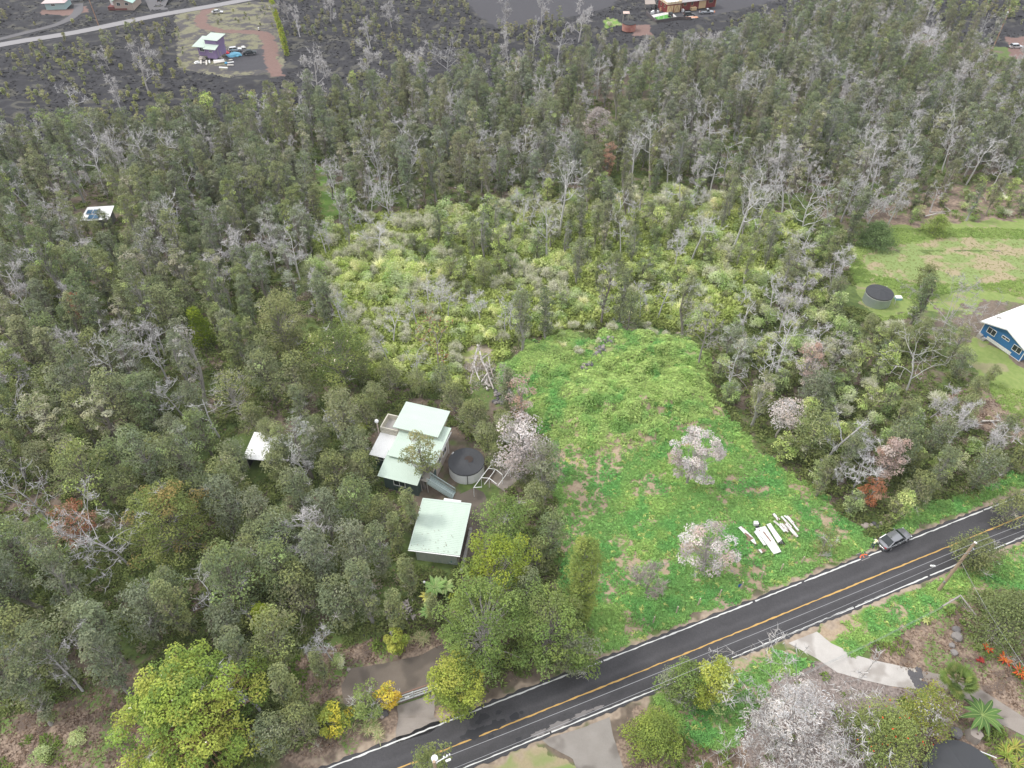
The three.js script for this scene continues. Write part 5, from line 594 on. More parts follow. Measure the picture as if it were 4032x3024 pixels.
{ // garage
  const c = [[505, 403], [1390, 470], [1130, 1405], [190, 1305]].map((p) => G(...cG(...p), 3.35)), mid = c[0].clone().add(c[1]).add(c[2]).add(c[3]).multiplyScalar(0.25), g = thing('garage', 'low garage with one mint green shed roof and grey plank wall', 'garage', V(mid.x, 0, mid.z), -8.2 * Math.PI / 180), w = 3.22, d = 3.88;
  part(g, 'roof', roofGeo(V(-w, 3.25, d), V(-w, 3.4, -d), V(w, 3.45, -d), V(w, 3.3, d), 0.26), M.mint);
  part(g, 'wall', merge([boxb(-w + 0.75, w - 0.55, 0, 3.15, d - 0.75, d - 0.63), boxb(-w + 0.75, w - 0.55, 0, 3.3, -d + 0.4, -d + 0.52)]), M.plank).userData.label = 'stained grey plank end walls';
  part(g, 'side_wall', boxb(-w + 0.63, -w + 0.75, 0, 3.2, -d + 0.4, d - 0.63), M.plank);
  for (const z of [-3.2, 0, 2.9]) part(g, 'post', boxb(w - 0.55, w - 0.43, 0, 3.25, z - 0.06, z + 0.06), M.timber);
  { const q = rng(8), lg = new GB(); for (let k = 0; k < 26; k++) { const x = (q() * 2 - 1) * (w - 0.2), z = d - 0.2 - 7.2 * q() * q(), y = 3.345 + (d - z) * 0.0195 + 0.03; lg.leaf(V(x, y, z), V((q() - 0.5) * 0.3, 1, (q() - 0.5) * 0.3).normalize(), V(q() - 0.5, 0, q() - 0.5).normalize(), 0.16, 0.08, jit(q, [0.2, 0.13, 0.08], 0.3)); } const m = part(g, 'leaf_debris', lg.geo(), woodMat); m.userData.kind = 'stuff'; }
  part(g, 'ridge_flashing', merge([beam(V(-w, 3.42, -d + 0.03), V(w, 3.47, -d + 0.03), 0.22, 0.03), beam(V(-w + 0.03, 3.27, d), V(-w + 0.03, 3.42, -d), 0.14, 0.03), beam(V(w - 0.03, 3.32, d), V(w - 0.03, 3.47, -d), 0.14, 0.03)]), mat(0.5, 0.58, 0.52, 0.5)); part(g, 'gutter', beam(V(-w - 0.05, 3.14, d + 0.08), V(w + 0.05, 3.19, d + 0.08), 0.12, 0.1), M.white);
  part(g, 'kerb_wall', merge([box(0.45, 0.55, 6.2, w + 0.15, 0.275, 1.1, 0.1), cyl(0.24, 0.24, 0.6, w + 0.15, 0, -2.0)]), M.concrete);
  part(g, 'canopy', roofGeo(V(-0.6, 2.75, -d - 0.95), V(1.7, 2.7, -d - 0.9), V(1.7, 3.0, -d + 0.05), V(-0.6, 3.05, -d + 0.05), 0.38), M.white).userData.label = 'white ribbed canopy at the back'; part(g, 'canopy_post', merge([bar(V(-0.5, 0, -d - 0.85), V(-0.5, 2.7, -d - 0.85), 0.04), bar(V(1.6, 0, -d - 0.85), V(1.6, 2.68, -d - 0.85), 0.04)]), M.white);
  const b = thing('drum', 'teal plastic drum with a coiled hose at the garage corner', 'drum', onLand(...cG(1015, 1545))); const tl = mat(0.16, 0.32, 0.33, 0.5); part(b, 'drum_body', cyl(0.28, 0.3, 0.85, 0, 0, 0, 16), tl); part(b, 'drum_opening', cyl(0.25, 0.25, 0.02, 0, 0.85, 0, 16), M.black); part(b, 'hose', new THREE.TorusGeometry(0.34, 0.035, 6, 24).rotateX(1.2).translate(0.06, 0.5, 0.2), mat(0.55, 0.6, 0.6));
}
// round water tanks
function tank(name, label, px, py, R, H, wall, lid, o = {}) {
  const p = G(px, py), t = thing(name, label, 'water tank', V(p.x, p.y, p.z), o.turn ?? 0.2), prof = []; for (let k = 0; k <= 40; k++) prof.push(new THREE.Vector2(R + (o.plain ? 0 : 0.02 * Math.sin(k * 1.57)), H * k / 40));
  part(t, 'tank_wall', new THREE.LatheGeometry(prof, 48), wall); if (o.band) part(t, 'rim_band', new THREE.LatheGeometry([new THREE.Vector2(R + 0.035, H - 0.3), new THREE.Vector2(R + 0.045, H - 0.02)], 48), o.band);
  const g = new GB(), n = 8, top = V(0, H + (o.rise ?? 0.55), 0); // sagging cover in panels over spokes
  for (let k = 0; k < n * 4; k++) { const A = (j) => { const a = j / (n * 4) * 6.2832, s = Math.abs(Math.sin(j / 4 * Math.PI)); return [a, s]; }; const P = (j, f) => { const [a, s] = A(j), rr = (R + 0.06) * f; return V(Math.cos(a) * rr, H + 0.02 + (o.rise ?? 0.55) * (1 - f) - (o.sag ?? 0.06) * s * 4 * f * (1 - f) - (o.dip ?? 0) * Math.sin(Math.PI * f) , Math.sin(a) * rr); }; for (let f = 0; f < 5; f++) g.quad(P(k, f / 5), P(k + 1, f / 5), P(k + 1, (f + 1) / 5), P(k, (f + 1) / 5), [1, 1, 1]); const e0 = P(k, 1), e1 = P(k + 1, 1); g.quad(e0, e1, e1.clone().setY(H - 0.16), e0.clone().setY(H - 0.16), [1, 1, 1]); }
  const cg = g.geo(); cg.deleteAttribute('color'); part(t, 'cover', cg, lid); return t;
}
const netMat = mat(0.045, 0.047, 0.052, 0.75);
{ const t = tank('water_tank', 'white lichened water tank under a dark sagging cover by the house', 1838, 1853, 2.47, 2.0, M.lichenwall, netMat, { rise: 0.05, dip: 0.14, sag: 0.02, turn: 0.5 }); part(t, 'leaf_litter', new THREE.CircleGeometry(0.62, 20).rotateX(-Math.PI / 2).translate(0.5, 2.075, -0.2).translate(0, -0.07, 0), mat(0.05, 0.036, 0.03, 0.95)); part(t, 'overflow_pipe', bar(V(-1.0, 0.1, 2.38), V(-1.0, 2.05, 2.38), 0.05), M.black); part(t, 'inlet_pipe', bar(V(-1.2, 1.9, -2.2), V(-0.9, 2.25, -2.2), 0.09), M.white); }
{ const t = tank('water_tank', 'galvanised steel water tank with white rim and black peaked cover', 3448, 1190, 2.35, 2.25, M.steel, netMat, { rise: 0.7, band: M.white, turn: 0.35 }); part(t, 'outlet_pipe', merge([bar(V(1.9, 1.75, 1.3), V(2.6, 1.5, 1.6), 0.07), bar(V(2.6, 1.5, 1.6), V(2.75, 0.0, 1.7), 0.05), bar(V(2.2, 1.7, -0.9), V(2.35, 2.3, -0.95), 0.06)]), M.white); }
{ const t = tank('water_tank', 'large tank under a smooth black cover beside the stump', 3770, 3080, 3.4, 1.9, mat(0.40, 0.44, 0.45, 0.5, 0.3), netMat, { rise: 0.55, sag: 0.03 }); part(t, 'outlet_pipe', bar(V(2.9, 1.6, -2.0), V(4.9, 0.8, -1.1), 0.06), M.white); }
tank('water_tank', 'peeling red painted water tank with a black lid near the lava', 2475, 118, 2.5, 2.6, M.redwall, M.black, { rise: 0.3 });

{ // blue house
  const a = G(3832 + 100 / 5.53, 1160 + 890 / 5.53), h = thing('house', 'blue clapboard house with white metal gable roof beside the dry lawn', 'house', V(a.x, a.y, a.z), -64.9 * Math.PI / 180), blue = mat(0.035, 0.16, 0.36, 0.6), L = 7.9, D = 10;
  part(h, 'foundation', boxb(0.1, L - 0.1, -0.4, 0.5, -D, -0.08), M.concrete);
  const wg = new THREE.ExtrudeGeometry(new THREE.Shape([[0, 0.5], [L, 0.5], [L, 3.1], [L * 0.5, 4.35], [0, 3.1]].map(([x, y]) => new THREE.Vector2(x, y))), { depth: D, bevelEnabled: false }); wg.translate(0, 0, -D); part(h, 'wall', wg, blue);
  for (let k = 0; k < 12; k++) part(h, 'clapboard', boxb(0.09, L - 0.09, 0.52 + k * 0.215, 0.54 + k * 0.215, 0.0, 0.012), blue);
  const [rl, rr] = gableX(L, D, 3.05, 4.5, 0.55); part(h, 'roof', rl, M.white); part(h, 'roof', rr, M.white); part(h, 'fascia', merge([beam(V(-0.55, 2.88, 0.56), V(L / 2, 4.43, 0.56), 0.05, 0.2), beam(V(L / 2, 4.43, 0.561), V(L + 0.55, 2.88, 0.561), 0.05, 0.2)]), M.white);
  part(h, 'corner_trim', merge([boxb(-0.03, 0.09, 0.45, 3.0, -0.04, 0.03), boxb(L - 0.09, L + 0.03, 0.45, 3.0, -0.04, 0.03)]), M.white); part(h, 'base_board', boxb(0.0, L, 0.42, 0.52, 0.0, 0.03), M.white);
  win(h, 'x', 0.005, 1.7, 2.15, 1.45, 1.0); win(h, 'x', 0.005, 4.2, 2.6, 1.25, 0.35); win(h, 'x', 0.005, 6.6, 2.1, 1.45, 1.0);
  const sk = part(h, 'skirting', boxb(1.55, 6.1, 0.42, 1.05, 0.035, 0.05), M.white); for (let k = 0; k < 5; k++) part(sk, 'slat', boxb(1.5, 6.15, 0.44 + k * 0.13, 0.53 + k * 0.13, 0.05, 0.085), M.white); for (let k = 0; k < 5; k++) part(sk, 'slat_gap', boxb(1.52, 6.1, 0.535 + k * 0.13, 0.565 + k * 0.13, 0.05, 0.055), M.black);
  part(h, 'side_box', merge([box(0.8, 0.8, 0.5, 0.5, 0.4, 0.35), box(0.6, 0.5, 0.5, 1.25, 0.25, 0.4)]), M.concrete);
}
{ // purple house on stilts
  const p = (u, v) => [720 + u / 5.267, 120 + v / 5.267], O = G(...p(365, 590)), h = thing('house', 'purple stilted house with stepped mint roofs on the dry lava lot', 'house', V(O.x, O.y, O.z), -14 * Math.PI / 180), pur = mat(0.25, 0.18, 0.33, 0.75);
  part(h, 'wall', boxb(0, 3.9, 1.2, 4.3, -5.6, 0), pur); part(h, 'front_wing', boxb(3.6, 6.9, 0.9, 4.0, -5.6, 0.9), pur); part(h, 'upper_storey', boxb(2.6, 7.0, 4.0, 6.2, -5.9, -1.2), pur);
  for (const [x, z] of [[0.3, -0.3], [0.3, -5.2], [3.3, -0.3], [4, 0.6], [6.6, 0.6], [6.6, -5.2], [3.3, -5.2]]) part(h, 'stilt', boxb(x - 0.1, x + 0.1, -0.3, 1.25, z - 0.1, z + 0.1), M.timber);
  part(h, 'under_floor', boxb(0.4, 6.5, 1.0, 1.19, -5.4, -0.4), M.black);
  part(h, 'roof', roofR(-1.2, 3.2, -1.1, 6.2, 4.35, 5.4), M.mint); part(h, 'roof', roofR(2.1, 7.6, 0.9, 6.6, 6.2, 6.6), M.mint); part(h, 'roof', roofR(3.0, 7.6, -1.5, 1.3, 4.05, 4.8), M.mint);
  win(h, 'x', 0.004, 1.6, 3.2, 1.6, 1.1); win(h, 'x', 0.904, 5.4, 3.2, 0.95, 0.5); part(h, 'stair', merge(Array.from({ length: 6 }, (_, k) => boxb(7.0 + k * 0.3, 7.3 + k * 0.3, 0.9 - k * 0.18, 0.98 - k * 0.18, -1.5, -0.4))), M.timber); part(h, 'porch_post', merge([boxb(7.1, 7.2, -0.2, 4.2, -0.5, -0.4), boxb(8.1, 8.2, -0.2, 3, -0.5, -0.4)]), M.timber);
}
{ // red house with the roof terrace
  const r = (u, v) => [2400 + u / 4.096, v / 4.096], O = G(...r(915, 220)), h = thing('house', 'dark red house with beige railed roof terrace and barn doors', 'house', V(O.x, O.y, O.z), 19 * Math.PI / 180), red = mat(0.19, 0.025, 0.022, 0.7), beige = mat(0.60, 0.43, 0.24, 0.7), greyroof = mat(0.36, 0.34, 0.34, 0.7);
  part(h, 'wall', boxb(0, 6.2, 0, 3.5, -7.5, 0), red); part(h, 'terrace', boxb(-0.15, 6.35, 3.5, 3.62, -7.6, 0.15), mat(0.78, 0.74, 0.68)); part(h, 'terrace_rail', merge([boxb(-0.2, 6.4, 3.3, 4.2, 0.15, 0.2), boxb(-0.2, -0.15, 3.3, 4.2, -7.6, 0.15), boxb(6.35, 6.4, 3.3, 4.2, -7.6, 0.15)]), mat(0.66, 0.53, 0.36)); part(h, 'rail_post', merge([0, 1.6, 3.2, 4.8, 6.3].map((x) => boxb(x - 0.05, x + 0.05, 3.3, 5.0, 0.2, 0.28)).concat([-2, -4, -6].map((z) => boxb(-0.28, -0.2, 3.3, 5, z - 0.05, z + 0.05)))), M.timber);
  for (const x of [1.5, 4.6]) { const d = part(h, 'barn_door', boxb(x - 1.35, x + 1.35, 0.05, 2.8, 0.004, 0.06), beige); part(d, 'cross_brace', merge([beam(V(x - 1.2, 0.2, 0.09), V(x, 2.7, 0.09), 0.06, 0.16), beam(V(x + 1.2, 0.2, 0.092), V(x, 2.7, 0.092), 0.06, 0.16)]), mat(0.36, 0.22, 0.10)); }
  part(h, 'long_wing', boxb(7.2, 23, 0, 3.4, -9, -1.2), red); part(h, 'roof', roofGeo(V(6.7, 3.3, -0.5), V(23.5, 3.3, -0.5), V(23.5, 4.9, -6), V(6.7, 4.9, -6)), greyroof); part(h, 'roof', roofGeo(V(6.7, 3.3, -11), V(23.5, 3.3, -11), V(23.5, 4.899, -6), V(6.7, 4.899, -6)), greyroof);
  part(h, 'roller_door', boxb(15.2, 18.4, 0.05, 2.9, -1.198, -1.14), beige); win(h, 'x', -1.196, 8.8, 2.3, 1.2, 1.1, beige); win(h, 'x', -1.196, 12, 2.3, 0.9, 1.3, beige); win(h, 'x', -1.196, 20.6, 2.3, 1.8, 1.1, beige); win(h, 'z', -0.075 - 0.001, -2, 2.2, 0.9, 0.9, beige); win(h, 'z', -0.076, -5, 2.2, 0.9, 0.9, beige); part(h, 'porch', boxb(11.2, 13.6, 0, 1.1, -1.14, 0.3), beige); part(h, 'white_trim', merge([boxb(7.15, 7.3, 0, 3.3, -1.25, -1.1), boxb(22.9, 23.05, 0, 3.3, -1.25, -1.1)]), beige);
  const lm = mat(0.09, 0.30, 0.05, 0.95); struct('terrace_paving', sheet([[2562, 62], [2640, 50], [2672, 72], [2600, 84], [2580, 80]], 0.2, 0.05), mat(0.6, 0.58, 0.55), 'white paving around the small lawn by the red house'); struct('small_lawn', sheet([[2578, 70], [2632, 61], [2648, 74], [2595, 80]], 0.26, 0.1), lm, 'small bright green lawn framed in white paving');
  const wl = thing('retaining_wall', 'dark block retaining wall below the red house yard', 'wall', V(0, 0, 0)); const w = [[2545, 56], [2582, 92], [2670, 78], [2720, 80]].map(([x, y]) => G(x, y)); for (let k = 0; k < 3; k++) part(wl, 'wall_section', beam(w[k].clone().setY(w[k].y + 0.35), w[k + 1].clone().setY(w[k + 1].y + 0.35), 0.3, 1.7), mat(0.10, 0.085, 0.085, 0.9));
  const sh = thing('shed', 'small open shed with a brown roof beside the red house', 'shed', G(...r(640, 150)), 0.1); part(sh, 'roof', roofGeo(V(-2.4, 2.5, 1.8), V(2.0, 2.5, 1.8), V(2.2, 3.1, -1.8), V(-1.8, 3.1, -1.8)), mat(0.34, 0.29, 0.26)); for (const [x, z] of [[-2, 1.5], [1.7, 1.5], [-1.6, -1.5], [1.9, -1.5]]) part(sh, 'post', bar(V(x, -0.2, z), V(x, 2.6, z), 0.07), M.timber);
  const pv = thing('shelter', 'little pink roofed shelter behind the red tank', 'shelter', G(...r(255, 360)), 0); part(pv, 'roof', roofGeo(V(-1.3, 3.4, 0.8), V(1.3, 3.4, 0.8), V(1.2, 3.8, -0.8), V(-1.2, 3.8, -0.8)), mat(0.6, 0.45, 0.4)); for (const x of [-1, 1]) for (const z of [-0.6, 0.6]) part(pv, 'post', bar(V(x, -0.1, z), V(x, 3.45, z), 0.06), M.timber);
}
{ // two houses beyond the far road
  const q = (u, v) => [100 + u / 3.687, v / 3.687], A = G(...q(310, 145)), a = thing('house', 'pale teal bungalow with a faded pink hip roof beyond the far road', 'house', V(A.x, A.y, A.z), 0.1), tw = mat(0.40, 0.56, 0.56, 0.7), pr = mat(0.58, 0.46, 0.45, 0.6);
  part(a, 'wall', boxb(0, 7.6, 0, 2.7, -7, 0), tw); const hip = new GB(), e = [V(-0.9, 2.7, 0.9), V(8.5, 2.7, 0.9), V(8.5, 2.7, -7.9), V(-0.9, 2.7, -7.9)], rd = [V(3.0, 4.6, -3.5), V(4.8, 4.6, -3.5)], w1 = [1, 1, 1]; hip.quad(e[0], e[1], rd[1], rd[0], w1); hip.tri(e[1], e[2], rd[1], w1); hip.quad(e[2], e[3], rd[0], rd[1], w1); hip.tri(e[3], e[0], rd[0], w1); const hg = hip.geo(); hg.deleteAttribute('color'); part(a, 'roof', hg, pr); win(a, 'x', 0.004, 3.2, 1.8, 1.4, 0.6);
  const Bq = G(...q(1310, 155)), b = thing('house', 'beige gabled house with mint roof beyond the far road', 'house', V(Bq.x, Bq.y, Bq.z), 0.06), bw = mat(0.47, 0.38, 0.32, 0.75); const ws = new THREE.ExtrudeGeometry(new THREE.Shape([[0, 0], [7.4, 0], [7.4, 3.0], [2.7, 5.0], [0, 3.6]].map(([x, y]) => new THREE.Vector2(x, y))), { depth: 10, bevelEnabled: false }); ws.translate(0, 0, -10); part(b, 'wall', ws, bw);
  part(b, 'roof', roofGeo(V(2.7, 5.15, 0.7), V(2.7, 5.15, -10.4), V(8, 2.9, -10.4), V(8, 2.9, 0.7)), mat(0.42, 0.58, 0.52, 0.6)); part(b, 'roof', roofGeo(V(2.7, 5.149, 0.7), V(2.7, 5.149, -10.4), V(-0.6, 3.4, -10.4), V(-0.6, 3.4, 0.7)), mat(0.42, 0.58, 0.52, 0.6)); win(b, 'x', 0.004, 2.0, 2.4, 1.3, 1.1); win(b, 'x', 0.004, 5.2, 2.5, 1.2, 1.0); part(b, 'deck', boxb(-2.6, -0.05, 0.2, 1.5, -5, 0.2), mat(0.17, 0.055, 0.05)); part(b, 'deck_rail', boxb(-0.04, 5, 0.4, 1.0, 0.5, 0.6), mat(0.2, 0.07, 0.06)); part(b, 'chimney', boxb(-1.8, -0.62, 0, 5.2, -7, -2), M.white);
  const C = G(330, 6), c = thing('shed', 'long aqua roofed shed behind the teal bungalow', 'shed', V(C.x - 8, C.y, C.z - 3), 0.08); part(c, 'roof', roofGeo(V(-7, 2.5, 2), V(8, 2.5, 2), V(8, 3.4, -4), V(-7, 3.4, -4)), mat(0.40, 0.58, 0.56)); part(c, 'wall', boxb(-6.6, 7.6, 0, 2.45, -3.6, 1.6), M.white);
}
{ // cabin with solar panels, and the white carport roof in the trees
  const c = [[332, 824], [430, 813], [421, 861], [352, 866]].map(([x, y]) => G(x, y, 2.6)), m = c[0].clone().add(c[1]).add(c[2]).add(c[3]).multiplyScalar(0.25), g = thing('cabin', 'white roofed cabin carrying blue solar panels deep in the woods', 'cabin', V(m.x, m.y - 2.6, m.z), 0.12); const dk = mat(0.05, 0.06, 0.09);
  part(g, 'roof', roofGeo(V(-3.1, 2.4, 2.3), V(2.9, 2.4, 2.3), V(2.9, 2.9, -2.4), V(-2.6, 2.9, -2.4)), M.white); part(g, 'wall', boxb(-2.2, 2.3, -0.2, 2.4, -2.1, 1.2), mat(0.2, 0.21, 0.2)); const sol = mat(0.05, 0.13, 0.22, 0.15, 0.2); for (const [x, z] of [[-1.7, -0.5], [-0.45, -0.55], [-1.0, 1.25], [0.15, 1.3]]) { const s = part(g, 'solar_panel', box(1.05, 0.05, 1.55, x, 2.75 - z * 0.106, z).rotateX(0), sol); part(s, 'frame', merge([box(1.13, 0.04, 0.05, x, 2.755 - z * 0.106, z - 0.8), box(1.13, 0.04, 0.05, x, 2.755 - z * 0.106, z + 0.8), box(0.05, 0.04, 1.55, x - 0.55, 2.755 - z * 0.106, z), box(0.05, 0.04, 1.55, x + 0.55, 2.755 - z * 0.106, z)]), M.chrome); }
  const k = G(1040, 1760, 2.6), cp = thing('carport', 'bright white carport roof half hidden under trees', 'carport', V(k.x, k.y - 2.6, k.z), -0.12); part(cp, 'roof', roofGeo(V(-2.3, 2.5, 2.3), V(2.3, 2.5, 2.3), V(2.3, 2.85, -2.4), V(-2.3, 2.85, -2.4)), M.white); for (const [x, z] of [[-2, 2], [2, 2], [-2, -2], [2, -2]]) part(cp, 'post', boxb(x - 0.06, x + 0.06, -0.2, 2.6, z - 0.06, z + 0.06), M.timber); part(cp, 'wall', boxb(-2.1, -2.02, 0, 2.5, -2, 2), M.black);
}

// ---------- vehicles ----------
function loft(stations) { // stations: [x, halfProfile[[z,y],...]] from sill to centre top; mirrored
  const g = new GB(), W = [1, 1, 1], full = stations.map(([x, p]) => [...p.map(([z, y]) => V(x, y, z)), ...p.slice().reverse().map(([z, y]) => V(x, y, -z))]);
  for (let i = 0; i + 1 < full.length; i++) for (let k = 0; k + 1 < full[i].length; k++) g.quad(full[i][k], full[i + 1][k], full[i + 1][k + 1], full[i][k + 1], W);
  for (const e of [full[0], full[full.length - 1]]) for (let k = 1; k + 1 < e.length; k++) g.tri(e[0], e[k], e[k + 1], W);
  const q = g.geo(); q.deleteAttribute('color'); return toCreasedNormals(q, 0.7);
}
function makeCar(name, label, o) {
  const { len = 4.8, w = 1.84, h = 1.46, type = 'sedan', paint, at, turn = 0, lowBelt = 0.88 } = o, t = thing(name, label, o.category ?? 'car', at, turn), L = len / 2, hw = w / 2, pm = mat(...paint, 0.18, 0.5); pm.envMapIntensity = 1;
  const tall = type === 'suv' || type === 'van' || type === 'pickup', belt = tall ? 1.02 : lowBelt, sill = tall ? 0.36 : 0.24;
  const deck = (x) => { const f = x / L; if (type === 'sedan') return f > 0.40 ? belt - 0.02 - 0.20 * Math.pow((f - 0.4) / 0.6, 2) : f < -0.70 ? belt + 0.08 - 0.05 * Math.pow((-f - 0.70) / 0.30, 2) : belt + 0.03; if (type === 'pickup') return f < -0.05 ? belt + 0.02 : f > 0.42 ? belt + 0.02 - 0.14 * Math.pow((f - 0.42) / 0.58, 2) : belt + 0.03; return f > 0.42 ? belt + 0.03 - 0.18 * Math.pow((f - 0.42) / 0.58, 2) : belt + 0.05; };
  const wid = (x) => { const f = Math.abs(x / L); return hw * (1 - 0.20 * Math.pow(f, 6) - 0.05 * f * f); };
  const xs = [-1, -0.97, -0.88, -0.72, -0.6, -0.4, -0.1, 0.2, 0.35, 0.5, 0.7, 0.86, 0.96, 1].map((f) => f * L);
  part(t, 'body', loft(xs.map((x) => { const e = Math.abs(x / L) > 0.985 ? 0.8 : 1, W = wid(x) * (e < 1 ? 0.93 : 1), y1 = deck(x) * (e < 1 ? 0.80 : 1), s = sill + (e < 1 ? 0.14 : 0); return [x, [[W * 0.9, s], [W, s + 0.14], [W, (s + y1) / 2 + 0.06], [W * 0.965, y1 - 0.09], [W * 0.86, y1 - 0.02], [W * 0.45, y1 + 0.015], [0, y1 + 0.025]]]; })), pm);
  const cab = { sedan: [-0.80, -0.44, 0.17, 0.50], suv: [-0.93, -0.80, 0.16, 0.44], van: [-0.97, -0.90, 0.42, 0.66], pickup: [-0.10, -0.02, 0.22, 0.46] }[type].map((f) => f * L), y0 = belt + 0.02, rw = hw * 0.74, bw = hw * 0.93;
  part(t, 'windows', loft([[cab[0], [[bw * 0.86, y0], [bw * 0.8, y0 + 0.02], [0, y0 + 0.04]]], [cab[1], [[bw, y0], [rw, h - 0.06], [0, h - 0.04]]], [(cab[1] + cab[2]) / 2, [[bw, y0], [rw * 1.02, h - 0.05], [0, h - 0.02]]], [cab[2], [[bw, y0], [rw, h - 0.06], [0, h - 0.04]]], [cab[3], [[bw * 0.88, y0 - 0.03], [bw * 0.8, y0], [0, y0 + 0.03]]]]), mat(0.018, 0.024, 0.026, 0.06, 0));
  part(t, 'roof', loft([[cab[1] - 0.03, [[rw * 0.98, h - 0.06], [rw * 0.85, h - 0.02], [0, h]]], [(cab[1] + cab[2]) / 2, [[rw * 1.06, h - 0.055], [rw * 0.9, h - 0.005], [0, h + 0.02]]], [cab[2] + 0.03, [[rw * 0.98, h - 0.06], [rw * 0.85, h - 0.02], [0, h]]]]), pm);
  for (const s of [-1, 1]) { part(t, 'pillar', merge([beam(V(cab[1], h - 0.05, s * rw), V(cab[0] + 0.1, y0, s * bw * 0.92), 0.09, 0.05), beam(V(cab[2], h - 0.05, s * rw), V(cab[3] - 0.1, y0, s * bw * 0.92), 0.06, 0.05), beam(V((cab[1] + cab[2]) / 2, h - 0.05, s * rw * 1.03), V((cab[1] + cab[2]) / 2, y0, s * bw), 0.05, 0.07)]), pm); part(t, 'trim', beam(V(cab[0] + 0.15, y0 + 0.005, s * (bw + 0.012)), V(cab[3] - 0.1, y0 + 0.005, s * (bw + 0.012)), 0.02, 0.035), M.chrome); part(t, 'mirror', box(0.16, 0.14, 0.2, cab[3] - 0.38, y0 + 0.09, s * (hw + 0.06), 0.03), pm); for (const x of [-0.30, 0.02]) part(t, 'door_handle', box(0.22, 0.04, 0.04, x * L, belt - 0.12, s * (hw + 0.005), 0.012), M.chrome); part(t, 'headlight', box(0.16, 0.14, 0.36, L * 0.945, deck(L * 0.9) - 0.14, s * hw * 0.66, 0.03), mat(0.75, 0.77, 0.78, 0.12)); part(t, 'tail_light', box(0.14, 0.15, 0.40, -L * 0.955, belt - 0.04, s * hw * 0.64, 0.03), mat(0.28, 0.012, 0.02, 0.25)); }
  const R = tall ? 0.37 : 0.33; for (const [x, s] of [[0.60, 1], [0.60, -1], [-0.575, 1], [-0.575, -1]]) { const wl = part(t, 'wheel', new THREE.CylinderGeometry(R, R, 0.22, 22).rotateX(Math.PI / 2).translate(x * L, R, s * (hw - 0.1)), M.rubber); part(wl, 'rim', new THREE.CylinderGeometry(R * 0.66, R * 0.66, 0.02, 18).rotateX(Math.PI / 2).translate(x * L, R, s * (hw + 0.016)), mat(0.55, 0.55, 0.56, 0.35, 0.7)); part(t, 'wheel_arch', new THREE.RingGeometry(R * 1.0, R * 1.14, 18, 1, 0, Math.PI).translate(x * L, R, 0).translate(0, 0, s * (hw + 0.004)), M.black); }
  part(t, 'bumper', box(0.07, 0.07, w * 0.72, -L * 1.0, belt - 0.22, 0, 0.03), M.chrome); part(t, 'number_plate', box(0.03, 0.15, 0.34, -L * 1.005, belt - 0.38, 0), mat(0.72, 0.72, 0.70, 0.5)); part(t, 'antenna', box(0.2, 0.05, 0.05, cab[1] + 0.15, h + 0.02, 0), M.black);
  if (type === 'pickup') part(t, 'cargo_bed', boxb(-L * 0.93, -L * 0.14, belt + 0.052, belt + 0.06, -hw * 0.78, hw * 0.78), M.black);
  return t;
}
{ const c4 = (u, v) => [3380 + u / 9.217, 2050 + v / 9.217], a = G(...c4(1130, 1092)), b = G(...c4(1705, 800)), f = b.clone().sub(a).setY(0).normalize(), left = V(f.z, 0, -f.x), mid = a.clone().add(b).multiplyScalar(0.5).addScaledVector(left, 0.86); makeCar('parked_sedan', 'dark grey sedan parked half on the verge of the road', { paint: [0.25, 0.255, 0.27], at: V(mid.x, 0.055, mid.z), turn: Math.atan2(-f.z, f.x), len: 4.85 }); }
const carAt = (px, py) => { const g = G(px, py); g.y += 0.12; return g; };
{ const p = (u, v) => [720 + u / 5.267, 120 + v / 5.267]; makeCar('parked_suv', 'white hatchback beside the blue tarpaulin at the purple house', { paint: [0.74, 0.75, 0.76], at: carAt(...p(1095, 440)), turn: 0.33, type: 'suv', len: 4.5, h: 1.62 }); makeCar('parked_sedan', 'dark grey sedan on the gravel by the purple house', { paint: [0.05, 0.065, 0.07], at: carAt(...p(1395, 493)), turn: 0.33, len: 4.6 }); makeCar('parked_sedan', 'white sedan parked in the dry grass by the far road', { paint: [0.72, 0.72, 0.74], at: carAt(858, 54), turn: 0.22, len: 4.5 }); }
{ const r = (u, v) => [2400 + u / 4.096, v / 4.096]; makeCar('parked_suv', 'grey estate car in the yard of the red house', { paint: [0.12, 0.125, 0.13], at: carAt(...r(1275, 265)), turn: 0.12, type: 'suv', len: 4.7, h: 1.75 }); makeCar('pickup_truck', 'silver pickup truck in front of the beige roller door', { paint: [0.55, 0.58, 0.62], at: carAt(...r(1555, 222)), turn: 0.14, type: 'pickup', len: 5.8, w: 2.0, h: 1.85, category: 'truck' }); makeCar('parked_suv', 'small dark car standing on the little green lawn', { paint: [0.035, 0.04, 0.04], at: carAt(...r(980, 275)).setY(carAt(...r(980, 275)).y + 0.16), turn: 1.4, type: 'suv', len: 3.6, h: 1.6 });
  const t = thing('trailer', 'flat orange brown trailer in the yard of the red house', 'trailer', carAt(...r(1325, 312)), 0.14), tm = mat(0.50, 0.25, 0.15, 0.8); part(t, 'bed', boxb(-2.6, 2.4, 0.55, 0.66, -1.05, 1.05), tm); part(t, 'drawbar', beam(V(2.4, 0.55, 0), V(3.7, 0.5, 0), 0.1, 0.1), M.black); for (const x of [-0.5, 0.4]) for (const z of [-1.15, 1.15]) part(t, 'wheel', new THREE.CylinderGeometry(0.32, 0.32, 0.2, 14).rotateX(Math.PI / 2).translate(x, 0.32, z), M.rubber); part(t, 'fender', merge([boxb(-0.95, 0.85, 0.68, 0.72, 1.03, 1.28), boxb(-0.95, 0.85, 0.68, 0.72, -1.28, -1.03)]), M.white); }
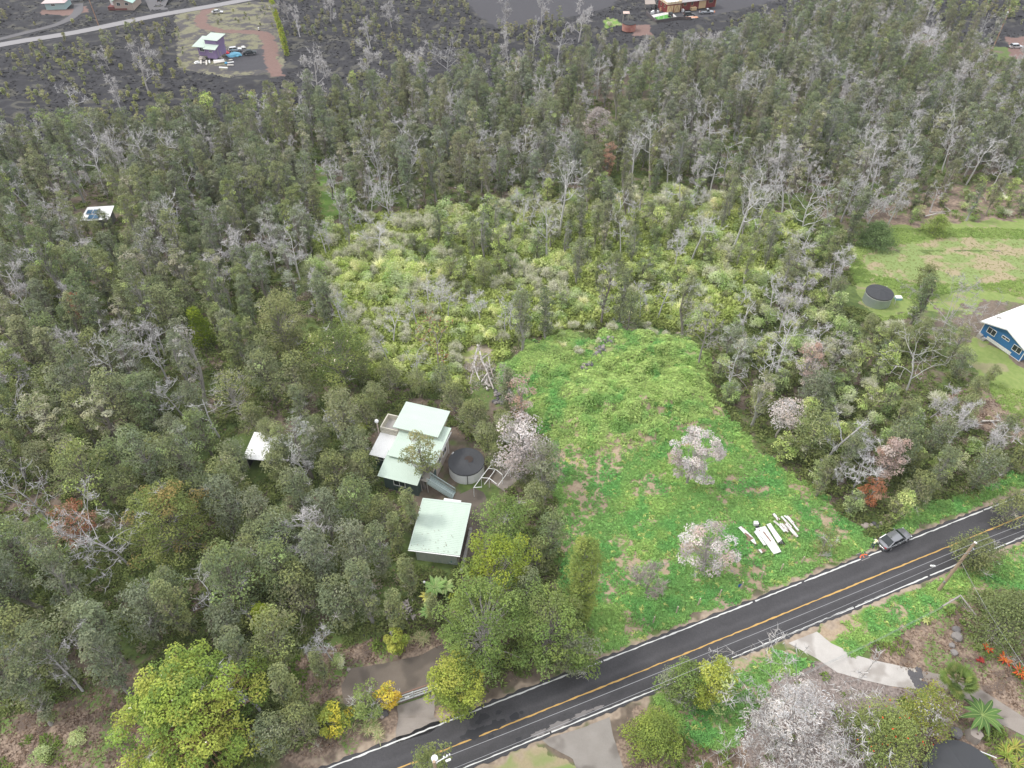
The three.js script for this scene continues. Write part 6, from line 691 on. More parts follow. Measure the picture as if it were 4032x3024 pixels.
makeCar('parked_suv', 'white suv parked on brown earth behind the trees', { paint: [0.72, 0.74, 0.78], at: carAt(3996, 192), turn: 0.1, type: 'suv', len: 4.5, h: 1.7 });
makeCar('parked_van', 'white van on the dark drive of the beige house', { paint: [0.75, 0.76, 0.78], at: carAt(640, 12), turn: 1.45, type: 'van', len: 4.9, h: 1.95, category: 'van' });

// ---------- poles, wires, gate, fences ----------
const polewood = mat(0.42, 0.31, 0.22, 0.85), wireMat = mat(0.42, 0.42, 0.43, 0.5, 0.4), wireDark = mat(0.03, 0.03, 0.035, 0.7);
const PR = G(3693.6, 2326), PA = G(1708, 2996, 10.4); PA.y = 0;
function wirePts(a, b, sag) { return Array.from({ length: 25 }, (_, k) => { const f = k / 24, p = a.clone().lerp(b, f); p.y -= sag * 4 * f * (1 - f); return p; }); }
function wireGeo(a, b, sag, r) { return new THREE.TubeGeometry(new THREE.CatmullRomCurve3(wirePts(a, b, sag)), 48, r, 5); }
{
  const t = thing('utility_pole', 'brown wooden utility pole leaning up beside the road verge', 'utility pole', V(PR.x, 0, PR.z)); part(t, 'pole', cyl(0.21, 0.15, 10.7, 0, -0.3, 0, 12), polewood); part(t, 'bracket', merge([box(0.1, 0.1, 0.5, 0, 9.6, 0.2), box(0.5, 0.08, 0.08, 0, 8.3, 0.1)]), M.steel); for (const y of [10.3, 8.8]) part(t, 'insulator', cyl(0.06, 0.05, 0.2, 0.12, y, 0.1, 8), mat(0.75, 0.75, 0.76, 0.3)); part(t, 'meter_box', box(0.22, 0.3, 0.16, -0.18, 2.2, 0.1), M.steel); part(t, 'pole_cap', cyl(0.13, 0.13, 0.04, 0, 10.41, 0), M.white);
  const l = thing('lamp_pole', 'wooden pole carrying a white transformer and street lamp arm', 'lamp pole', PA); part(l, 'pole', cyl(0.2, 0.14, 10.5, 0, -0.3, 0, 12), polewood); part(l, 'transformer', merge([cyl(0.3, 0.3, 0.75, 0, 9.1, -0.42, 18), cyl(0.32, 0.28, 0.1, 0, 9.85, -0.42, 18)]), mat(0.76, 0.77, 0.78, 0.4)); const d = RS[180].clone().sub(RS[150]).setY(0).normalize(); part(l, 'arm', bar(V(0, 9.7, 0), V(d.x * 1.3, 9.95, d.z * 1.3 - 0.1), 0.05), M.white); part(l, 'lamp_head', box(0.5, 0.14, 0.22, 0, 0, 0, 0.05).rotateY(0.4).translate(d.x * 1.35, 9.85, d.z * 1.35 + 0.25), M.white); part(l, 'insulator', merge([0.7, 1.0, 1.25].map((k) => cyl(0.07, 0.07, 0.1, d.x * k + 0.2, 9.98, d.z * k - 0.22, 10))), mat(0.78, 0.79, 0.8, 0.3)); part(l, 'crossarm', merge([bar(V(-0.1, 8.9, 0.3), V(0.7, 8.7, 1.0), 0.04), bar(V(0.1, 8.9, 0.3), V(-0.8, 8.7, 0.9), 0.04)]), M.steel);
  const far = PR.clone().add(PR.clone().sub(PA).setY(0).normalize().multiplyScalar(60)), W = [['power_line', 'pale upper power line stretched along the road', 10.1, 10.35, 0.5, 0.022, wireMat, V(1.2, 0, -0.5), V(0, 0, 0)], ['power_line', 'pale lower power line stretched along the road', 8.75, 8.9, 0.7, 0.02, wireMat, V(0.4, 0, 0.6), V(0.1, 0, 0.1)], ['telephone_cable', 'dark cable stretched low along the south edge of the road', 6.9, 7.1, 0.6, 0.028, wireDark, V(0.2, 0, 0.4), V(0, 0, 0.15)]];
  for (const [n, lab, h0, h1, sag, r, m, o0, o1] of W) { const a = PA.clone().add(o0).setY(h0), b = PR.clone().add(o1).setY(h1), c = far.clone().add(o1).setY(h1 - 0.5); const w = new THREE.Mesh(merge([wireGeo(a, b, sag, r), wireGeo(b, c, sag * 0.8, r)]), m); w.name = numbered(n); tag(w, lab, 'wire'); scene.add(w); }
  const e = G(4060, 2660, 4.2), sv = new THREE.Mesh(wireGeo(PR.clone().setY(6.6), e, 0.5, 0.02), wireMat); sv.name = 'service_wire'; tag(sv, 'thin service wire falling from the wooden pole over the garden', 'wire'); scene.add(sv);
  const jc = thing('wire_splice', 'small white splice box hanging on the lower power line', 'splice box', PR.clone().add(PA.clone().sub(PR).setY(0).normalize().multiplyScalar(5.2)).setY(8.6)); part(jc, 'casing', new THREE.CapsuleGeometry(0.11, 0.45, 4, 8).rotateZ(1.4), M.white); part(jc, 'clip', box(0.05, 0.3, 0.05, 0, 0.12, 0), M.steel);
  for (const [name, lab, b, H] of [['utility_pole', 'brown wooden pole beyond the forest edge near the white suv', G(3905, 200), 14], ['utility_pole', 'pale wooden pole beside the far road below the teal bungalow', G(388, 100), 13]]) { const u = thing(name, lab, 'utility pole', V(b.x, LAND(b.x, b.z), b.z)); part(u, 'pole', cyl(0.2, 0.15, H, 0, -0.3, 0, 8), mat(0.36, 0.23, 0.16, 0.85)); part(u, 'crossarm', box(1.6, 0.12, 0.12, -0.1, H - 0.9, 0), M.timber); part(u, 'transformer', cyl(0.28, 0.28, 0.8, -0.4, H - 2.2, 0.2, 10), mat(0.7, 0.72, 0.75)); }
}
{ // white sliding gate
  const a = G(...cD(735, 1105)), b = G(...cD(1640, 800)), L = a.distanceTo(b), d = b.clone().sub(a), g = thing('gate', 'long white sliding gate of thin bars across the driveway', 'gate', V(a.x, 0.05, a.z), Math.atan2(-d.z, d.x)), wm = mat(0.66, 0.70, 0.70, 0.5), rm = mat(0.34, 0.17, 0.12, 0.8);
  part(g, 'ground_rail', boxb(-1.0, L, 0.0, 0.09, -0.05, 0.05), M.white); part(g, 'bottom_rail', boxb(0, L, 0.14, 0.2, -0.03, 0.03), wm); part(g, 'top_rail', boxb(0, L, 1.18, 1.25, -0.035, 0.035), wm); part(g, 'middle_rail', boxb(0, L, 0.66, 0.71, -0.025, 0.025), wm); part(g, 'rusty_rail', beam(V(L * 0.12, 1.42, -0.12), V(L, 1.62, -0.12), 0.05, 0.06), rm); part(g, 'centre_post', boxb(L * 0.44 - 0.05, L * 0.44 + 0.05, 0.1, 1.35, -0.05, 0.05), wm); for (let k = 0; k <= 40; k++) part(g, 'picket', boxb(L * k / 40 - 0.016, L * k / 40 + 0.016, 0.2, 1.18, -0.015, 0.015), wm); part(g, 'latch', box(0.5, 0.12, 0.14, L * 0.34, 0.75, 0.1), M.white);
}
// posts along the road side of the clearing
for (const [u, v] of [[100, 600], [235, 545], [375, 500], [507, 430], [635, 380], [768, 330], [885, 285]]) { const p = onLand(...r7(u, v)), t = thing('fence_post', 'weathered wooden fence post in the grass beside the road', 'fence post', p, u, 'fence posts along the clearing'); part(t, 'post', cyl(0.1, 0.085, 1.75, 0, -0.2, 0, 7), mat(0.48, 0.40, 0.31, 0.9)); part(t, 'cut_top', cyl(0.086, 0.07, 0.03, 0, 1.55, 0, 7), mat(0.55, 0.48, 0.38)); t.rotation.z = (u % 7 - 3) * 0.02; }
for (const [u, v] of [[2020, 720], [2170, 655]]) { const p = onLand(...r6(u, v)), t = thing('fence_post', 'weathered wooden fence post in the grass beside the road', 'fence post', p, u, 'fence posts along the clearing'); part(t, 'post', cyl(0.1, 0.085, 1.75, 0, -0.2, 0, 7), mat(0.48, 0.40, 0.31, 0.9)); part(t, 'cut_top', cyl(0.086, 0.07, 0.03, 0, 1.55, 0, 7), mat(0.55, 0.48, 0.38)); }
{ const p = onLand(...r7(372, 488)), s = thing('blue_sign', 'small blue sign board fixed low on a fence post', 'sign', p, 0.3); part(s, 'board', box(0.55, 0.34, 0.03, 0, 0.35, 0.12).rotateX(-0.5), mat(0.03, 0.10, 0.30, 0.5)); part(s, 'stake', bar(V(0, -0.1, 0), V(0, 0.5, 0.02), 0.025), M.timber); }
{ // grey cover with orange survey marks at the road edge
  const p = G(3380 + 165 / 9.217, 2050 + 1285 / 9.217), s = thing('utility_cover', 'dark square cover with orange paint marks at the road edge', 'cover', V(p.x, 0.045, p.z), 0.4), t = texOf(64, 64, (i, j) => { const x = i / 32 - 1, y = j / 32 - 1, arc = Math.abs(Math.hypot(x * 0.9, y + 0.55) - 0.85) < 0.13 && y > -0.3 && y < 0.6, st = Math.abs(x - y * 0.25) < 0.08 && y < 0.25 && y > -0.6; return arc || st ? [0.70, 0.15, 0.05] : [0.085, 0.08, 0.085]; }); part(s, 'cover_plate', box(1.25, 0.05, 0.95), new THREE.MeshStandardMaterial({ map: t, roughness: 0.85 })); part(s, 'cover_rim', merge([box(1.35, 0.04, 0.05, 0, 0, 0.5), box(1.35, 0.04, 0.05, 0, 0, -0.5)]), M.concrete); }
{ // garden fence, wires and rails
  const A = r7(750, 1080), Bp = r7(1200, 870), C = r7(1660, 640), D = r7(1775, 572), E = r7(1870, 700), f = thing('garden_fence', 'wire garden fence with weathered corner rails along the verge', 'fence', V(0, 0, 0)), P = (q, h) => { const g = G(...q); g.y = LAND(g.x, g.z) + h; return g; };
  const rm = mat(0.36, 0.33, 0.31, 0.9); part(f, 'corner_rail', beam(P(C, 0.9), P(D, 1.0), 0.16, 0.12), rm); part(f, 'corner_rail', beam(P(D, 1.0), P(E, 0.9), 0.14, 0.12), rm); for (const q of [A, Bp, r7(1400, 770), C, D, E]) part(f, 'fence_stake', bar(P(q, -0.2), P(q, 1.05), 0.06), rm); for (const h of [0.25, 0.55, 0.85]) { part(f, 'fence_wire', merge([bar(P(A, h), P(Bp, h), 0.012, 4), bar(P(Bp, h), P(C, h), 0.012, 4), bar(P(C, h), P(D, h), 0.012, 4), bar(P(D, h), P(E, h), 0.012, 4)]), M.steel); }
}
{ // white pipe frame over the pad
  const w = (u, v) => [1860 + u / 8.508, 1820 + v / 8.508], f = thing('pipe_frame', 'white plastic pipe frame of a dismantled shelter beside the tank', 'pipe frame', V(0, 0, 0)), P = (u, v, h) => { const g = G(...w(u, v), h); return g; }, h = 2.0, n = (a, b) => part(f, 'pipe', bar(a, b, 0.05), M.white);
  const k = [P(690, 10, h), P(535, 205, h), P(295, 515, h), P(45, 850, h), P(780, 235, h), P(560, 535, h), P(400, 740, h), P(320, 830, h), P(1010, 420, h), P(810, 725, h), P(1275, 190, h), P(1100, 460, h), P(860, 780, h)];
  n(k[0], k[1]); n(k[1], k[2]); n(k[2], k[3]); n(k[1], k[4]); n(k[2], k[5]); n(k[3], k[7]); n(k[4], k[8]); n(k[5], k[9]); n(k[5], k[6]); n(k[4], k[5]); n(k[10], k[11]); n(k[11], k[12]); for (const q of [k[3], k[2], k[0], k[10], k[5], k[8]]) { const b = q.clone(); b.y = LAND(q.x, q.z); part(f, 'leg', bar(b, q, 0.05), M.white); } }
{ // sheets of old roofing left in the grass
  const w = (u, v) => [2860 + u / 6.9125, 2000 + v / 6.9125], rusty = (seed, k) => { const t = texOf(128, 128, (i, j) => { const n = fbm(i * 0.06 + seed, j * 0.02, 3); return n > k ? mixc([0.13, 0.075, 0.055], [0.30, 0.19, 0.13], noise(i * 0.3, j * 0.3)) : mixc([0.52, 0.51, 0.49], [0.78, 0.78, 0.77], noise(i * 0.2, j * 0.2)); }); return new THREE.MeshStandardMaterial({ map: t, roughness: 0.6, side: THREE.DoubleSide }); };
  const S = [['wide white roofing sheet with a brown stripe in the grass', [780, 590], [1050, 530], [1330, 980], [1080, 1040], 0.68], ['rusted lower end of the white roofing in the grass', [1085, 1045], [1335, 985], [1480, 1225], [1270, 1300], 0.52], ['torn white sheet lying against the wide roofing sheet', [1075, 490], [1180, 460], [1500, 900], [1390, 990], 0.66], ['ragged white strip on the grass beside the pink dead tree', [310, 570], [410, 530], [730, 870], [640, 920], 0.66], ['rusty splintered end of a white strip in the grass', [640, 925], [735, 875], [795, 1020], [750, 1050], 0.45], ['white folded sheet under the edge of the wide roofing', [740, 690], [800, 640], [1060, 1050], [1000, 1070], 0.75], ['flared white sheet end pointing at the fence posts', [1390, 995], [1500, 905], [1580, 1025], [1350, 1000], 0.85], ['small rusty striped panel alone in the grass', [850, 1190], [970, 1150], [1030, 1240], [930, 1290], 0.47]];
  S.forEach(([lab, a, b, c, d, k], i) => { const P = [a, b, c, d].map((q) => onLand(...w(...q), 0.42 + 0.012 * i)); const t = thing('roofing_sheet', lab, 'roofing sheet', V(0, 0, 0)); part(t, 'sheet', roofGeo(P[0], P[1], P[2], P[3], 0.22, 0.03), rusty(i * 7.3, k)); if (i === 0) part(t, 'stripe', beam(onLand(...w(990, 690), 0.475), onLand(...w(1190, 955), 0.475), 0.14, 0.02), M.rust); const sup = P.map((q) => bar(V(q.x, LAND(q.x, q.z) - 0.1, q.z), V(q.x, q.y - 0.03, q.z), 0.03, 5)); part(t, 'batten', merge(sup), M.timber); });
  const boards = [[1260, 200, 1410, 370], [1480, 270, 1750, 560], [1560, 250, 1740, 400], [1620, 260, 1800, 470], [1440, 470, 1660, 700], [1480, 480, 1640, 640], [1600, 480, 1910, 830], [1700, 560, 1900, 800], [1780, 480, 1940, 670], [1440, 540, 1580, 690], [1270, 410, 1420, 540]];
  boards.forEach(([a, b, c, d], i) => { const t = thing('plank', 'white painted plank in the scattered stack on the grass', 'plank', V(0, 0, 0), 0, 'white planks on the grass'); part(t, 'board', beam(onLand(...w(a, b), 0.40 + i * 0.012), onLand(...w(c, d), 0.38 + i * 0.012), i % 3 ? 0.26 : 0.42, 0.05), rusty(i * 3.1 + 50, 0.6)); part(t, 'support', bar(onLand(...w((a + c) / 2, (b + d) / 2), -0.05), onLand(...w((a + c) / 2, (b + d) / 2), 0.39), 0.05), M.timber); });
  const bk = thing('bucket', 'square white bucket behind the roofing sheets', 'bucket', onLand(...w(795, 450))); part(bk, 'bucket_body', box(0.6, 0.5, 0.5, 0, 0.45, 0, 0.05), M.white); part(bk, 'handle', new THREE.TorusGeometry(0.25, 0.02, 5, 14, Math.PI).translate(0, 0.7, 0), M.steel); part(bk, 'pallet', box(0.9, 0.3, 0.9, 0.25, 0.1, 0.2), M.black);
}

// ---------- logs, stones ----------
const LOGC = [[0.46, 0.43, 0.40], [0.38, 0.34, 0.31], [0.52, 0.49, 0.46], [0.33, 0.28, 0.25]];
function log(name, label, a, b, r, seed, group, cat = 'log') { const q = rng(seed), g = new GB(), pts = bend(q, a, b, 5, 0.025); g.tube(pts, pts.map((_, i) => r * (1 - 0.09 * i) * (0.9 + 0.2 * q())), pick(q, LOGC), 7); const stub = new GB(); for (let k = 0; k < 3; k++) { const p = along(pts, 0.2 + 0.25 * k + 0.1 * q()), d = sph(q); d.y = Math.abs(d.y) + 0.2; stub.tube([p, p.clone().addScaledVector(d, r * 2), p.clone().addScaledVector(d, r * 4 + 0.2).addScaledVector(sph(q), 0.15)], [r * 0.5, r * 0.35, 0.015], pick(q, LOGC), 4); } const t = thing(name, label, cat, V(0, 0, 0), 0, group); part(t, 'stem', g.geo(), woodMat); part(t, 'branch_stub', stub.geo(), woodMat); return t; }
{
  const w = (u, v) => [1800 + u / 6.9133, 1360 + v / 6.9133];
  const L = [[[620, 290], [680, 480], 1.2, 0.9, 0.17], [[650, 490], [820, 800], 1.1, 0.8, 0.17], [[740, 600], [990, 1220], 0.9, 0.4, 0.2], [[560, 220], [480, 490], 1.4, 0.9, 0.16], [[545, 400], [500, 510], 1.2, 0.9, 0.15], [[470, 520], [360, 760], 1.0, 0.5, 0.16], [[430, 600], [620, 980], 1.0, 0.5, 0.16], [[480, 560], [420, 770], 1.1, 0.6, 0.15], [[230, 690], [370, 750], 0.6, 0.6, 0.14], [[400, 850], [300, 1150], 0.7, 0.2, 0.12], [[460, 780], [390, 860], 0.8, 0.7, 0.15], [[800, 560], [920, 720], 1.0, 0.7, 0.14], [[920, 720], [990, 900], 0.8, 0.4, 0.14], [[870, 430], [890, 640], 1.1, 0.8, 0.12], [[690, 510], [900, 360], 1.3, 1.3, 0.09], [[640, 560], [500, 720], 1.1, 0.8, 0.1], [[820, 850], [660, 1020], 0.7, 0.4, 0.16], [[760, 1040], [910, 1140], 0.45, 0.35, 0.26], [[830, 1230], [800, 1140], 0.35, 0.3, 0.16], [[560, 160], [610, 270], 1.6, 1.3, 0.2], [[570, 690], [560, 830], 0.8, 0.6, 0.12], [[780, 620], [860, 720], 1.1, 0.9, 0.1]];
  L.forEach(([a, b, h0, h1, r], i) => log('stacked_log', 'grey weathered log in the big brush pile above the clearing', onLand(...w(...a), h0), onLand(...w(...b), h1), r, 400 + i, 'logs of the brush pile'));
  // the mound of sticks under the logs
  const c = onLand(...w(620, 700)), q = rng(9), g = new GB(); for (let k = 0; k < 420; k++) { const a = q() * 6.283, d = Math.sqrt(q()), p = V(c.x + Math.cos(a) * d * 3.0, 0, c.z + Math.sin(a) * d * 4.6); p.y = LAND(p.x, p.z) + (1 - d * d) * 1.1 * q(); const e = sph(q); e.y *= 0.35; g.tube([p, p.clone().addScaledVector(e, 0.5 + q() * 0.7)], [0.035, 0.018], jit(q, pick(q, LOGC), 0.2), 3); } const m = new THREE.Mesh(g.geo(), woodMat); m.name = 'brushwood'; m.userData = { kind: 'stuff', label: 'grey brushwood heaped under the big log pile', category: 'brushwood' }; scene.add(m);
  const F = [[1975, 765, 2030, 775], [1990, 750, 2060, 740], [2040, 775, 2080, 770], [2440, 830, 2500, 850], [2450, 855, 2510, 862], [2455, 870, 2490, 875], [2430, 880, 2500, 870], [2380, 820, 2440, 850], [2470, 810, 2480, 860], [2410, 800, 2450, 815], [3060, 890, 3140, 935], [3000, 905, 3050, 900], [3660, 840, 3740, 835], [3640, 855, 3720, 845], [3690, 800, 3740, 835], [3900, 790, 3960, 770], [3840, 760, 3880, 800], [3930, 735, 3970, 790], [3980, 800, 4032, 780], [3180, 1850, 3260, 1920], [3200, 1895, 3255, 1935], [2880, 1470, 2940, 1540], [2060, 1240, 2120, 1235], [2180, 1240, 2240, 1215], [1960, 1200, 2030, 1230], [2620, 1120, 2680, 1100], [700, 1590, 760, 1600], [1790, 740, 1840, 760], [1830, 1260, 1880, 1250], [3860, 1665, 3930, 1662]];
  F.forEach(([a, b, c2, d], i) => log('fallen_log', i === 29 ? 'pale fallen pole on the brown verge below the blue house' : 'pale fallen trunk lying among the scrub and trees', onLand(a, b, 0.35), onLand(c2, d, 0.3), 0.1 + 0.05 * (i % 3), 500 + i, i === 29 ? undefined : 'fallen trunks'));
}
const stoneGeo = [0, 1, 2, 3, 4].map((k) => { const g = new THREE.IcosahedronGeometry(0.5, 1), p = g.attributes.position; const q = rng(700 + k), seen = {}; for (let i = 0; i < p.count; i++) { const id = [p.getX(i), p.getY(i), p.getZ(i)].map((v) => v.toFixed(2)).join(); const f = (seen[id] ??= 0.78 + 0.4 * q()); p.setXYZ(i, p.getX(i) * f, p.getY(i) * f * 0.72, p.getZ(i) * f); } g.computeVertexNormals(); return g; });
const stoneMats = [mat(0.16, 0.15, 0.15, 0.95), mat(0.10, 0.095, 0.10, 0.95), mat(0.24, 0.22, 0.21, 0.95), mat(0.30, 0.26, 0.23, 0.95)];
function stone(label, group, p, s, k, dark = 0, name = 'boulder') { const m = new THREE.Mesh(stoneGeo[k % 5], stoneMats[(k + dark) % 4]); m.name = numbered(name); m.position.copy(p); m.position.y += s * 0.14; m.scale.setScalar(s); m.rotation.y = k * 1.7; scene.add(m); return tag(m, label, 'stone', group); }
{ const q = rng(31);
  for (let k = 0; k < 60; k++) { const f = k / 59, px = 2400 - 110 * f + (q() - 0.5) * 34, py = 1375 + 95 * f + (q() - 0.5) * 26; stone('loose stone in the rubble line between green mounds', 'stones of the rubble line', onLand(px, py), 0.3 + 0.45 * q(), k, 2, 'rubble_stone'); }
  for (let k = 0; k < 14; k++) stone('loose stone in the rubble line between green mounds', 'stones of the rubble line', onLand(2300 + (q() - 0.5) * 24, 1440 + q() * 70), 0.3 + 0.4 * q(), k, 2, 'rubble_stone');
  for (let k = 0; k < 46; k++) stone('dark stone of the pile at the foot of the thin trunk', 'stones of the dark pile', onLand(1985 + (q() - 0.5) * 80, 1560 + (q() - 0.5) * 50), 0.35 + 0.5 * q(), k, 1, 'pile_stone');
  const w = (u, v) => [3560 + u / 4.608, 2300 + v / 4.608];
  for (const [lab, u, v, s] of [['grey boulder with pale top in the fenced garden', 920, 860, 0.95], ['largest grey boulder in the fenced garden', 930, 980, 1.25], ['small pale boulder below the largest garden boulder', 850, 1130, 0.7], ['low dark boulder at the foot of the garden stone row', 890, 1260, 0.8]]) stone(lab, undefined, onLand(...w(u, v)), s, Math.round(u), 0);
  const x = (u, v) => [3560 + u / 4.32, 2640 + v / 4.32]; stone('round dark boulder beside the tree stump', undefined, onLand(...x(870, 1090)), 1.25, 3, 1);
  for (const [u, v, s] of [[270, 230, 1.0], [720, 260, 0.9], [560, 120, 0.6], [150, 200, 0.55], [450, 180, 0.6], [850, 120, 0.7]]) stone('dark lava boulder in the heap ahead of the parked sedan', 'lava boulders by the sedan', onLand(3380 + u / 9.217, 2050 + v / 9.217), s, u, 1);
  for (const [u, v, s] of [[620, 1240, 0.7], [700, 1230, 0.8], [650, 1270, 0.6], [130, 540, 0.5], [340, 20, 0.6]]) stone('reddish dark stone beside the gate apron', 'stones by the gate', onLand(...cD(u, v)), s, u, 1);
  // cobbled band across the concrete drive
  const cb = thing('cobble_band', 'band of dark flat cobbles set in pale mortar across the drive', 'paving', V(0, 0, 0)); part(cb, 'mortar', sheet([r7(1455, 1008), r7(1535, 1015), r7(1555, 1140), r7(1515, 1150), r7(1500, 1090)], 0.05, 0.05), mat(0.42, 0.39, 0.35, 0.95));
  for (let k = 0; k < 34; k++) { const f = q(), s = q(), a = G(...r7(1462 + 50 * f + 70 * s, 1016 + 122 * f + s * 2)), g = new THREE.Mesh(stoneGeo[k % 5], stoneMats[1]); g.name = 'cobble'; g.position.set(a.x, 0.05, a.z); g.scale.set(0.5 + 0.3 * q(), 0.12, 0.4 + 0.3 * q()); g.rotation.y = k; cb.add(g); }
  const st = thing('tree_stump', 'grey weathered tree stump beside the banana plant', 'stump', onLand(...x(1160, 1130))), sg = new THREE.CylinderGeometry(0.62, 0.82, 1.1, 18, 6), sp = sg.attributes.position; for (let i = 0; i < sp.count; i++) { const a = Math.atan2(sp.getZ(i), sp.getX(i)), f = 1 + 0.10 * Math.sin(a * 5) + 0.06 * Math.sin(a * 11 + sp.getY(i) * 3); sp.setX(i, sp.getX(i) * f); sp.setZ(i, sp.getZ(i) * f); } sg.computeVertexNormals(); sg.translate(0, 0.5, 0); part(st, 'trunk', sg, mat(0.30, 0.26, 0.23, 0.95)); part(st, 'knot', cyl(0.12, 0.1, 0.03, 0.05, 1.05, 0.1, 9), mat(0.12, 0.09, 0.07));
}

// ---------- garden plants with large leaves ----------
function blade(g, base, dir, len, wid, col, rib, seg = 5, droop = 0.5, up0 = 0.5) { // an arching leaf with a mid rib
  const pts = []; let p = base.clone(), d = dir.clone().setY(up0).normalize(); for (let i = 0; i <= seg; i++) { pts.push(p.clone()); p = p.clone().addScaledVector(d, len / seg); d.y -= droop / seg * 2; d.normalize(); }
  for (let i = 0; i < seg; i++) { const t = pts[i + 1].clone().sub(pts[i]).normalize(), s = t.clone().cross(up).normalize(), w = (f) => wid / 2 * Math.sin(Math.PI * Math.min(1, 0.12 + f * 0.86)), a = s.clone().multiplyScalar(w(i / seg)), b = s.clone().multiplyScalar(w((i + 1) / seg)), k = V(0, -0.12 * wid, 0); const A = pts[i], Bq = pts[i + 1]; g.quad(A, Bq, Bq.clone().add(b).add(k), A.clone().add(a).add(k), col); g.quad(A, A.clone().sub(a).add(k), Bq.clone().sub(b).add(k), Bq, col); if (rib) { const e = s.clone().multiplyScalar(0.025), y = V(0, 0.012, 0); g.quad(A.clone().sub(e).add(y), A.clone().add(e).add(y), Bq.clone().add(e).add(y), Bq.clone().sub(e).add(y), rib); } }
}
function rosette(name, label, category, p, o, group) { const q = rng(o.seed), t = thing(name, label, category, p, 0, group), s = new GB(); s.tube([V(0, -0.2, 0), V(0, o.stem ?? 0.2, 0)], [o.stemR ?? 0.06, (o.stemR ?? 0.06) * 0.7], [0.25, 0.2, 0.13], 6); part(t, 'stem', s.geo(), woodMat); if (o.single) for (let k = 0; k < o.n; k++) { const g = new GB(), a = k / o.n * 6.283 + q() * 0.3; blade(g, V(0, o.stem ?? 0.2, 0), V(Math.cos(a), 0, Math.sin(a)), o.len * (0.8 + 0.35 * q()), o.wid, jit(q, pick(q, o.pal), 0.15), o.rib, 6, o.droop ?? 0.5, o.up ?? 0.6); part(t, 'leaf', g.geo(), TINT[0]); } else { const g = new GB(); for (let k = 0; k < o.n; k++) { const a = q() * 6.283; blade(g, V(0, (o.stem ?? 0.2) * (0.85 + 0.15 * q()), 0), V(Math.cos(a), 0, Math.sin(a)), o.len * (0.7 + 0.5 * q()), o.wid, jit(q, pick(q, o.pal), 0.18), null, 4, (o.droop ?? 0.5) * (0.6 + 0.8 * q()), (o.up ?? 0.6) * (0.2 + 1.6 * q())); } part(t, 'foliage', g.geo(), TINT[0]); } return t; }
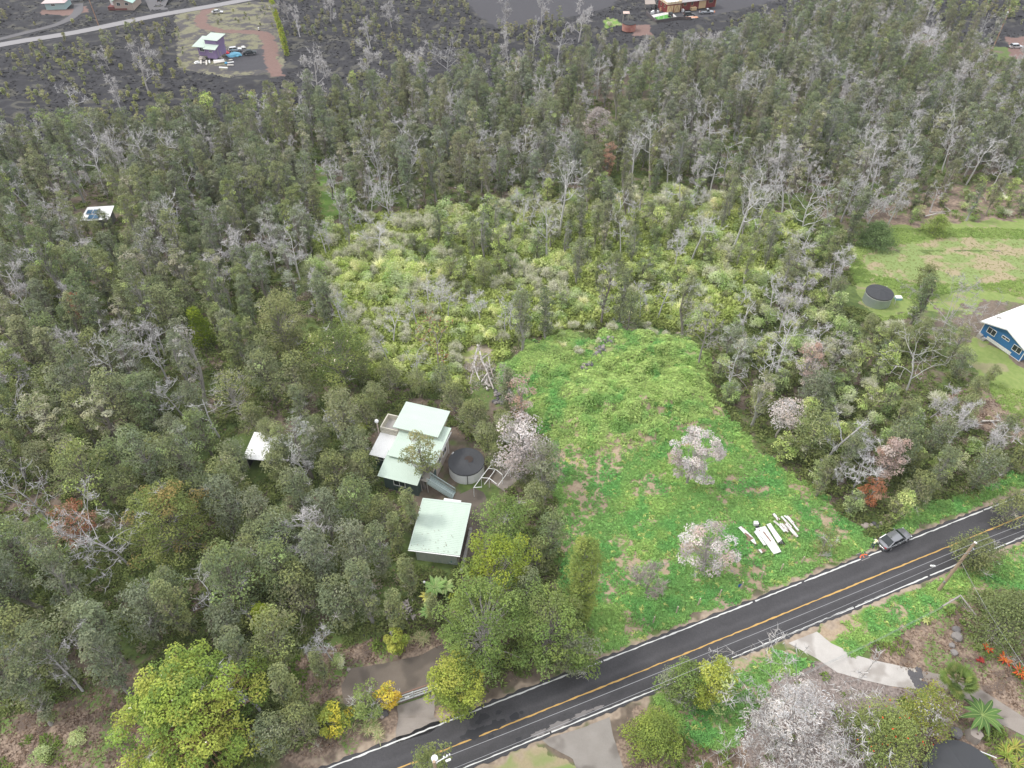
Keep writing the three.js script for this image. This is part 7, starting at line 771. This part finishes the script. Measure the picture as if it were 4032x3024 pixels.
{
  const x = (u, v) => [3560 + u / 4.32, 2640 + v / 4.32], w = (u, v) => [3560 + u / 4.608, 2300 + v / 4.608], BG = [[0.085, 0.155, 0.045], [0.10, 0.175, 0.05], [0.07, 0.13, 0.04]], rib = [0.24, 0.31, 0.11];
  rosette('banana_plant', 'banana plant with broad ribbed green leaves beside the stump', 'banana plant', onLand(...x(1230, 850)), { seed: 1, n: 13, len: 2.5, wid: 0.62, pal: BG, rib, single: true, stem: 1.3, stemR: 0.14, droop: 0.75, up: 0.7 });
  { const px = G(...x(930, 150), 3.4), p = V(px.x, LAND(px.x, px.z), px.z), t = thing('fan_palm', 'shaggy round fan palm beside the cobbled drive', 'palm', p), s = new GB(); s.tube([V(0, -0.2, 0), V(0.05, 1.6, 0), V(0, 3.1, 0)], [0.2, 0.17, 0.15], [0.27, 0.22, 0.17], 8); part(t, 'trunk', s.geo(), woodMat); const q = rng(66); for (let k = 0; k < 60; k++) { const d = sph(q); d.y = d.y * 0.65 + 0.45; d.normalize(); const g = new GB(), b = V(0, 3.1, 0), c = b.clone().addScaledVector(d, 0.75 + 0.35 * q()), sx = d.clone().cross(up).normalize(), u2 = sx.clone().cross(d).normalize(), col = jit(q, pick(q, [[0.14, 0.20, 0.05], [0.18, 0.235, 0.06], [0.11, 0.16, 0.04], [0.22, 0.235, 0.075]]), 0.15); g.tube([b, c], [0.02, 0.015], [0.2, 0.22, 0.08], 3); for (let j = -8; j <= 8; j++) { const a = j * 0.15, e = d.clone().multiplyScalar(Math.cos(a)).addScaledVector(sx, Math.sin(a)).addScaledVector(u2, 0.08).normalize(), tip = c.clone().addScaledVector(e, 1.15 * (1 - Math.abs(j) * 0.03)).setY(c.y + e.y * 1.1 - 0.22 * q()); const n = sx.clone().multiplyScalar(0.075); g.tri(c, c.clone().lerp(tip, 0.45).add(n), tip, col); g.tri(c, tip, c.clone().lerp(tip, 0.45).sub(n), col); } part(t, 'frond', g.geo(), TINT[0]); } }
  const RED = [[0.62, 0.10, 0.03], [0.70, 0.17, 0.04], [0.5, 0.06, 0.03], [0.66, 0.27, 0.06]];
  for (const [u, v, n, s, lab] of [[1470, 1190, 26, 0.8, 'orange red bromeliad spilling over the garden bank under the wide tree'], [1800, 1400, 34, 1.0, 'tall scarlet bromeliad clump at the garden edge'], [2080, 1610, 34, 1.1, 'orange bromeliad clump beside the garden drive'], [1370, 1400, 20, 0.6, 'dark crimson bromeliad among pale shrubs']]) rosette('bromeliad', lab, 'bromeliad', onLand(...w(u, v)), { seed: u, n, len: 0.95 * s, wid: 0.14, pal: lab.startsWith('dark') ? [[0.22, 0.02, 0.025], [0.3, 0.05, 0.04]] : RED, stem: 0.15, up: 0.9, droop: 0.5 });
  rosette('rosette_plant', 'pale yellow green rosette plant on the bare garden soil', 'plant', onLand(...w(380, 680)), { seed: 5, n: 9, len: 0.65, wid: 0.2, pal: [[0.40, 0.42, 0.16]], single: true, rib: null, up: 0.5 });
  for (const [u, v, k] of [[1700, 1380, 1], [1850, 1330, 2], [1720, 1480, 3], [1900, 1600, 4]]) rosette('strap_plant', 'green strap leaved plant beside the black covered tank', 'plant', onLand(...x(u, v)), { seed: k + 20, n: 34, len: 1.2, wid: 0.12, pal: [[0.2, 0.28, 0.05], [0.27, 0.33, 0.07], [0.33, 0.30, 0.08]], up: 1 }, 'strap leaved plants');
  // banana clump, spiky plants by the drive
  const b2 = (u, v) => [1640 + u / 3.968, 2240 + v / 3.968]; for (const [u, v, s, lab, pal] of [[290, 300, 1.0, 'tall broad leaved plant beside the slim lamp post', [[0.20, 0.33, 0.10], [0.26, 0.38, 0.14]]], [450, 300, 0.9, 'second broad leaved plant next to the dark tree', [[0.2, 0.31, 0.1], [0.33, 0.4, 0.16]]], [200, 450, 0.75, 'yellowing broad leaved plant in front of the tall one', [[0.42, 0.42, 0.12], [0.3, 0.38, 0.12], [0.5, 0.45, 0.1]]], [190, 700, 0.8, 'low broad leaved plant at the edge of the dark tree', [[0.12, 0.24, 0.07], [0.2, 0.32, 0.1]]]]) { const g = G(...b2(u, v), 1.6 * s); rosette('broad_leaved_plant', lab, 'plant', V(g.x, LAND(g.x, g.z), g.z), { seed: u, n: 11, len: 1.7 * s, wid: 0.55 * s, pal, rib: [0.4, 0.45, 0.2], single: true, stem: 1.5 * s, stemR: 0.09, up: 1.0, droop: 0.6 }); }
  { const g = G(...b2(150, 400)), t = thing('garden_lamp', 'slim dark post lamp with white globe beside the broad leaved plants', 'lamp', V(g.x, LAND(g.x, g.z), g.z)); part(t, 'post', cyl(0.06, 0.05, 2.6, 0, -0.1, 0, 8), M.black); part(t, 'globe', new THREE.SphereGeometry(0.16, 12, 8).translate(0, 2.65, 0), M.white); part(t, 'base', cyl(0.14, 0.1, 0.35, 0, -0.05, 0, 10), M.white); }
  const q = rng(5); for (let k = 0; k < 26; k++) { const a = q() < 0.55 ? cD(200 + 420 * q(), 1380 + 260 * q()) : cD(1000 + 380 * q(), 20 + 120 * q()); rosette('spiky_rosette', 'straw coloured spiky rosette plant on the bank by the driveway', 'plant', onLand(...a), { seed: 40 + k, n: 22, len: 0.7 + 0.3 * q(), wid: 0.07, pal: [[0.36, 0.35, 0.20], [0.42, 0.36, 0.22], [0.25, 0.31, 0.12]], up: 0.7, stem: 0.35 }, 'spiky rosettes by the driveway'); }
  for (let k = 0; k < 7; k++) rosette('striped_plant', 'green and white striped strap plant near the gate end', 'plant', onLand(...cD(400 + 200 * q(), 1170 + 110 * q())), { seed: 80 + k, n: 18, len: 1.0, wid: 0.09, pal: [[0.2, 0.28, 0.11], [0.46, 0.5, 0.36], [0.28, 0.36, 0.18]], up: 0.8 }, 'striped plants by the gate');
  rosette('cycad', 'golden green cycad behind the mint roofed house', 'cycad', onLand(...cH(110, 610)), { seed: 3, n: 30, len: 1.3, wid: 0.16, pal: [[0.3, 0.32, 0.06], [0.24, 0.28, 0.06]], up: 0.6, stem: 0.5 }); rosette('cycad', 'dark cycad beside the white patio roof', 'cycad', onLand(...cH(310, 1230)), { seed: 4, n: 26, len: 1.2, wid: 0.14, pal: [[0.08, 0.13, 0.05]], up: 0.6, stem: 0.4 });
  for (let k = 0; k < 60; k++) { const g = G(...r6(300 + 170 * q(), 600 + 110 * q())); const m = new GB(), n = sph(q); n.y = Math.abs(n.y) + 0.6; n.normalize(); m.leaf(V(0, 0, 0), n, sph(q).cross(n).normalize(), 0.9 + 0.4 * q(), 0.4, jit(q, [0.42, 0.38, 0.36], 0.15)); const o = new THREE.Mesh(m.geo(), woodMat); o.name = numbered('dead_leaf'); o.position.set(g.x, LAND(g.x, g.z) + 0.25 + 0.4 * q(), g.z); tag(o, 'large dry grey leaf in the heap above the damp driveway', 'leaf', 'dry leaf heap'); scene.add(o); }
}

// ---------- clutter around the purple and red houses ----------
{
  const p = (u, v) => [720 + u / 5.267, 120 + v / 5.267], crumple = (seed, R, H, m, name, lab, cat, px) => { const q = rng(seed), g = new THREE.IcosahedronGeometry(1, 2), a = g.attributes.position, seen = {}; for (let i = 0; i < a.count; i++) { const id = [a.getX(i), a.getY(i), a.getZ(i)].map((v) => v.toFixed(2)).join(), f = (seen[id] ??= 0.75 + 0.5 * q()); a.setXYZ(i, a.getX(i) * f * R, Math.max(0, a.getY(i)) * f * H, a.getZ(i) * f * R * 0.7); } g.computeVertexNormals(); const o = new THREE.Mesh(g, m); o.name = numbered(name); const c = G(...px); o.position.set(c.x, c.y + 0.1, c.z); tag(o, lab, cat); scene.add(o); };
  crumple(1, 2.4, 0.9, mat(0.16, 0.45, 0.62, 0.5), 'tarpaulin', 'crumpled light blue tarpaulin beside the white hatchback', 'tarpaulin', p(1065, 525)); crumple(2, 1.0, 0.8, mat(0.60, 0.03, 0.05, 0.5), 'red_cover', 'bright red cover bundled at the purple house steps', 'cover', p(905, 485)); crumple(3, 1.0, 0.7, M.white, 'white_cover', 'white cover bundle at the corner stilts', 'cover', p(305, 680)); crumple(4, 0.9, 0.6, mat(0.75, 0.75, 0.72), 'white_cover', 'white bundle behind the white hatchback', 'cover', p(1260, 365)); crumple(5, 1.2, 0.8, mat(0.5, 0.46, 0.4), 'junk_heap', 'beige junk heap under the purple house', 'junk', p(400, 600)); crumple(6, 0.5, 0.5, mat(0.1, 0.4, 0.65), 'blue_bundle', 'small blue bundle at the end of the white board stack', 'bundle', p(900, 690));
  [[930, 690, 1060, 670], [925, 738, 1055, 735], [650, 690, 870, 650], [640, 650, 860, 630], [415, 685, 490, 682], [495, 640, 495, 730], [760, 785, 930, 795], [960, 635, 1030, 620], [380, 640, 380, 710], [550, 640, 560, 690]].forEach(([a, b, c, d], i) => { const o = new THREE.Mesh(beam(G(...p(a, b)).add(V(0, 0.3, 0)), G(...p(c, d)).add(V(0, 0.25, 0)), i > 1 && i < 4 ? 1.4 : 0.5, 0.3), i % 3 ? mat(0.58, 0.55, 0.5) : M.white); o.name = numbered('stacked_board'); tag(o, 'pale board stack lying in front of the purple house', 'boards', 'board stacks by the purple house'); scene.add(o); });
  const r = (u, v) => [2400 + u / 4.096, v / 4.096]; [[690, 225, 0.8, M.white], [740, 140, 0.9, M.black], [830, 180, 0.8, mat(0.4, 0.2, 0.12)], [780, 200, 0.5, M.white], [1180, 190, 0.7, M.white], [1245, 150, 0.6, mat(0.5, 0.03, 0.04)], [1290, 150, 0.7, mat(0.1, 0.11, 0.12)], [1630, 105, 0.8, M.white], [1690, 205, 0.4, mat(0.6, 0.3, 0.2)]].forEach(([u, v, s, m], i) => { const c = G(...r(u, v)), o = new THREE.Mesh(merge([box(s * 1.6, s * 1.2, s * 1.2, 0, s * 0.6, 0, 0.08), box(s, s * 0.5, s, 0.2, s * 1.4, 0, 0.06)]), m); o.name = numbered('yard_item'); o.position.copy(c); o.rotation.y = i; tag(o, ['white drum by the paving', 'black heap beside the shed', 'brown crate beside the shed', 'small white box near the shed', 'white tub beside the barn doors', 'red bin below the long wing window', 'dark bin below the long wing window', 'white appliance by the roller door', 'orange buoy beside the silver pickup'][i] + ' at the red house', 'yard item'); scene.add(o); });
  const sw = thing('swing_frame', 'white swing frame on the small lawn by the red house', 'swing', carAt(...r(830, 315)).add(V(0, 0.15, 0))); part(sw, 'frame', merge([bar(V(-1, 0, -0.6), V(-0.9, 2, 0), 0.05), bar(V(-1, 0, 0.6), V(-0.9, 2, 0), 0.05), bar(V(1, 0, -0.6), V(0.9, 2, 0), 0.05), bar(V(1, 0, 0.6), V(0.9, 2, 0), 0.05), bar(V(-0.9, 2, 0), V(0.9, 2, 0), 0.05)]), M.white); part(sw, 'seat', box(0.5, 0.05, 0.25, 0, 0.6, 0), M.black);
  { const g = onLand(3590, 1180), o = thing('blue_crate', 'pale blue crate on the grass beside the steel tank', 'crate', onLand(3535, 1178)); part(o, 'crate_body', box(1.1, 0.5, 0.8, 0, 0.25, 0), mat(0.25, 0.5, 0.58)); part(o, 'crate_rim', box(1.16, 0.08, 0.86, 0, 0.5, 0), M.white); }
  { const b = thing('marker_box', 'tiny white box standing beside the red dirt road', 'box', G(1020, 121)); part(b, 'box_body', box(0.5, 1.1, 0.5, 0, 0.55, 0), M.white); part(b, 'box_base', box(0.55, 0.4, 0.55, 0, 0.15, 0), M.black); }
}

// ---------- the person at the boot of the sedan ----------
{
  const base = G(3380 + 490 / 9.217, 2050 + 965 / 9.217), toCar = V(0.80, 0, -0.60).normalize(), side = V(-toCar.z, 0, toCar.x), lean = 0.55;
  const J = (f, s, y) => V(0.5 + 0, 0, 0).set(f, y, s); // forward, sideways (right +), up
  const bones = [ // [a, b, ra, rb, skin/cloth]
    [J(-0.06, -0.13, 0.08), J(-0.02, -0.11, 0.48), 0.05, 0.065, 1], [J(-0.02, -0.11, 0.48), J(0.0, -0.09, 0.92), 0.068, 0.09, 1], [J(-0.12, 0.15, 0.08), J(-0.05, 0.12, 0.48), 0.05, 0.065, 1], [J(-0.05, 0.12, 0.48), J(0.0, 0.09, 0.92), 0.068, 0.09, 1], [J(-0.08, -0.13, 0.05), J(0.14, -0.14, 0.035), 0.045, 0.04, 4], [J(-0.14, 0.15, 0.05), J(0.08, 0.17, 0.035), 0.045, 0.04, 4],
    [J(0, -0.07, 0.94), J(0, 0.07, 0.94), 0.115, 0.115, 1], [J(0, 0, 1.0), J(0.16, 0, 1.25), 0.125, 0.135, 2], [J(0.16, 0, 1.25), J(0.27, 0, 1.38), 0.14, 0.12, 2], [J(0.22, -0.14, 1.36), J(0.22, 0.14, 1.36), 0.085, 0.085, 2], [J(0.27, 0, 1.40), J(0.34, 0, 1.50), 0.052, 0.05, 0], [J(0.36, 0, 1.53), J(0.41, 0, 1.62), 0.085, 0.092, 3], [J(0.44, 0, 1.545), J(0.46, 0, 1.55), 0.05, 0.05, 0],
    [J(0.22, -0.20, 1.36), J(0.32, -0.27, 1.12), 0.06, 0.048, 2], [J(0.32, -0.27, 1.12), J(0.54, -0.20, 1.03), 0.044, 0.032, 0], [J(0.22, 0.20, 1.36), J(0.34, 0.27, 1.14), 0.06, 0.048, 2], [J(0.34, 0.27, 1.14), J(0.56, 0.18, 1.05), 0.044, 0.032, 0],
    [J(0.54, -0.20, 1.03), J(0.62, -0.185, 1.015), 0.034, 0.036, 0], [J(0.56, 0.18, 1.05), J(0.64, 0.165, 1.035), 0.034, 0.036, 0],
  ];
  for (const s of [-1, 1]) { const w = s < 0 ? J(0.63, -0.185, 1.013) : J(0.65, 0.165, 1.033); for (let k = 0; k < 4; k++) { const o = (k - 1.5) * 0.021, l = [0.07, 0.08, 0.075, 0.06][k], m = w.clone().add(V(l * 0.55, -0.004, o)); bones.push([w.clone().add(V(0, 0, o)), m, 0.0095, 0.009, 0], [m, m.clone().add(V(l * 0.4, -0.022, 0)), 0.009, 0.008, 0]); } bones.push([w.clone().add(V(-0.05, 0, -s * 0.03)), w.clone().add(V(0.0, -0.015, -s * 0.062)), 0.011, 0.009, 0]); }
  const COL = [[0.42, 0.25, 0.17], [0.035, 0.06, 0.12], [0.74, 0.78, 0.30], [0.04, 0.028, 0.02], [0.03, 0.03, 0.035]], cap = (p, a, b, ra, rb) => { const d = b.clone().sub(a), t = Math.max(0, Math.min(1, p.clone().sub(a).dot(d) / d.lengthSq())); return p.distanceTo(a.clone().addScaledVector(d, t)) - (ra + (rb - ra) * t); };
  function skinOf(list, c, half, res, k) { const mc = new MarchingCubes(res, new THREE.MeshStandardMaterial(), false, false, 200000); mc.isolation = 0; const p = V(0, 0, 0); let i = 0; for (let z = 0; z < res; z++) for (let y = 0; y < res; y++) for (let x = 0; x < res; x++, i++) { p.set(c.x + (x / (res / 2) - 1) * half, c.y + (y / (res / 2) - 1) * half, c.z + (z / (res / 2) - 1) * half); let d = 1e3; for (const [a, b, ra, rb] of list) { const e = cap(p, a, b, ra, rb); if (d > 100) d = e; else { const h = Math.max(0, k - Math.abs(d - e)) / k; d = Math.min(d, e) - h * h * k * 0.25; } } mc.field[i] = -d; } mc.update(); const n = mc.count, P = new Float32Array(n * 3), N = new Float32Array(n * 3), C = new Float32Array(n * 3); for (let v = 0; v < n; v++) { p.set(c.x + mc.positionArray[v * 3] * half, c.y + mc.positionArray[v * 3 + 1] * half, c.z + mc.positionArray[v * 3 + 2] * half); P.set([p.x, p.y, p.z], v * 3); N.set([mc.normalArray[v * 3], mc.normalArray[v * 3 + 1], mc.normalArray[v * 3 + 2]], v * 3); let m = 1e9, q = 0; for (const [a, b, ra, rb, id] of list) { const e = cap(p, a, b, ra, rb); if (e < m) { m = e; q = id; } } let col = COL[q]; if (q === 2) { const sp = Math.abs(Math.abs(p.z) - 0.09) < 0.025 || Math.abs(p.y - 1.14) < 0.03; col = sp ? [0.78, 0.78, 0.78] : p.y > 1.0 && Math.abs(p.z) > 0.15 ? [0.76, 0.76, 0.74] : COL[2]; } C.set(col, v * 3); } const g = new THREE.BufferGeometry(); g.setAttribute('position', new THREE.BufferAttribute(P, 3)); g.setAttribute('normal', new THREE.BufferAttribute(N, 3)); g.setAttribute('color', new THREE.BufferAttribute(C, 3)); return g; }
  const body = skinOf(bones.slice(0, 17), V(0.2, 0.86, 0), 0.95, 96, 0.04), hands = [-1, 1].map((s) => skinOf(bones.slice(17).filter(([a]) => Math.sign(a.z) === s), V(0.63, 1.02, s * 0.18), 0.16, 48, 0.008));
  const o = thing('person', 'person in a yellow high visibility vest leaning on the sedan boot', 'person', V(base.x, LAND(base.x, base.z) - 0.01, base.z), Math.atan2(-toCar.z, toCar.x)); part(o, 'figure', mergeGeometries([body, ...hands]), new THREE.MeshStandardMaterial({ vertexColors: true, roughness: 0.85 }));
}
shade(scene);
renderer.render(scene, camera);
